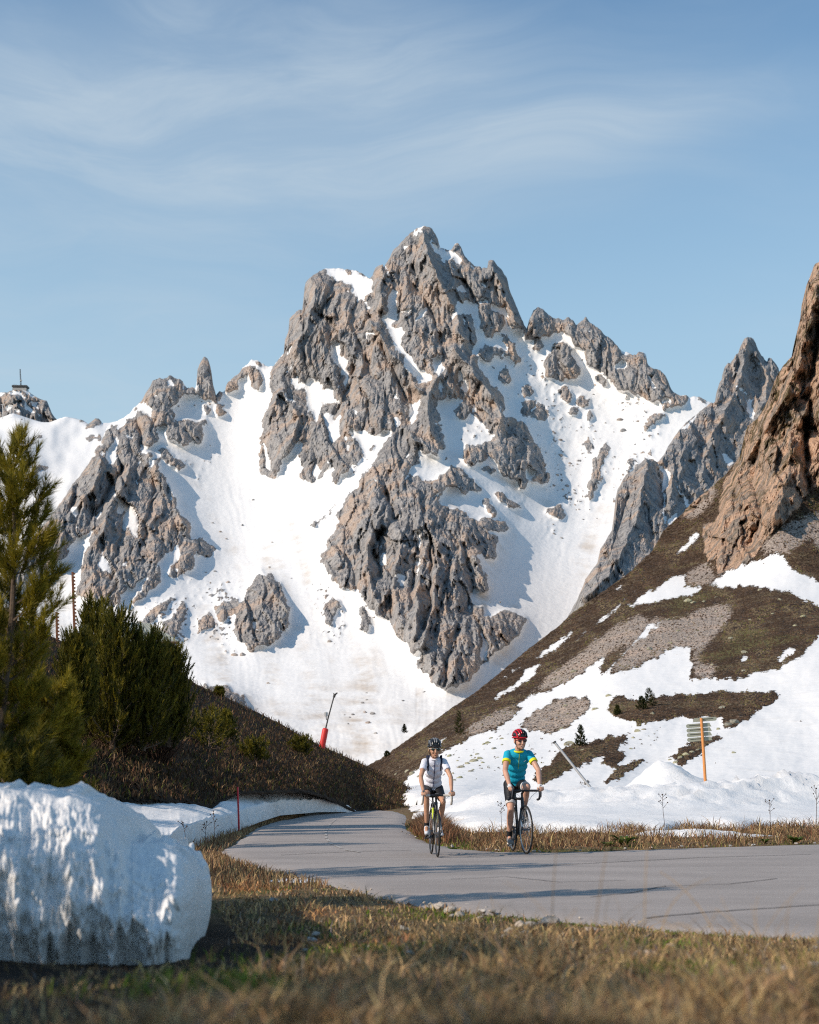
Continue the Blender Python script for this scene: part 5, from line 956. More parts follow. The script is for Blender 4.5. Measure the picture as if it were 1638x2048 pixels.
# bare shrubs
def shrub(base, H, R, n, seed, label, mat='twig_grey', r=0.006):
    rng = random.Random(seed); mb = MB()
    for i in range(n):
        a = rng.uniform(0, 2 * PI); o = rng.uniform(0, 0.35) * R; lean = rng.uniform(0.1, 0.9) * R; h = H * rng.uniform(0.55, 1.0)
        b = Vector((math.cos(a) * o, math.sin(a) * o, -0.05)); t = Vector((math.cos(a) * (o + lean), math.sin(a) * (o + lean), h)); m = b.lerp(t, 0.5) + Vector((rng.uniform(-1, 1), rng.uniform(-1, 1), 0.5)) * 0.08 * H
        mb.tube([b, m, t], [r, r * 0.8, r * 0.35], 3, False)
        for k in range(4):
            s = rng.uniform(0.35, 0.95); q = b.lerp(m, s * 2) if s < 0.5 else m.lerp(t, s * 2 - 1); d = Vector((rng.uniform(-1, 1), rng.uniform(-1, 1), rng.uniform(0.5, 1.6))).normalized()
            mb.tube([q, q + d * H * rng.uniform(0.12, 0.3)], [r * 0.6, r * 0.3], 3, False)
    o = mb.build('bare_shrub', M[mat], None); o.location = base; tag(o, label, 'shrub', 'leafless shrubs on the brown hill')
for px, py, hpx, R_, sd, m_, lab in [(158, 1432, 76, 0.7, 1, 'twig_grey', 'pale leafless shrub under the pine clump, nearest the tall loose pine'), (200, 1440, 60, 0.6, 2, 'twig_brown', 'brown leafless shrub under the middle of the pine clump'), (300, 1470, 44, 0.45, 3, 'twig_grey', 'pinkish leafless shrub in front of the pine clump'), (342, 1486, 52, 0.5, 4, 'twig_grey', 'pale leafless shrub at the right foot of the pine clump'), (318, 1522, 50, 0.6, 5, 'twig_brown', 'dark leafless shrub on the hill below the pine clump'), (232, 1500, 40, 0.6, 6, 'twig_brown', 'low dark leafless shrub left on the hill below the pine clump')]:
    b = hill_pt(px, py); shrub((b.x, b.y, b.z), hpx / F * b.y, R_, 90, sd, lab, m_, 0.011)

# ---- grass
m, nt, b = newmat('grass_blades', 0.8, 0.15)
gcol = nd(nt, 'ShaderNodeAttribute', {'attribute_name': 'col'}).outputs['Vector']
setin(nt, b, 'Base Color', gcol)
tl_ = nd(nt, 'ShaderNodeBsdfTranslucent', None, {'Color': gcol}); mx = nd(nt, 'ShaderNodeMixShader', None, {0: 0.25, 1: b.outputs[0], 2: tl_.outputs[0]}); nt.links.new(mx.outputs[0], nt.nodes['Material Output'].inputs[0])
PAL = {'straw': (0.56, 0.39, 0.19), 'tan': (0.40, 0.26, 0.135), 'brown': (0.145, 0.088, 0.052), 'red': (0.26, 0.125, 0.066), 'green': (0.135, 0.205, 0.024), 'olive': (0.20, 0.195, 0.045), 'grey': (0.27, 0.225, 0.185)}
def blades(name, X, Y, Z, H, W, col, rng, bend=0.6, label=''):
    n = len(X); a = rng.random(n) * 2 * PI; ln = H * rng.uniform(0.1, 1.0, n) * bend; la = rng.random(n) * 2 * PI
    sx = np.cos(a) * W / 2; sy = np.sin(a) * W / 2; dx = np.cos(la) * ln; dy = np.sin(la) * ln
    V = np.empty((n, 5, 3))
    V[:, 0] = np.c_[X - sx, Y - sy, Z]; V[:, 1] = np.c_[X + sx, Y + sy, Z]
    V[:, 2] = np.c_[X - sx * 0.8 + dx * 0.35, Y - sy * 0.8 + dy * 0.35, Z + H * 0.6]; V[:, 3] = np.c_[X + sx * 0.8 + dx * 0.35, Y + sy * 0.8 + dy * 0.35, Z + H * 0.6]
    V[:, 4] = np.c_[X + dx, Y + dy, Z + H * (1 - 0.25 * rng.random(n) * bend)]
    i = np.arange(n)[:, None] * 5
    o = mesh_np(name, V.reshape(-1, 3), [np.c_[i, i + 1, i + 3, i + 2], np.c_[i + 2, i + 3, i + 4]], M['grass_blades'], False, {'col': np.repeat(col, 5, 0)})
    return tag(o, label, 'grass', kind='stuff')
def colours(n, names, w, rng, X=None, Y=None):
    idx = rng.choice(len(names), n, p=np.array(w) / sum(w)); c = np.array([PAL[k] for k in names])[idx]
    return c * rng.uniform(0.65, 1.35, (n, 1)) * rng.uniform(0.92, 1.08, (n, 3))
rng = np.random.default_rng(77)
bank_poly = [(-8, 6.8), (-2.0, 7.0), (-1.2, 7.1), (-0.98, 7.2), (-1.0, 8.6), (-1.5, 11.5), (-8, 12)]
# near verge: density grows towards the camera
n = 140000; Yv = 2.6 + (rng.random(n) ** 1.7) * 19; Xv = rng.uniform(-0.34, 0.34, n) * Yv * 1.0 + rng.normal(0, 0.2, n)
rdv = road_sd(Xv, Yv); kp = (Yv < near_edge(Xv) - 0.02) & (rdv > 0.03) & ~inpoly(Xv, Yv, bank_poly); Xv, Yv, rdv = Xv[kp], Yv[kp], rdv[kp]
green = fbm(Xv * 0.75, Yv * 0.6, 3, 701) + 0.30 * np.exp(-((rdv - 0.5) / 0.6) ** 2) * (Xv > 0) + 0.16 * np.clip(Xv - 0.7, -1.8, 1.5) - 0.05 - 0.18 * (Yv < 6)
clump = np.clip(fbm(Xv * 1.6, Yv * 1.6, 3, 703) + 0.45, 0.03, 1.3)
soil = np.clip((-0.25 - Xv) / 0.5, 0, 1) * np.clip((9.0 - Yv) / 1.5, 0, 1); kp = rng.random(len(Xv)) > np.clip(0.82 * soil + 0.55 * (fbm(Xv * 2.3, Yv * 2.3, 2, 709) < -0.3), 0, 0.93); Xv, Yv, rdv, green, clump, soil = [q_[kp] for q_ in (Xv, Yv, rdv, green, clump, soil)]
isg = rng.random(len(Xv)) < np.clip(green * 1.7 + 0.05, 0, 0.8)
col = colours(len(Xv), ['straw', 'tan', 'brown', 'red', 'grey'], [5.0, 3.2, 1.3, 0.5, 1.2], rng); gc = colours(len(Xv), ['green', 'olive'], [2, 1.5], rng); col[isg] = gc[isg]
red = (fbm(Xv * 0.9 + 4, Yv * 0.7, 2, 708) > 0.35) & (Xv < 0.1) & (Yv > 8); col[red & ~isg] *= np.array([1.1, 0.85, 0.76])
Hh = np.interp(Yv, [3, 6, 9], [1.25, 1.15, 1.0]) * np.where(isg, rng.uniform(0.025, 0.065, len(Xv)), rng.uniform(0.02, 0.10, len(Xv)) * (0.35 + 0.9 * clump) * (1 - 0.55 * soil)) * np.interp(rdv, [0, 0.5, 3], [0.55, 0.9, 1.2]) * np.where(rng.random(len(Xv)) < 0.015, 1.7, 1)
blades('grass', Xv, Yv, ground_z(Xv, Yv) - 0.01, Hh, np.interp(Yv, [3, 8, 16], [0.0055, 0.0075, 0.011]) * rng.uniform(0.5, 1.6, len(Xv)), col * rng.uniform(0.45, 1.35, (len(Xv), 1)), rng, 1.3, 'dry straw and green grass of the near verge')
# verge beyond the road on the right
n = 70000; Xv = rng.uniform(-0.3, 15, n); Yv = rng.uniform(21, 36, n); rdv = road_sd(Xv, Yv)
kp = (rdv > 0.05) & (Yv > 21) & (field_out(Xv, Yv) < 0.15) & (Yv < 46) & (Xv > road_sd(Xv, Yv) * 0 - 0.3) & ~((np.hypot((Xv - 5.2) / 1.7, (Yv - 26.4) / 0.75) < 0.8))
kp &= Yv > np.interp(Xv, [-0.2, 0.3, 0.8, 1.3, 2.1, 3, 4.4, 7, 14], [30, 24.5, 22.2, 21.3, 21.1, 21.6, 22.6, 24, 27.5]); Xv, Yv, rdv = Xv[kp], Yv[kp], rdv[kp]
col = colours(len(Xv), ['straw', 'tan', 'brown', 'red'], [1.6, 3.0, 3.2, 2.6], rng); isg = rng.random(len(Xv)) < 0.75 * np.exp(-(rdv / 0.30) ** 2) * np.clip(fbm(Xv * 0.9, Yv * 0.9, 2, 711) + 0.5, 0, 1); gc = colours(len(Xv), ['green', 'olive'], [1, 1], rng); col[isg] = gc[isg]
Hh = rng.uniform(0.05, 0.24, len(Xv)) * np.interp(rdv, [0, 0.4, 1.2], [0.35, 0.8, 1.0]) * (0.25 + 1.35 * np.clip(fbm(Xv * 1.4, Yv * 1.1, 3, 713) + 0.4, 0, 1))
blades('grass', Xv, Yv, ground_z(Xv, Yv) - 0.01, Hh, 0.011 * rng.uniform(0.6, 1.4, len(Xv)), col * rng.uniform(0.6, 1.3, (len(Xv), 1)), rng, 1.5, 'rust-brown dry grass of the verge beyond the road')
# heather tuft at the inside of the bend, left of the woman
n = 9000; Xv = rng.normal(0.42, 0.28, n); Yv = rng.normal(27.3, 1.9, n); rdv = road_sd(Xv, Yv); kp = (rdv > 0.08) & (Yv > 24); Xv, Yv = Xv[kp], Yv[kp]
blades('heather', Xv, Yv, ground_z(Xv, Yv) - 0.01, rng.uniform(0.12, 0.52, len(Xv)) * np.exp(-((Xv - 0.42) / 0.55) ** 2), 0.012 * rng.uniform(0.6, 1.4, len(Xv)), colours(len(Xv), ['brown', 'red', 'tan'], [3, 3, 1], rng), rng, 0.9, 'bushy brown heather at the inside of the road bend')
# strip between road and low snow bank on the left
n = 60000; Xv = rng.uniform(-5.5, -0.6, n); Yv = rng.uniform(12.5, 49, n); rdv = road_sd(Xv, Yv)
wy = np.array([groundpt(a, b2, 0.05) for a, b2 in [(340, 1712), (376, 1699), (437, 1671), (475, 1658), (520, 1640), (560, 1631), (640, 1626), (690, 1624)]])
sxl = np.interp(Yv, wy[:, 1], wy[:, 0]); kp = (rdv > 0.04) & (Xv < -0.8) & (Xv > sxl - 0.15) & (Yv > 14); Xv, Yv, rdv = Xv[kp], Yv[kp], rdv[kp]
blades('grass', Xv, Yv, ground_z(Xv, Yv) - 0.01, rng.uniform(0.04, 0.2, len(Xv)) * np.interp(rdv, [0, 0.5], [0.5, 1.0]), 0.010 * rng.uniform(0.6, 1.4, len(Xv)), colours(len(Xv), ['straw', 'tan', 'brown', 'red'], [1.6, 3, 3, 2], rng), rng, 0.8, 'dry grass between the road and the low snow bank')
# hill turf
n = 30000; pu = rng.uniform(-60, 850, n); f = rng.random(n); bV = np.interp(pu, lb[:, 0], lb[:, 1]); sV_ = np.interp(pu, ls[:, 0], ls[:, 1]); pv = bV - 3 + (sV_ - bV + 2) * f
hx, hy, hz = at(pu, pv, lh_depth(pu, pv)); 
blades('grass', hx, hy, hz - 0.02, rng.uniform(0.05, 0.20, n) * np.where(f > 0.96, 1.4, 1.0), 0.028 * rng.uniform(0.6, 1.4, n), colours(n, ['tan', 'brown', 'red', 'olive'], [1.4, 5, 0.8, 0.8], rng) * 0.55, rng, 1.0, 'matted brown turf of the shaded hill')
# long bent stalks close to the camera
mb = MB(); rr = random.Random(5)
def stalk(px, py, D, dx, dz, curl, r=0.0022):
    b = atv(px, py, D); pts = []
    for t in np.linspace(0, 1, 9): pts.append(b + Vector((dx * t + curl * t * t, 0.12 * t * math.sin(px), dz * (t - 0.35 * t * t * abs(curl) / 0.15))))
    mb.tube(pts, [r * (1 - 0.5 * t) for t in np.linspace(0, 1, 9)], 4, False)
for a in [(700, 2070, 3.6, 0.22, 0.30, 0.05), (850, 2060, 3.7, -0.16, 0.22, -0.10), (1030, 2060, 3.4, 0.10, 0.30, 0.04), (1320, 1900, 4.6, 0.02, 0.34, 0.16), (1290, 1900, 4.4, 0.02, 0.36, 0.02), (1105, 1880, 4.6, -0.01, 0.3, 0.02), (1180, 1960, 4.0, 0.03, 0.42, 0.02), (1440, 1900, 4.6, -0.06, 0.3, -0.10), (1560, 2050, 3.6, -0.2, 0.3, -0.08), (900, 2060, 3.5, 0.3, 0.16, 0.10), (1250, 2060, 3.3, -0.22, 0.2, -0.12), (1500, 2040, 3.5, 0.1, 0.26, 0.1), (600, 2060, 3.5, -0.12, 0.14, -0.06), (1400, 2050, 3.5, 0.22, 0.12, 0.1)]: stalk(*a)
for i in range(190):
    stalk(rr.gauss(rr.choice((720, 900, 1010, 1180, 1290, 1420, 1560)), 55), rr.uniform(1880, 2090), rr.uniform(3.4, 5.4), rr.uniform(-0.16, 0.16), rr.uniform(0.06, 0.22), rr.uniform(-0.12, 0.12), rr.uniform(0.0010, 0.0019))
for i in range(16):
    stalk(rr.uniform(0, 520), rr.uniform(1960, 2090), rr.uniform(3.4, 4.6), rr.uniform(-0.14, 0.14), rr.uniform(0.05, 0.14), rr.uniform(-0.12, 0.12), rr.uniform(0.0010, 0.0019))
plain('dry_straw', (0.40, 0.26, 0.125), 0.8, 0.25, 20, 0.2)
o = mb.build('dry_stalks', M['dry_straw']); tag(o, 'long bent straw stalks close to the camera', 'grass', kind='stuff')
# dry weeds with seed heads
plain('seed_head', (0.07, 0.042, 0.03), 0.9, 0.3, 20)
def weed(px, py, D, hpx, seed, label):
    b = atv(px, py, D); H = hpx / F * D; rr = random.Random(seed); root = empty('dry_weed', b); mb = MB(); hd = MB(); s = D / 22
    top = Vector((rr.uniform(-0.1, 0.1) * H, 0, H)); mid = Vector((rr.uniform(-0.06, 0.06) * H, 0, H * 0.5)); mb.tube([Vector((0, 0, -0.06)), mid, top], [0.0045 * s, 0.004 * s, 0.0025 * s], 4)
    for k in range(6):
        t = rr.uniform(0.45, 0.95); p = mid.lerp(top, (t - 0.5) * 2) if t > 0.5 else Vector((0, 0, 0)).lerp(mid, t * 2); q = p + Vector((rr.uniform(-0.2, 0.2), rr.uniform(-0.1, 0.1), rr.uniform(0.08, 0.22))) * H
        mb.tube([p, q], [0.004 * s, 0.002 * s], 3); hd.ell(q, (0.011 * s, 0.011 * s, 0.009 * s), 6, 4)
    hd.ell(top, (0.014 * s, 0.014 * s, 0.012 * s), 6, 4)
    mb.build('stem', M['twig_brown'], root); hd.build('seed_heads', M['seed_head'], root)['kind'] = 'stuff'; tag(root, label, 'weed', 'dry weeds with seed heads')
for a in [(368, 1700, 21.0, 52, 1, 'dark dry weed standing before the upright edge of the low snow bank, nearest the camera'), (408, 1690, 22.5, 44, 2, 'branched dry weed by the low snow bank between the red pole and the big bank'), (428, 1682, 24.0, 52, 3, 'tallest dry weed beside the low snow bank, left of the red pole'), (1330, 1652, 27.5, 60, 4, 'dry umbel weed in the far verge below the signpost'), (1540, 1655, 28.0, 52, 5, 'thin dry weed in the far verge near the right border'), (1632, 1656, 28.0, 76, 6, 'tall dry weed in the far verge at the right border'), (1003, 1648, 27.0, 40, 9, 'thin dry weed in the far verge just left of the man cyclist')]: weed(*a)
# leafy green plants at the far road edge
leaf_material('broad_leaf', (0.045, 0.085, 0.012), (0.14, 0.20, 0.03), 0.5)
def leafy(px, py, D, s, seed, label):
    b = atv(px, py, D); b.z = float(ground_z(b.x, b.y)); root = empty('leafy_plant', b); rr = random.Random(seed)
    for k in range(16):
        a = k * 2.4 + rr.uniform(-0.3, 0.3); o = Vector((math.cos(a), math.sin(a), 0)); L = s * rr.uniform(0.6, 1.1); e = rr.uniform(0.5, 1.2); w = L * 0.24; sd = Vector((-o.y, o.x, 0)); V = []; 
        for t in np.linspace(0, 1, 6):
            c = o * L * t * 0.75 + Vector((0, 0, L * (e * t - 0.55 * e * t * t))); ww = w * math.sin(PI * min(0.97, t * 0.9 + 0.08)); V += [c - sd * ww + Vector((0, 0, ww * 0.35)), c, c + sd * ww + Vector((0, 0, ww * 0.35))]
        Fc = [q for i in range(5) for q in ((3 * i, 3 * i + 1, 3 * i + 4, 3 * i + 3), (3 * i + 1, 3 * i + 2, 3 * i + 5, 3 * i + 4))]
        mesh_np('leaf', np.array([tuple(v) for v in V]), np.array(Fc), M['broad_leaf'], True, {'tint': np.full(len(V), rr.uniform(0.2, 0.9))}, root)
    tag(root, label, 'plant', 'green leafy plants at the far road edge')
leafy(1248, 1688, 22.9, 0.30, 1, 'largest bright green leafy plant at the far road edge'); leafy(1215, 1690, 22.7, 0.16, 2, 'small green leafy plant just left of the largest one'); leafy(1590, 1678, 24.2, 0.22, 3, 'green leafy plant at the far road edge near the right border'); leafy(1530, 1682, 24.0, 0.16, 4, 'low green leafy plant left of the one near the right border'); leafy(905, 1692, 22.3, 0.16, 5, 'low green plant at the road edge just right of the woman cyclist')

# ================================================================ built things
plain('orange_wood', (0.62, 0.25, 0.075), 0.6, 0.2, 6); plain('sign_green', (0.30, 0.305, 0.235), 0.6, 0.1, 6); plain('sign_dark', (0.075, 0.075, 0.06), 0.7, 0.1, 9); plain('red_pad', (0.62, 0.025, 0.02), 0.5, 0.12, 5, 0.4, 0, 0.15)
plain('dark_steel', (0.07, 0.065, 0.062), 0.5, 0.2, 8, 0.5, 0.6); plain('grey_steel', (0.42, 0.41, 0.40), 0.5, 0.15, 8, 0.5, 0.4); plain('rust', (0.20, 0.085, 0.05), 0.85, 0.35, 6, 0.2); plain('red_paint', (0.50, 0.02, 0.03), 0.4, 0.1, 4, 0.5)
plain('roof_sheet', (0.33, 0.34, 0.29), 0.45, 0.15, 3, 0.5); plain('hut_wood', (0.10, 0.06, 0.04), 0.85, 0.3, 5); plain('concrete', (0.36, 0.35, 0.33), 0.85, 0.15, 0.2); plain('hut_red', (0.40, 0.13, 0.08), 0.8, 0.2, 1)
# signpost
sb0 = atv(1411, 1560, 46); st1 = atv(1402.5, 1436, 46)
root = empty('signpost', sb0); tag(root, 'orange wooden post with five grey-green direction boards on the snow', 'signpost')
up = st1 - sb0; MB().tube([(0, 0, -0.4), up * 0.5, up], [0.05, 0.046, 0.042], 12).build('post', M['orange_wood'], root)
def board(x0, x1, ym, flip, hgt=0.125):
    """board between photograph columns x0..x1 at row ym (tilts up to the right)"""
    L = (x1 - x0) / F * 46; r = hgt / 2; pts = []
    for k in range(9):
        a = PI / 2 + PI * k / 8; pts.append((r + r * math.cos(a), r * math.sin(a)))
    pts += [(L, -r), (L - 0.055, r)]
    if flip: pts = [(L - a, b) for a, b in pts][::-1]
    n = len(pts); V = [(a, -0.012, b) for a, b in pts] + [(a, 0.012, b) for a, b in pts]
    Fc = [tuple(range(n)), tuple(range(2 * n - 1, n - 1, -1))] + [(i, i + n, (i + 1) % n + n, (i + 1) % n) for i in range(n)]
    c = atv(x0, ym, 46) - sb0; mb = MB(); mb.add(V, [f[::-1] for f in Fc]); o = mb.build('sign_board', M['sign_green'], root, False); o.location = (c.x, c.y + 0.07, c.z); o.rotation_euler = (0, rad(-4.2), 0)
    s0, s1 = (0.12 * L, 0.60 * L) if not flip else (0.35 * L, 0.85 * L)
    mb = MB(); mb.box(((s0 + s1) / 2, -0.016, 0.012), (s1 - s0, 0.004, 0.022)); s = mb.build('lettering', M['sign_dark'], o, False)
board(1386, 1434, 1440.5, True)
for x0, x1, ym in [(1373, 1423, 1452.5), (1374, 1424, 1461.5), (1374.5, 1424.5, 1470.5), (1375.2, 1425, 1480)]: board(x0, x1, ym, False)
# leaning grey pole
a = atv(1177, 1570, 50); b = atv(1109, 1484.5, 50.5); root = empty('leaning_pole', a); d = b - a
MB().tube([d * -0.15, d * 0.5, d], [0.05, 0.047, 0.045], 10).build('tube', M['grey_steel'], root); MB().tube([d * 0.985, d * 1.012], 0.062, 10).build('cap', M['dark_steel'], root); tag(root, 'grey metal pole leaning to the left out of the snow', 'pole')
# red snow pole
a = atv(478, 1662, 29.8); b = atv(475.5, 1574, 29.8); root = empty('marker_pole', a); d = b - a
MB().tube([d * -0.15, d * 0.9], 0.020, 8).build('pole', M['red_paint'], root); MB().tube([d * 0.9, d], 0.021, 8).build('tip', M['red_paint'], root); tag(root, 'thin red snow marker pole at the road bend', 'marker pole')
# snow lance with red padding
Dl = 63.2; base = atv(644, 1494, Dl); root = empty('snow_lance', base); P = lambda px, py: atv(px, py, Dl) - base
pad = MB(); q0, q1 = P(643.5, 1497), P(651.3, 1456.5); ax_ = (q1 - q0).normalized(); pad.tube([q0, q0.lerp(q1, 0.93), q0.lerp(q1, 0.975), q1], [0.135, 0.135, 0.12, 0.075], 20); pad.build('padding', M['red_pad'], root)
MB().tube([P(649, 1468), P(656, 1437), P(668.5, 1391)], [0.034, 0.033, 0.028], 8).build('lance_pipe', M['dark_steel'], root)
hd = MB(); hd.tube([P(667.5, 1395), P(670, 1388)], [0.05, 0.06], 8); hd.tube([P(669, 1390), P(675, 1385.5)], [0.045, 0.03], 6); hd.tube([P(667.5, 1391), P(667.5, 1386)], 0.018, 5); hd.build('nozzle_head', M['dark_steel'], root)
MB().tube([P(655.5, 1441), P(652.6, 1438), P(652.2, 1432)], 0.02, 6).build('bracket', M['dark_steel'], root); MB().tube([P(652, 1432.5), P(652, 1424.5)], 0.075, 12).build('canister', M['grey_steel'], root)
tag(root, 'snow-making lance with red padded foot and small canister on the hill crest', 'snow lance')
# rusty toothed posts above the pines
def toothed(px0, py0, px1, py1, D, n, label):
    a = atv(px0, py0, D); b = atv(px1, py1, D); root = empty('steel_post', a); d = b - a
    MB().box(d * 0.5, (0.065, 0.065, d.length), Vector((0, 0, 1)).rotation_difference(d).to_matrix()).build('beam', M['rust'], root, False)
    for k in range(n): MB().box(d * ((k + 0.5) / n) + Vector((0.055, 0, 0)), (0.055, 0.05, d.length / n * 0.45)).build('tooth', M['rust'], root, False)
    tag(root, label, 'post')
toothed(151, 1330, 145, 1144, 48, 26, 'tall rusty toothed steel post behind the pine clump'); toothed(115, 1330, 113, 1224, 48, 15, 'shorter rusty toothed steel post left of the tall one')
# hut behind the clump
h0 = atv(300, 1345, 105); root = empty('hut', h0); hw = MB(); rz = [atv(px, py, Y) - h0 for px, py, Y in [(256, 1246, 108), (300, 1247, 108), (357, 1281, 103), (240, 1282, 103)]]
t = Vector((0, 0, -0.14)); rb = [atv(px, py, Y) - h0 for px, py, Y in [(256, 1246, 108.2), (300, 1247, 108.2), (352, 1281, 113), (240, 1281, 113)]]
rf = MB(); rf.add(rz + [p + t for p in rz], [(0, 1, 2, 3)[::-1], (4, 5, 6, 7), (0, 4, 5, 1)[::-1], (1, 5, 6, 2)[::-1], (2, 6, 7, 3)[::-1], (3, 7, 4, 0)[::-1]]); rf.add(rb + [p + t for p in rb], [(0, 1, 2, 3), (4, 5, 6, 7)[::-1], (1, 5, 6, 2), (2, 6, 7, 3), (3, 7, 4, 0)]); rfo = rf.build('roof', M['roof_sheet'], root, False)
for k in range(11):
    f = (k + 0.5) / 11; p0_ = rz[0].lerp(rz[1], f); p1_ = rz[3].lerp(rz[2], f); MB().tube([p0_ + Vector((0, -0.02, 0.02)), p1_ + Vector((0, -0.02, 0.02))], 0.035, 4).build('roof_seam', M['roof_sheet'], rfo, False)
hw.box((-0.5, 2.6, 0.9), (3.4, 7.0, 3.0)); hw.build('wall', M['hut_wood'], root, False); MB().tube([rz[3] + t * 1.2, rz[2] + t * 1.2], 0.11, 6).build('eave_board', M['hut_wood'], root, False)
tag(root, 'hut with pale seamed metal roof hidden behind the pine clump', 'hut')
# summit station with mast
s0 = atv(39, 785, 3235); root = empty('summit_station', s0); P = lambda px, py, dy=0: atv(px, py, 3235 + dy) - s0
w = P(54, 780).x - P(25, 780).x; MB().box(((P(54, 780).x + P(25, 780).x) / 2, 6, 4), (w * 0.96, 20, 13)).build('wall', M['concrete'], root, False); MB().box(((P(54, 780).x + P(25, 780).x) / 2, 6, P(0, 773).z), (w * 1.04, 23, 4.0)).build('roof', M['dark_steel'], root, False)
ms = MB(); c0 = P(42, 773); c1 = P(40.2, 738)
for sx in (-0.9, 0.9):
    ms.tube([c0 + Vector((sx * 1.3, 0, -2)), c1 + Vector((sx * 0.6, 0, 0))], [0.7, 0.5], 5)
for k in range(12): f = k / 12; p = c0.lerp(c1, f); ms.tube([p + Vector((-1.1, 0, 0)), p + Vector((1.1, 0, 2.6))], 0.4, 4); 
ms.build('mast', M['dark_steel'], root, False); MB().box(P(42, 761), (4.2, 3, 3.2)).build('dish', M['grey_steel'], root, False)
for px in (28, 32): MB().tube([P(px, 773), P(px, 768)], 0.5, 4).build('antenna', M['dark_steel'], root, False)
tag(root, 'flat-roofed summit station with tall lattice mast on the distant peak', 'station')
def pylon(px, py0, py1, D, label):
    a = atv(px, py0, D); b = atv(px, py1, D); root = empty('lift_pylon', a); d = b - a; MB().tube([d * -0.2, d], [0.9, 0.7], 6).build('mast', M['grey_steel'], root); MB().box(d, (7.0, 1.2, 1.0)).build('crossarm', M['grey_steel'], root, False); tag(root, label, 'pylon', 'ski lift pylons on the far shoulder')
pylon(5.5, 834, 809, 2480, 'ski lift pylon on the far snow shoulder at the left border'); pylon(22, 826, 813, 2500, 'smaller ski lift pylon just right of the one at the border'); pylon(293, 892, 882, 1640, 'small pylon in a notch of the rocky ridge')
s0 = atv(51, 929, 2080); root = empty('mountain_hut', s0); MB().box((0, 0, 2.0), (10, 7, 5)).build('wall', M['hut_red'], root, False); mb = MB(); mb.add([(-6, -4.5, 4.4), (6, -4.5, 4.4), (6, 0, 7), (-6, 0, 7), (-6, 4.5, 4.4), (6, 4.5, 4.4)], [(0, 1, 2, 3), (3, 2, 5, 4), (0, 3, 4), (1, 5, 2), (0, 4, 5, 1)]); mb.build('roof', M['grey_steel'], root, False); MB().tube([(8, 0, -1), (8, 0, 14)], 0.45, 5).build('flagpole', M['dark_steel'], root); tag(root, 'tiny red-brown hut on the far snow slope', 'hut')

# ================================================================ stones
def stone_mesh(seed, rough=0.35, sub=2):
    bm = bmesh.new(); bmesh.ops.create_icosphere(bm, subdivisions=sub, radius=1.0); rr = random.Random(seed)
    pl = [(Vector((rr.gauss(0, 1), rr.gauss(0, 1), rr.gauss(0, 1))).normalized(), rr.uniform(0.55, 0.92)) for _ in range(9)]
    for v in bm.verts:
        for n_, d_ in pl:
            k = v.co.dot(n_) - d_
            if k > 0: v.co -= n_ * k * 0.92
        v.co *= 1 + rr.uniform(-0.05, 0.05)
    me = bpy.data.meshes.new('stone'); bm.to_mesh(me); bm.free(); return me
def rockmat(name, s, **k):
    m, nt, b = newmat(name, 0.9, 0.15); p = wpos(nt); c, h = rock_colour(nt, p, s, **k); setin(nt, b, 'Base Color', c); bump(nt, b, h, 0.7, 0.6 * s); return m
rockmat('boulder_rock', 0.8); rockmat('lichen_stone', 0.05, grey=(0.30, 0.28, 0.22), dark=(0.15, 0.14, 0.10), tan=(0.36, 0.34, 0.19), tan_lo=0.35, tan_hi=0.6); rockmat('pale_stone', 0.008, grey=(0.46, 0.43, 0.39), dark=(0.25, 0.22, 0.19), tan=(0.5, 0.40, 0.31)); rockmat('scree_stone', 0.02, grey=(0.36, 0.31, 0.26), dark=(0.17, 0.14, 0.11), tan=(0.46, 0.34, 0.25))
def stone_set(mat, n):
    out = []
    for i in range(n): me = stone_mesh(900 + i); me.materials.append(M[mat]); out.append(me)
    return out
def put(me, name, loc, sx, sy, sz, seed, label, cat, group):
    rr = random.Random(seed); o = bpy.data.objects.new(name, me); C.objects.link(o); o.location = loc; o.scale = (sx, sy, sz); o.rotation_euler = (rr.uniform(-0.3, 0.3), rr.uniform(-0.35, 0.35), rr.uniform(0, 6.28)); return tag(o, label, cat, group)
bms = stone_set('boulder_rock', 6)
far_b = [(1125, 979, 7), (1134, 972, 11), (1150, 987, 8), (1114, 950, 8), (1108, 1068, 8), (1123, 1076, 7), (1106, 1049, 6), (1150, 1010, 5), (1158, 1019, 5), (1121, 880, 10), (1247, 862, 14), (1240, 840, 13), (1140, 927, 9), (1229, 914, 6), (1288, 879, 6), (1270, 889, 5), (1190, 770, 6), (1187, 789, 5), (1245, 806, 8), (1246, 820, 6), (1330, 820, 7), (1153, 862, 5), (1190, 863, 6), (1211, 846, 5), (1276, 843, 8), (1184, 851, 7), (1194, 1037, 4), (1167, 1039, 5),
 (537, 1367, 8), (725, 1406, 8), (733, 1400, 6), (730, 1425, 10), (745, 1428, 12), (736, 1446, 12), (751, 1467, 9), (706, 1429, 8), (689, 1430, 5), (700, 1435, 5), (696, 1448, 5), (733, 1386, 5), (806, 1402, 7), (848, 1384, 6), (456, 1165, 10), (430, 1143, 7), (455, 1196, 8), (412, 1145, 6), (414, 1186, 6), (469, 1310, 13), (486, 1310, 14), (503, 1301, 12), (441, 1064, 7), (453, 1078, 6), (485, 1051, 7), (425, 1046, 6), (507, 1000, 7), (583, 1157, 4), (643, 1180, 7), (660, 1283, 10), (658, 1265, 8), (545, 1085, 5), (1165, 720, 6), (1105, 705, 5)]
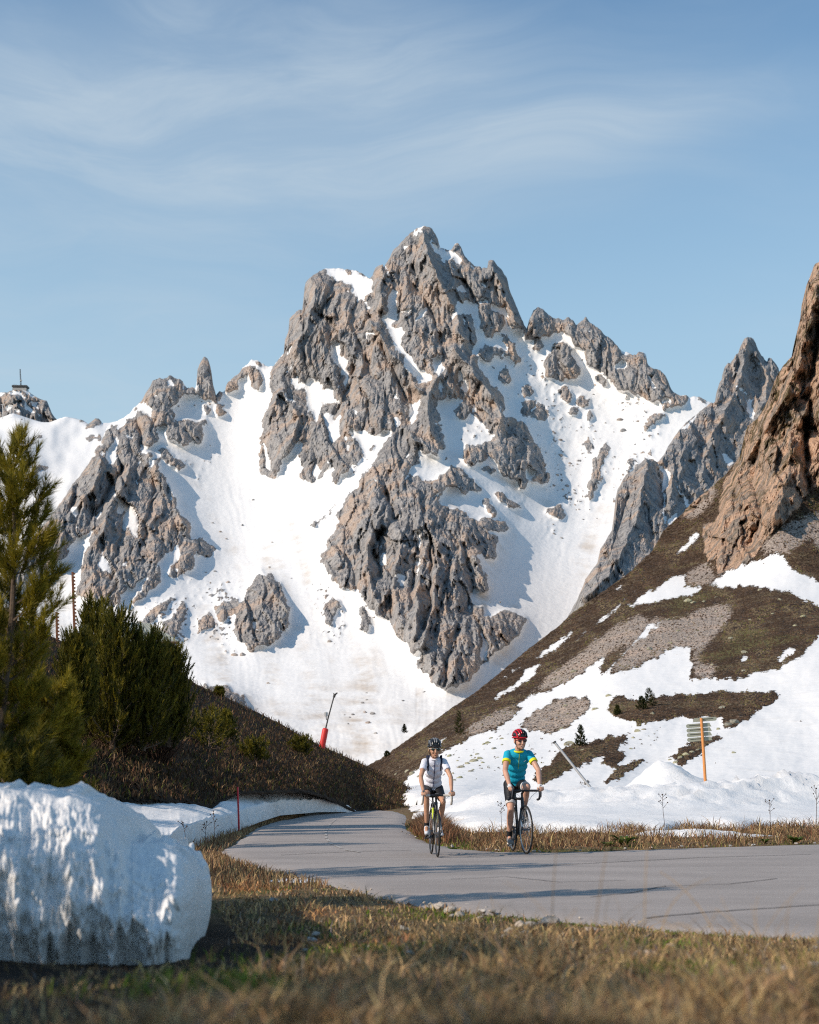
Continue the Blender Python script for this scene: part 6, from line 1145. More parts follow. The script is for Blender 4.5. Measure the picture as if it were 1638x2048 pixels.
for i, (px, py, w) in enumerate(far_b):
    p = mount_pt(px, py); s = w / F * p.y * 0.5
    where = ('in the right-hand snow bowl' if px > 1000 else 'on the avalanche snow above the road bend' if py > 1360 else 'on the left-hand snowfield')
    put(bms[i % 6], 'boulder', p, s * 1.15, s, s * 0.75, i, 'dark grey boulder lying ' + where, 'boulder', 'boulders ' + where)
lms = stone_set('lichen_stone', 6)
near_b = [(826, 1548, 16), (815, 1543, 12), (838, 1553, 10), (793, 1548, 9), (899, 1513, 14), (922, 1535, 16), (935, 1528, 13), (948, 1523, 18), (960, 1518, 14), (941, 1543, 12), (905, 1548, 10), (918, 1556, 13), (976, 1487, 14), (988, 1498, 12), (968, 1489, 9), (893, 1532, 9), (942, 1512, 8), (955, 1509, 9), (982, 1477, 9), (1004, 1490, 7), (1003, 1478, 9), (995, 1515, 6), (915, 1522, 7), (908, 1561, 9), (946, 1540, 7), (965, 1526, 10),
 (1218, 1392, 13), (1190, 1419, 16), (1276, 1463, 13), (1287, 1459, 10), (1267, 1476, 9), (1262, 1498, 7), (1138, 1489, 22), (1166, 1500, 10), (1130, 1412, 9), (1150, 1343, 18), (1376, 1203, 20), (1386, 1206, 11), (1408, 1204, 10), (1432, 1195, 8), (1312, 1206, 9), (1606, 1234, 12), (1590, 1252, 10), (1490, 1306, 15), (1487, 1342, 9), (1462, 1277, 10), (1432, 1224, 8), (1545, 1228, 8), (1305, 1428, 10), (1444, 1416, 14), (1469, 1445, 22), (1458, 1450, 16), (1437, 1459, 11), (1468, 1506, 10), (1360, 1516, 14), (1372, 1510, 16), (1384, 1505, 12), (1352, 1525, 12), (1340, 1520, 9), (1395, 1500, 10), (1122, 1458, 11), (1300, 1299, 16), (1336, 1240, 9), (1356, 1262, 10), (1340, 1286, 8), (1560, 1200, 9), (1520, 1180, 10), (1500, 1240, 7), (1425, 1330, 8)]
for i, (px, py, w) in enumerate(near_b):
    p = hside_pt(px, py); s = w / F * p.y * 0.5
    where = ('in the snow between the two cyclists' if px < 1010 else 'near the two spruces and the signpost' if py > 1380 else 'on the brown slope under the cliff')
    put(lms[i % 6], 'boulder', p, s * 1.2, s, s * 0.7, 100 + i, 'pale lichen-covered rock lying ' + where, 'boulder', 'pale rocks ' + where)
# scree pieces on the slope: too many and too small to tell apart
rng = np.random.default_rng(9); V0 = []; F0 = []; 
su = rng.uniform(860, 1640, 26000); sv = rng.uniform(1150, 1490, 26000); sm = bilin(hscree, hu0, hv0, hst, su, sv) > 0.6; su, sv = su[sm][:4000], sv[sm][:4000]
sx_, sy_, sz_ = at(su, sv, h_depth(su, sv)); nS = len(su)
ico = np.array([tuple(v.co) for v in stone_mesh(5, 0.3, 1).vertices]); icf = np.array([tuple(p.vertices) for p in stone_mesh(5, 0.3, 1).polygons])
sc = (rng.lognormal(0, 0.45, nS) * 2.0 / F * sy_)[:, None, None] * 0.55 * np.array([1.2, 1.0, 0.7]); ang = rng.random(nS) * 6.28
vv = ico[None] * sc * rng.uniform(0.7, 1.3, (nS, len(ico), 1)); c_, s_ = np.cos(ang)[:, None], np.sin(ang)[:, None]
vv = np.stack([vv[..., 0] * c_ - vv[..., 1] * s_, vv[..., 0] * s_ + vv[..., 1] * c_, vv[..., 2]], -1) + np.stack([sx_, sy_, sz_], -1)[:, None]
ff = (icf[None] + (np.arange(nS) * len(ico))[:, None, None]).reshape(-1, 3)
o = mesh_np('scree', vv.reshape(-1, 3), ff, M['scree_stone'], False); tag(o, 'loose scree stones strewn on the hillside', 'scree', kind='stuff')
# pale stones and pebbles in the near grass and at the road edges
pms = stone_set('pale_stone', 5); rr = random.Random(3)
peb = [(880, 1812, 30), (900, 1819, 24), (935, 1815, 30), (955, 1812, 24), (965, 1822, 18), (920, 1828, 20), (985, 1822, 16), (905, 1832, 16), (960, 1835, 14), (1040, 1850, 26), (1020, 1862, 26), (1060, 1848, 22), (1050, 1866, 20), (1010, 1872, 18), (1090, 1846, 44), (1105, 1842, 30), (1185, 1862, 30), (1200, 1860, 16), (810, 1858, 26), (795, 1866, 18), (632, 1868, 20), (625, 1880, 20), (610, 1900, 12), (1305, 1908, 34), (1340, 1890, 16), (1390, 1905, 14), (1470, 1900, 16), (1490, 1912, 14), (1500, 1850, 14), (1540, 1948, 36), (1570, 1935, 20), (1630, 1930, 30), (1630, 1895, 14), (1440, 1930, 16), (1250, 1985, 20), (1100, 1990, 18), (820, 1905, 16), (1150, 1880, 12), (1000, 1905, 14), (740, 1893, 14), (548, 1800, 18)]
for i, (px, py, w) in enumerate(peb):
    g = groundpt(px, py, 0.09); x, y = g
    for _ in range(6):
        z = float(ground_z(x, y)) + 0.03; x, y = groundpt(px, py, z)
    s = w / F * y * 0.5; put(pms[i % 5], 'stone', (x, y, z), s * 1.2, s, s * 0.55, 300 + i, 'pale limestone pebble lying among the near grass', 'stone', 'pale pebbles in the near verge')
for i in range(30):
    t = rr.random(); x = -0.2 + 8.5 * t ** 1.2; y = float(np.interp(x, [-0.2, 0.3, 0.8, 1.3, 2.1, 3, 4.4, 7, 14], [30, 24.6, 22.3, 21.4, 21.2, 21.7, 22.7, 24.1, 27.6])) + rr.uniform(-0.05, 0.25); s = rr.uniform(0.010, 0.032)
    put(pms[i % 5], 'stone', (x, y, 0.02), s * 1.3, s, s * 0.7, 400 + i, 'whitish stone along the far edge of the asphalt', 'stone', 'whitish stones along the far road edge')
for i in range(44):
    x = rr.uniform(-1.2, 3.2); y = float(near_edge(x)) + rr.uniform(-0.22, 0.35); s = rr.uniform(0.005, 0.014)
    put(pms[i % 5], 'stone', (x, y, 0.012 + s * 0.3), s * 1.2, s, s * 0.7, 500 + i, 'small loose stone along the near edge of the asphalt', 'stone', 'gravel stones along the near road edge')

# ================================================================ cyclists
def skin_material(name, col):
    m, nt, b = newmat(name, 0.5, 0.35); p = nd(nt, 'ShaderNodeTexCoord').outputs['Object']; n_ = noise(nt, p, 9, 4)
    setin(nt, b, 'Base Color', mixc(nt, mapr(nt, n_, 0.35, 0.65), tuple(c * 0.86 for c in col), tuple(min(1, c * 1.1) for c in col)))
    return m
skin_material('skin_tanned', (0.50, 0.27, 0.17)); skin_material('skin_fair', (0.56, 0.31, 0.215))
def cloth(name, col, rough=0.75, fold=0.5, scale=14):
    m, nt, b = newmat(name, rough, 0.25); p = nd(nt, 'ShaderNodeTexCoord').outputs['Object']
    n_ = noise(nt, mapping(nt, p, (1, 1, 1.8), (0.3, 0.5, 0)), scale, 3, 0.5, 0.8); w_ = noise(nt, p, 160, 2)
    setin(nt, b, 'Base Color', mixc(nt, n_, tuple(c * 0.93 for c in col), tuple(min(1, c * 1.05) for c in col))); bump(nt, b, math_(nt, 'ADD', n_, math_(nt, 'MULTIPLY', w_, 0.08)), fold, 0.02)
    return m
cloth('jersey_teal', (0.008, 0.36, 0.52)); cloth('jersey_white', (0.72, 0.72, 0.80)); cloth('trim_yellow', (0.72, 0.72, 0.02), 0.6, 0.1); cloth('lycra_black', (0.012, 0.012, 0.014), 0.5, 0.3); cloth('band_grey', (0.55, 0.53, 0.52), 0.7, 0.1); cloth('glove_white', (0.62, 0.61, 0.60), 0.8, 0.3); cloth('zip_navy', (0.02, 0.025, 0.09), 0.6, 0.1); cloth('zip_lime', (0.30, 0.42, 0.05), 0.6, 0.1); cloth('sock_black', (0.02, 0.02, 0.022), 0.9, 0.2); cloth('pack_navy', (0.018, 0.022, 0.045), 0.8, 0.3)
plain('shoe_white', (0.62, 0.63, 0.66), 0.45, 0.15, 20, 0.4); plain('shoe_grey', (0.22, 0.21, 0.20), 0.6, 0.4, 25, 0.3); plain('sole_pale', (0.58, 0.56, 0.52), 0.8, 0.1, 20); plain('sole_dark', (0.03, 0.03, 0.03), 0.8, 0.1, 20)
plain('helmet_black', (0.018, 0.018, 0.02), 0.3, 0.1, 9, 0.5); plain('helmet_red', (0.52, 0.012, 0.022), 0.22, 0.1, 9, 0.6); plain('helmet_silver', (0.22, 0.22, 0.225), 0.3, 0.1, 9, 0.5, 0.3); plain('lens_amber', (0.05, 0.018, 0.012), 0.12, 0.2, 9, 0.8); plain('lens_green', (0.02, 0.03, 0.018), 0.12, 0.2, 9, 0.8); plain('frame_white', (0.70, 0.70, 0.66), 0.4, 0.05, 9); plain('hair_brown', (0.10, 0.055, 0.03), 0.6, 0.3, 30); plain('lip', (0.36, 0.13, 0.10), 0.5, 0.1, 9); plain('teeth', (0.72, 0.68, 0.62), 0.4, 0.05, 9)
plain('tyre_rubber', (0.022, 0.021, 0.02), 0.7, 0.15, 30); plain('rim_alloy', (0.30, 0.30, 0.30), 0.35, 0.1, 9, 0.5, 0.7); plain('rim_black', (0.03, 0.03, 0.032), 0.35, 0.1, 9, 0.5); plain('spoke_steel', (0.30, 0.30, 0.30), 0.35, 0.05, 9, 0.5, 0.6); plain('frame_black', (0.016, 0.016, 0.018), 0.25, 0.1, 9, 0.5); plain('paint_lime', (0.50, 0.62, 0.02), 0.3, 0.1, 9, 0.5); plain('paint_white', (0.72, 0.72, 0.72), 0.3, 0.1, 9, 0.5); plain('tape_white', (0.60, 0.56, 0.50), 0.7, 0.1, 20); plain('tape_black', (0.02, 0.022, 0.03), 0.6, 0.1, 20); plain('lever_grey', (0.10, 0.10, 0.11), 0.35, 0.1, 20, 0.5); plain('chain_steel', (0.13, 0.125, 0.12), 0.4, 0.2, 30, 0.5, 0.8)

def solid(mb, name, mat, parent, voxel=0.008, smooth=6):
    """union of the overlapping shapes in mb as one continuous surface"""
    me = mb.mesh(name); tmp = bpy.data.objects.new(name + '_tmp', me); C.objects.link(tmp)
    r = tmp.modifiers.new('r', 'REMESH'); r.mode = 'VOXEL'; r.voxel_size = voxel; r.use_smooth_shade = True
    s = tmp.modifiers.new('s', 'SMOOTH'); s.factor = 0.5; s.iterations = smooth
    dg = bpy.context.evaluated_depsgraph_get(); out = bpy.data.meshes.new_from_object(tmp.evaluated_get(dg), depsgraph=dg)
    bpy.data.objects.remove(tmp, do_unlink=True); out.materials.clear(); out.materials.append(mat); out.name = name
    o = bpy.data.objects.new(name, out); C.objects.link(o); o.parent = parent
    out.polygons.foreach_set('use_smooth', np.ones(len(out.polygons), bool))
    return o
def cap(mb, a, b, r0, r1, seg=12, mid=None, rm=None):
    """tapered limb with round ends"""
    a, b = Vector(a), Vector(b)
    if mid is None: pts, rs = [a, a.lerp(b, 0.5), b], [r0, rm if rm else (r0 + r1) / 2, r1]
    else: pts, rs = [a, Vector(mid), b], [r0, rm, r1]
    mb.tube(pts, rs, seg); mb.ell(a, (r0,) * 3, 10, 8); mb.ell(b, (r1,) * 3, 10, 8)
def Rx(a): return Matrix.Rotation(a, 3, 'X')
def ray_line(o, pts, off=0.0045):
    """points dropped on the front of mesh o (seen from -y)"""
    from mathutils.bvhtree import BVHTree
    bv_ = BVHTree.FromPolygons([v.co for v in o.data.vertices], [tuple(p.vertices) for p in o.data.polygons]); out = []
    for x, z in pts:
        h = bv_.ray_cast(Vector((x, -2, z)), Vector((0, 1, 0)))
        if h[0] is not None: out.append(h[0] + h[1] * off)
    return out

def bicycle(loc, rz, sc, steer, crank, style, label):
    root = empty('bicycle', loc, rz); root.scale = (sc,) * 3; tag(root, label, 'bicycle', 'road bicycles ridden towards the camera')
    lime = style == 'lime'
    fr = MB(); ht0, ht1 = Vector((0, -0.425, 0.655)), Vector((0, -0.385, 0.80)); bb = Vector((0, 0, 0.275)); st_ = Vector((0, 0.135, 0.80)); rh = Vector((0, 0.41, 0.345))
    fr.tube([ht0, ht1], 0.024, 12); fr.tube([ht0 + Vector((0, 0.01, 0.02)), bb], [0.026, 0.024], 12); fr.tube([ht1 - Vector((0, -0.01, 0.02)), st_ - Vector((0, 0, 0.02))], [0.021, 0.018], 12); fr.tube([bb, st_], 0.019, 12)
    for s in (-1, 1): fr.tube([bb + Vector((s * 0.03, 0.03, 0)), rh + Vector((s * 0.066, 0, 0))], [0.012, 0.009], 8); fr.tube([st_ + Vector((s * 0.018, 0.01, -0.03)), rh + Vector((s * 0.066, 0, 0))], [0.009, 0.008], 8)
    fr.tube([bb - Vector((0.045, 0, 0)), bb + Vector((0.045, 0, 0))], 0.024, 12); fro = fr.build('frame', M['frame_black'], root)
    dec = MB(); a, b = ht0.lerp(bb, 0.12), ht0.lerp(bb, 0.42)
    for s in (-1, 1): dec.tube([a + Vector((s * 0.021, 0, 0)), b + Vector((s * 0.021, 0, 0))], 0.008, 6)
    dec.build('decal', M['paint_lime' if lime else 'paint_white'], fro)
    if lime: MB().tube([bb.lerp(st_, 0.5), bb.lerp(st_, 0.82)], 0.0195, 12).build('decal', M['paint_lime'], fro)
    MB().tube([st_ - Vector((0, 0, 0.03)), Vector((0, 0.175, 0.945))], 0.0135, 10).build('seatpost', M['frame_black'], root)
    sa = MB(); sa.ell((0, 0.235, 0.965), (0.070, 0.085, 0.026), 14, 8); sa.tube([(0, 0.22, 0.965), (0, 0.02, 0.962)], [0.045, 0.02], 10, True, 0.6); sa.ell((0, 0.02, 0.962), (0.021, 0.03, 0.016), 10, 6); solid(sa, 'saddle', M['frame_black'], root, 0.006, 3)
    # crank, chainring, pedals, chain
    ca = rad(crank); cd = Vector((0, -math.sin(ca), math.cos(ca))) * 0.17
    ck = MB(); ck.tube([bb + Vector((0.06, 0, 0)), bb + Vector((0.07, 0, 0)) + cd], [0.015, 0.011], 8); ck.tube([bb - Vector((0.06, 0, 0)), bb - Vector((0.07, 0, 0)) - cd], [0.015, 0.011], 8); ck.tube([bb - Vector((0.07, 0, 0)), bb + Vector((0.07, 0, 0))], 0.012, 8); ck.torus(bb - Vector((0.05, 0, 0)), 0.095, 0.006, sec=6); ck.torus(bb - Vector((0.05, 0, 0)), 0.06, 0.006, sec=6)
    for k in range(5): a = k * 2 * PI / 5; ck.tube([bb - Vector((0.05, 0, 0)), bb + Vector((-0.05, 0.095 * math.cos(a), 0.095 * math.sin(a)))], 0.007, 6)
    ck.build('crankset', M['lever_grey'], root)
    for s in (1, -1): MB().box(bb + Vector((s * 0.115, 0, 0)) + cd * s, (0.08, 0.075, 0.018)).build('pedal', M['frame_black'], root, False)
    ch = MB(); ch.tube([bb + Vector((-0.05, 0.0, 0.095)), rh + Vector((-0.045, 0.0, 0.045))], 0.005, 5); ch.tube([bb + Vector((-0.05, 0.0, -0.095)), rh + Vector((-0.045, -0.02, -0.10))], 0.005, 5); ch.torus(rh - Vector((0.045, 0, 0)), 0.045, 0.008, sec=6, seg=20); ch.tube([rh + Vector((-0.05, 0, -0.03)), rh + Vector((-0.05, -0.02, -0.10))], 0.012, 6); ch.build('chain', M['chain_steel'], root)
    # steering group turns about the head tube
    piv = Vector((0, -0.40, 0)); Sm = Matrix.Translation(piv) @ Matrix.Rotation(rad(steer), 4, 'Z') @ Matrix.Translation(-piv)
    def wheel(c, par_m=None):
        w = empty('wheel', (0, 0, 0)); w.parent = root
        if par_m is not None: w.matrix_local = par_m
        MB().torus(c, 0.333, 0.0125, seg=56, sec=8).build('tyre', M['tyre_rubber'], w); MB().torus(c, 0.311, 0.0125, seg=56, sec=6, flat=0.75).build('rim', M['rim_alloy' if not lime else 'rim_black'], w)
        MB().tube([c - Vector((0.05, 0, 0)), c - Vector((0.03, 0, 0)), c + Vector((0.03, 0, 0)), c + Vector((0.05, 0, 0))], [0.012, 0.018, 0.018, 0.012], 10).build('hub', M['lever_grey'], w)
        sp_ = MB()
        for k in range(24): a = 2 * PI * k / 24; a2 = a + (0.5 if k % 4 < 2 else -0.5); s = 1 if k % 2 else -1; sp_.tube([c + Vector((s * 0.028, 0.02 * math.cos(a2), 0.02 * math.sin(a2))), c + Vector((0, 0.305 * math.cos(a), 0.305 * math.sin(a)))], 0.0016, 3, False)
        sp_.build('spokes', M['spoke_steel'], w)['kind'] = 'stuff'
        return w
    wheel(rh)
    fh = Vector((0, -0.575, 0.345)); wheel(fh, Sm)
    fk = MB()
    for s in (-1, 1): fk.tube([(s * 0.028, -0.432, 0.645), (s * 0.052, -0.47, 0.55), (s * 0.052, -0.575, 0.345)], [0.016, 0.014, 0.010], 8)
    fk.tube([(-0.03, -0.43, 0.65), (0.03, -0.43, 0.65)], 0.02, 8); fo = fk.build('fork', M['frame_black'], root); fo.matrix_local = Sm
    bl = MB(); bl.tube([(0, -0.465, 0.655), (0, -0.47, 0.70)], 0.016, 6); bl.tube([(-0.03, -0.46, 0.66), (-0.035, -0.465, 0.70)], 0.008, 5); bl.tube([(0.03, -0.46, 0.66), (0.035, -0.465, 0.70)], 0.008, 5); o = bl.build('brake', M['lever_grey'], root); o.matrix_local = Sm
    for s in (-1, 1):
        sm = MB(); sm.tube([(s * 0.052, -0.475, 0.54), (s * 0.053, -0.555, 0.385)], 0.0125, 6); o = sm.build('decal', M['paint_white' if not lime else 'grey_steel'], fo); 
    hb = MB(); hb.tube([(0, -0.385, 0.80), (0, -0.378, 0.865)], 0.017, 10); hb.tube([(0, -0.38, 0.855), (0, -0.475, 0.90)], 0.017, 10); hb.tube([(-0.21, -0.475, 0.90), (0.21, -0.475, 0.90)], 0.0155, 10); ho = hb.build('handlebar', M['frame_black'], root); ho.matrix_local = Sm
    for s in (-1, 1):
        dp = MB(); dp.tube([(s * 0.10, -0.475, 0.90), (s * 0.195, -0.478, 0.90), (s * 0.212, -0.50, 0.902), (s * 0.214, -0.545, 0.90), (s * 0.216, -0.575, 0.875), (s * 0.218, -0.572, 0.83), (s * 0.22, -0.535, 0.785), (s * 0.222, -0.47, 0.772), (s * 0.222, -0.43, 0.772)], 0.0168, 9); dp.build('bar_tape', M['tape_white' if lime else 'tape_black'], ho)
        hd = MB(); hd.ell((s * 0.214, -0.575, 0.925), (0.019, 0.05, 0.024), 10, 8, Rx(-0.45)); hd.ell((s * 0.214, -0.615, 0.955), (0.016, 0.02, 0.026), 8, 6); solid(hd, 'brake_hood', M['lever_grey'], ho, 0.006, 2)
        lv = MB(); lv.tube([(s * 0.214, -0.625, 0.935), (s * 0.218, -0.645, 0.87), (s * 0.222, -0.625, 0.805)], [0.008, 0.008, 0.006], 6); lv.build('brake_lever', M['lever_grey'], ho)
        cb = MB(); cb.tube([(s * 0.20, -0.56, 0.90), (s * 0.10, -0.58, 0.83), (s * 0.03, -0.53, 0.72), (0, -0.46, 0.60)], 0.0028, 4); cb.build('cable', M['frame_black'], ho)
    MB().box((0, -0.50, 0.925), (0.045, 0.06, 0.015)).build('bike_computer', M['lever_grey'], ho, False)
    return root

def rider(loc, rz, sc, k):
    """k: joints and clothing of one rider in the bicycle's own axes (front is -y, x to the picture's right)"""
    root = empty('person', loc, rz); root.scale = (sc,) * 3; tag(root, k['label'], 'person', 'cyclists on the road')
    sh = Vector(k['sh']); hip = Vector((0, 0.18, 1.005)); lean = math.atan2(hip.y - sh.y, sh.z - hip.z); R = Rx(lean); sw = k['sw']; fem = k['fem']
    B = MB()                                                      # skin
    tor = [(0.0, 0.150, 0.115), (0.18, 0.138 if fem else 0.146, 0.105), (0.36, 0.125 if fem else 0.150, 0.10), (0.56, 0.138 if fem else 0.162, 0.112), (0.76, 0.150 if fem else 0.176, 0.112), (0.93, 0.142 if fem else 0.170, 0.092)]
    for t, rx_, ry_ in tor: B.ell(hip.lerp(sh, t), (rx_ - 0.014, ry_ - 0.012, 0.085), 16, 10, R)
    nb = sh + Vector((0, -0.015, 0.03)); hc = Vector(k['head']); hR = Matrix.Rotation(rad(k.get('yaw', 0)), 3, 'Z') @ Rx(rad(6)) * 1.09
    cap(B, nb, hc + hR @ Vector((0, 0.03, -0.07)), 0.058 if not fem else 0.05, 0.052 if not fem else 0.046)
    def H(x, y, z): return hc + hR @ Vector((x, y, z))
    B.ell(H(0, 0.005, 0.03), (0.074, 0.093, 0.088), 18, 14, hR); B.ell(H(0, -0.025, -0.02), (0.066, 0.066, 0.075), 16, 12, hR); B.ell(H(0, -0.042, -0.075), (0.045, 0.043, 0.038), 12, 10, hR); B.ell(H(0, -0.072, -0.098), (0.020, 0.018, 0.016), 10, 8, hR)
    B.ell(H(0, -0.096, -0.022), (0.012, 0.018, 0.026), 10, 8, hR); B.ell(H(0, -0.106, -0.034), (0.016, 0.014, 0.011), 10, 8, hR)
    for s in (-1, 1): B.ell(H(s * 0.077, 0.012, -0.015), (0.010, 0.019, 0.031), 10, 8, hR); B.ell(H(s * 0.036, -0.07, -0.035), (0.022, 0.018, 0.018), 10, 8, hR)
    B.ell(H(0, -0.083, -0.066), (0.022, 0.010, 0.010), 10, 8, hR)
    G = {}
    for s in (-1, 1):
        S = sh + Vector((s * sw, 0.0, -0.012)); E = Vector(k['el'][0 if s < 0 else 1]); W = Vector(k['wr'][0 if s < 0 else 1]); f = 0.86 if fem else 1.0
        cap(B, S, E, 0.052 * f, 0.039 * f, rm=0.047 * f); cap(B, E, W, 0.040 * f, 0.026 * f, mid=E.lerp(W, 0.35), rm=0.042 * f)
        G[s] = (S, E, W)
        # hand on the hood: palm, four fingers closing round it, thumb on the inner side
        pc = W + Vector((s * 0.002, -0.045, -0.016)); B.ell(pc, (0.040 * f, 0.046, 0.017), 12, 8, Rx(0.35)); cap(B, W, pc, 0.025 * f, 0.028 * f)
        for j in range(4):
            ox = s * (0.032 - 0.021 * j); L = (0.030, 0.034, 0.032, 0.026)[3 - j if s > 0 else 3 - j]
            a0 = pc + Vector((ox * 0.9, -0.030 - 0.004 * j, 0.004)); a1 = a0 + Vector((s * 0.004, -L * 0.85, -0.010)); a2 = a1 + Vector((s * 0.002, -0.012, -L * 0.95)); a3 = a2 + Vector((-s * 0.004, 0.012, -L * 0.7))
            B.tube([a0, a1, a2, a3], [0.0098, 0.0092, 0.0085, 0.0072], 7); B.ell(a3, (0.0072,) * 3, 6, 5); B.ell(a1, (0.0094,) * 3, 6, 5)
        t0 = pc + Vector((-s * 0.032, 0.008, -0.004)); t1 = t0 + Vector((-s * 0.018, -0.022, -0.014)); t2 = t1 + Vector((s * 0.006, -0.026, -0.018)); B.tube([t0, t1, t2], [0.012, 0.0105, 0.0085], 7); B.ell(t2, (0.0085,) * 3, 6, 5)
        # leg
        hj = hip + Vector((s * 0.085, -0.01, -0.02)); K = Vector(k['kn'][0 if s < 0 else 1]); A = Vector(k['an'][0 if s < 0 else 1]); T = Vector(k['toe'][0 if s < 0 else 1])
        cap(B, hj, K, 0.082 * f, 0.050 * f, rm=0.074 * f); fw = (A - K).normalized(); back = Vector((0, 1, 0)) - fw * fw.y; back.normalize()
        cap(B, K, A, 0.049 * f, 0.032 * f, mid=K.lerp(A, 0.32) + back * 0.016, rm=0.054 * f); B.ell(K + Vector((0, -0.018, 0.0)), (0.036 * f, 0.03, 0.042), 10, 8); cap(B, A, A.lerp(T, 0.7), 0.030, 0.026)
        G[s] += (hj, K, A, T)
    body = solid(B, 'body', M[k['skin']], root, 0.008, 2)
    # jersey
    J = MB()
    for t, rx_, ry_ in tor[0 if not fem else 0:]: J.ell(hip.lerp(sh, t + 0.02), (rx_ + 0.006, ry_ + 0.010, 0.088), 18, 12, R)
    J.ell(sh + Vector((0, 0.005, 0.0)), (sw * 0.95, 0.075, 0.055), 16, 10, R)
    if fem:
        for s in (-1, 1): J.ell(hip.lerp(sh, 0.66) + R @ Vector((s * 0.062, -0.075, 0)), (0.062, 0.055, 0.062), 12, 10)
    cuffs = []
    for s in (-1, 1):
        S, E = G[s][0], G[s][1]; f = 0.9 if fem else 1.0; e = S.lerp(E, k['sleeve']); J.tube([S + Vector((-s * 0.03, 0, 0.01)), S, S.lerp(E, k['sleeve'] * 0.6), e], [0.052 * f, 0.060 * f, 0.061 * f, 0.062 * f], 14); cuffs.append((s, S.lerp(E, k['sleeve'] - 0.12), S.lerp(E, k['sleeve'] + 0.015), 0.0635 * f))
    jer = solid(J, 'jersey', M[k['jersey']], root, 0.009, 8)
    if k['trim']:
        for s, a, b, r in cuffs: MB().tube([a, b], [r - 0.001, r - 0.001], 18).build('cuff', M[k['trim']], jer)
    ncol = MB(); c0 = nb + Vector((0, -0.002, 0.005)); ringp = [c0 + Vector((0.066 * math.cos(a), 0.058 * math.sin(a) - (0.018 if math.sin(a) < 0 else 0), -0.010 + 0.020 * math.sin(a))) for a in np.linspace(0, 2 * PI, 25)]; ncol.tube(ringp, 0.0125 if k['trim'] else 0.009, 8, False); ncol.build('collar', M[k['trim'] or k['jersey']], jer)
    zt = nb.z - 0.035; zl = ray_line(jer, [(0.0, z) for z in np.linspace(zt, k['zip_to'], 26)]); MB().tube(zl, 0.0042 if k['trim'] else 0.0055, 6).build('zip', M[k['zip']], jer)
    if k['logo']:
        lg_ = ray_line(jer, [(0.075 + 0.035 * t, sh.z - 0.135 + 0.028 * t) for t in np.linspace(0, 1, 6)]); MB().tube(lg_, 0.0045, 5).build('emblem', M['paint_white'], jer)
    # shorts
    Q = MB(); Q.ell(hip + Vector((0, 0, -0.035)), (0.162, 0.125, 0.105), 18, 12, R)
    ends = []
    for s in (-1, 1):
        hj, K = G[s][3], G[s][4]; f = 0.88 if fem else 1.0; e = hj.lerp(K, k['shorts']); Q.tube([hj + Vector((0, 0, 0.02)), hj.lerp(K, 0.35), e], [0.094 * f, 0.087 * f, 0.069 * f + 0.02 * (1 - k['shorts'])], 16); Q.ell(hj, (0.094 * f,) * 3, 12, 10); ends.append((hj.lerp(K, k['shorts'] - 0.09), e + (K - hj) * 0.012, 0.0725 * f + 0.02 * (1 - k['shorts'])))
    so = solid(Q, 'shorts', M['lycra_black'], root, 0.0075, 4)
    if k['band']:
        for a, b, r in ends: MB().tube([a, b], [r + 0.002, r - 0.003], 18).build('leg_band', M['band_grey'], so)
    for s in (-1, 1):
        A, T, K = G[s][5], G[s][6], G[s][4]; d = (T - A); sd = MB(); toe = A + d * 0.98; heel = A + Vector((0, 0.035, -0.055))
        ball = Vector((A.x, T.y + 0.05, T.z)); sd.ell(heel + Vector((0, -0.005, 0.01)), (0.036, 0.042, 0.042), 12, 8); sd.tube([heel, heel.lerp(ball, 0.5) + Vector((0, 0, 0.022)), ball, T], [0.038, 0.042, 0.044, 0.030], 12); sd.ell(T, (0.036, 0.034, 0.026), 12, 8); sd.ell(A + Vector((0, -0.01, -0.02)), (0.040, 0.045, 0.045), 12, 8)
        shoe = solid(sd, 'shoe', M[k['shoe']], root, 0.0065, 3); so_ = MB(); so_.tube([heel + Vector((0, 0.03, -0.034)), ball + Vector((0, 0, -0.034)), T + Vector((0, -0.02, -0.022))], [0.034, 0.043, 0.028], 10, True, 0.34); so_.build('sole', M[k['sole']], shoe)
        MB().tube([A.lerp(K, -0.02), A.lerp(K, k['sock'])], [0.040, 0.0415 if not fem else 0.037], 14).build('sock', M[k['sockm']], root)
        if k['glove']:
            W = G[s][2]; pc = W + Vector((s * 0.002, -0.045, -0.016)); g = MB(); g.ell(pc, (0.045, 0.050, 0.0225), 14, 10, Rx(0.35)); cap(g, W + Vector((0, 0.01, 0.004)), pc, 0.031, 0.033)
            for j in range(4): ox = s * (0.032 - 0.021 * j); a0 = pc + Vector((ox * 0.9, -0.030, 0.004)); g.tube([a0, a0 + Vector((s * 0.004, -0.026, -0.009))], 0.0125, 8)
            solid(g, 'glove', M['glove_white'], root, 0.006, 2)
    # helmet: dark inner dome, ribs over it, straps
    he = MB(); he.ell(H(0, 0.018, 0.062), (0.090, 0.122, 0.080), 22, 14, hR)
    V = [v for v in he.v]; he.v = [tuple(Vector(v) if (hR.inverted() @ (Vector(v) - hc)).z > 0.028 else hc + hR @ Vector(((hR.inverted() @ (Vector(v) - hc)).x, (hR.inverted() @ (Vector(v) - hc)).y, 0.028))) for v in V]
    hel = he.build('helmet', M['helmet_black'], root)
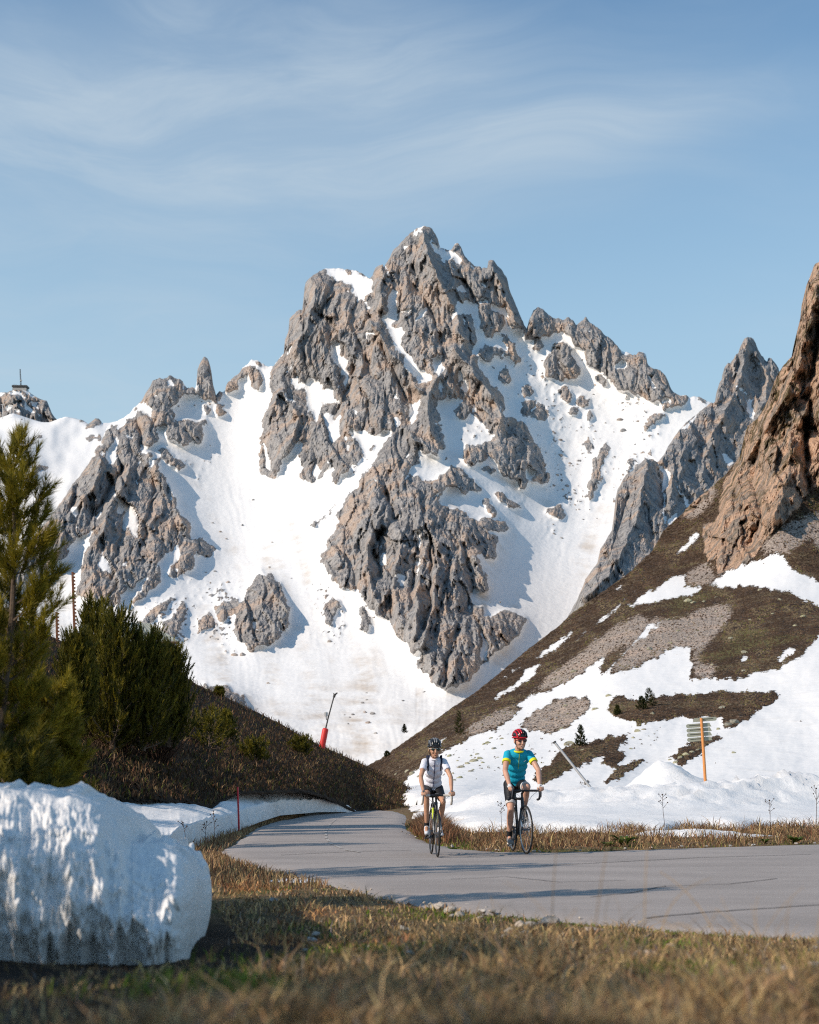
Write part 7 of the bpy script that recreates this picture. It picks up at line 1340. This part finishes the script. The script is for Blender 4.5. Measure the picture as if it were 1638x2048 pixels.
    for i, xo in enumerate((-0.078, -0.048, -0.017, 0.017, 0.048, 0.078)):
        pts = []
        for t in np.linspace(-1.18, 1.18, 13):
            y = 0.018 + 0.131 * math.sin(t); rr_ = max(0.0, 1 - (xo / 0.100) ** 2 - ((y - 0.018) / 0.140) ** 2); pts.append(H(xo * (1 - 0.18 * abs(math.sin(t))), y, 0.060 + 0.093 * math.sqrt(rr_)))
        MB().tube(pts, [0.006] + [0.0115] * 11 + [0.006], 7).build('shell_rib', M[k['ribs'][i]], hel)
    rim_ = [H(0.093 * math.cos(a), 0.018 + 0.126 * math.sin(a), 0.040 + (0.006 if math.sin(a) < 0 else -0.012 * math.sin(a))) for a in np.linspace(0, 2 * PI, 29)]; MB().tube(rim_, 0.0125, 7, False).build('rim', M[k['rimm']], hel)
    for s in (-1, 1): MB().tube([H(s * 0.080, -0.02, 0.04), H(s * 0.072, -0.012, -0.045), H(s * 0.045, -0.03, -0.105), H(0, -0.045, -0.122)], 0.005, 5).build('strap', M['helmet_black'], hel)
    # sunglasses
    gl = empty('sunglasses'); gl.parent = root
    for s in (-1, 1):
        le = MB(); le.ell(H(s * 0.036, -0.083, 0.005), (0.031, 0.013, 0.020), 14, 8, hR @ Matrix.Rotation(-s * 0.32, 3, 'Z')); le.build('lens', M[k['lens']], gl); MB().tube([H(s * 0.066, -0.072, 0.012), H(s * 0.082, 0.0, 0.008)], 0.0045, 5).build('temple', M[k['gframe']], gl)
    MB().tube([H(x, -0.088 + 0.22 * abs(x) ** 1.35 * 0.9, 0.020) for x in np.linspace(-0.068, 0.068, 11)], 0.005, 6).build('brow_bar', M[k['gframe']], gl)
    mo = MB(); mo.tube([H(x, -0.092 + 5.0 * x * x, -0.070 + 4.0 * x * x) for x in np.linspace(-0.023, 0.023, 7)], 0.0048, 6); mo.build('lips', M['lip'], root)
    if not fem: MB().tube([H(x, -0.0955 + 5.0 * x * x, -0.069 + 4.0 * x * x) for x in np.linspace(-0.015, 0.015, 5)], 0.0026, 5).build('teeth', M['teeth'], root)
    ha = MB(); ha.ell(H(0, 0.035, 0.0), (0.078, 0.075, 0.075), 14, 10, hR); 
    if fem: ha.tube([H(0.0, 0.10, -0.01), H(-0.02, 0.125, -0.08), H(-0.035, 0.11, -0.15)], [0.03, 0.028, 0.012], 8); ha.ell(H(-0.07, 0.005, -0.03), (0.016, 0.03, 0.045), 8, 6)
    solid(ha, 'hair', M['hair_brown'], root, 0.008, 2)
    if k['pack']:
        pk = MB(); c = hip.lerp(sh, 0.62) + R @ Vector((0, 0.17, 0)); pk.ell(c, (0.13, 0.075, 0.20), 16, 12, R); po = solid(pk, 'backpack', M['pack_navy'], root, 0.01, 3)
        for s in (-1, 1):
            fr_ = ray_line(jer, [(s * (0.105 - 0.012 * t), sh.z + 0.012 - 0.165 * t) for t in np.linspace(0, 1, 8)], 0.004); MB().tube([sh + Vector((s * 0.10, 0.11, 0.02)), sh + Vector((s * 0.105, 0.05, 0.068)), sh + Vector((s * 0.105, -0.02, 0.066))] + fr_, [0.02, 0.022, 0.021] + [0.019 - 0.0012 * i for i in range(len(fr_))], 8, True, 0.5).build('shoulder_strap', M['pack_navy'], po)
    return root

man = dict(label='cyclist in teal jersey with yellow trim and red helmet', fem=False, sh=(0, -0.135, 1.455), sw=0.162, head=(0.012, -0.235, 1.632), yaw=10, el=[(-0.235, -0.315, 1.19), (0.262, -0.33, 1.20)], wr=[(-0.206, -0.520, 0.972), (0.236, -0.530, 0.968)],
    kn=[(-0.120, -0.115, 0.625), (0.105, -0.245, 0.945)], an=[(-0.112, 0.085, 0.225), (0.108, 0.075, 0.575)], toe=[(-0.122, -0.075, 0.145), (0.125, -0.075, 0.475)], skin='skin_fair', jersey='jersey_teal', trim='trim_yellow', zip='zip_lime', zip_to=1.22, logo=True, sleeve=0.52, shorts=0.80, band=True, shoe='shoe_grey', sole='sole_pale', sock=0.22, sockm='sock_black', glove=True, ribs=['helmet_red', 'helmet_red', 'helmet_red', 'helmet_black', 'helmet_black', 'helmet_black'], rimm='helmet_red', lens='lens_amber', gframe='helmet_red', pack=False)
woman = dict(label='cyclist in white jersey with dark zip, small backpack and black helmet', fem=True, sh=(0, -0.105, 1.425), sw=0.146, head=(0.0, -0.190, 1.592), yaw=4, el=[(-0.225, -0.295, 1.17), (0.235, -0.295, 1.17)], wr=[(-0.205, -0.515, 0.965), (0.222, -0.520, 0.965)],
    kn=[(-0.130, -0.235, 0.905), (0.128, -0.18, 0.800)], an=[(-0.118, -0.085, 0.435), (0.115, 0.235, 0.415)], toe=[(-0.130, -0.235, 0.335), (0.128, 0.085, 0.305)], skin='skin_tanned', jersey='jersey_white', trim=None, zip='zip_navy', zip_to=1.03, logo=False, sleeve=0.55, shorts=0.70, band=False, shoe='shoe_white', sole='sole_dark', sock=0.12, sockm='sock_black', glove=False, ribs=['helmet_silver', 'helmet_black', 'helmet_silver', 'helmet_silver', 'helmet_black', 'helmet_silver'], rimm='helmet_black', lens='lens_green', gframe='frame_white', pack=True)
ML = (1.555, 20.95, ROADZ + 0.002); WL = (0.335, 20.1, ROADZ + 0.002)
bicycle(ML, rad(6.5), 0.965, 5, 4, 'black', 'black road bicycle with silver rims under the rider in teal'); rider(ML, rad(6.5), 0.965, man)
bicycle(WL, rad(4.5), 0.90, 0, -86, 'lime', 'black and lime road bicycle with pale bar tape under the rider in white'); rider(WL, rad(4.5), 0.90, woman)
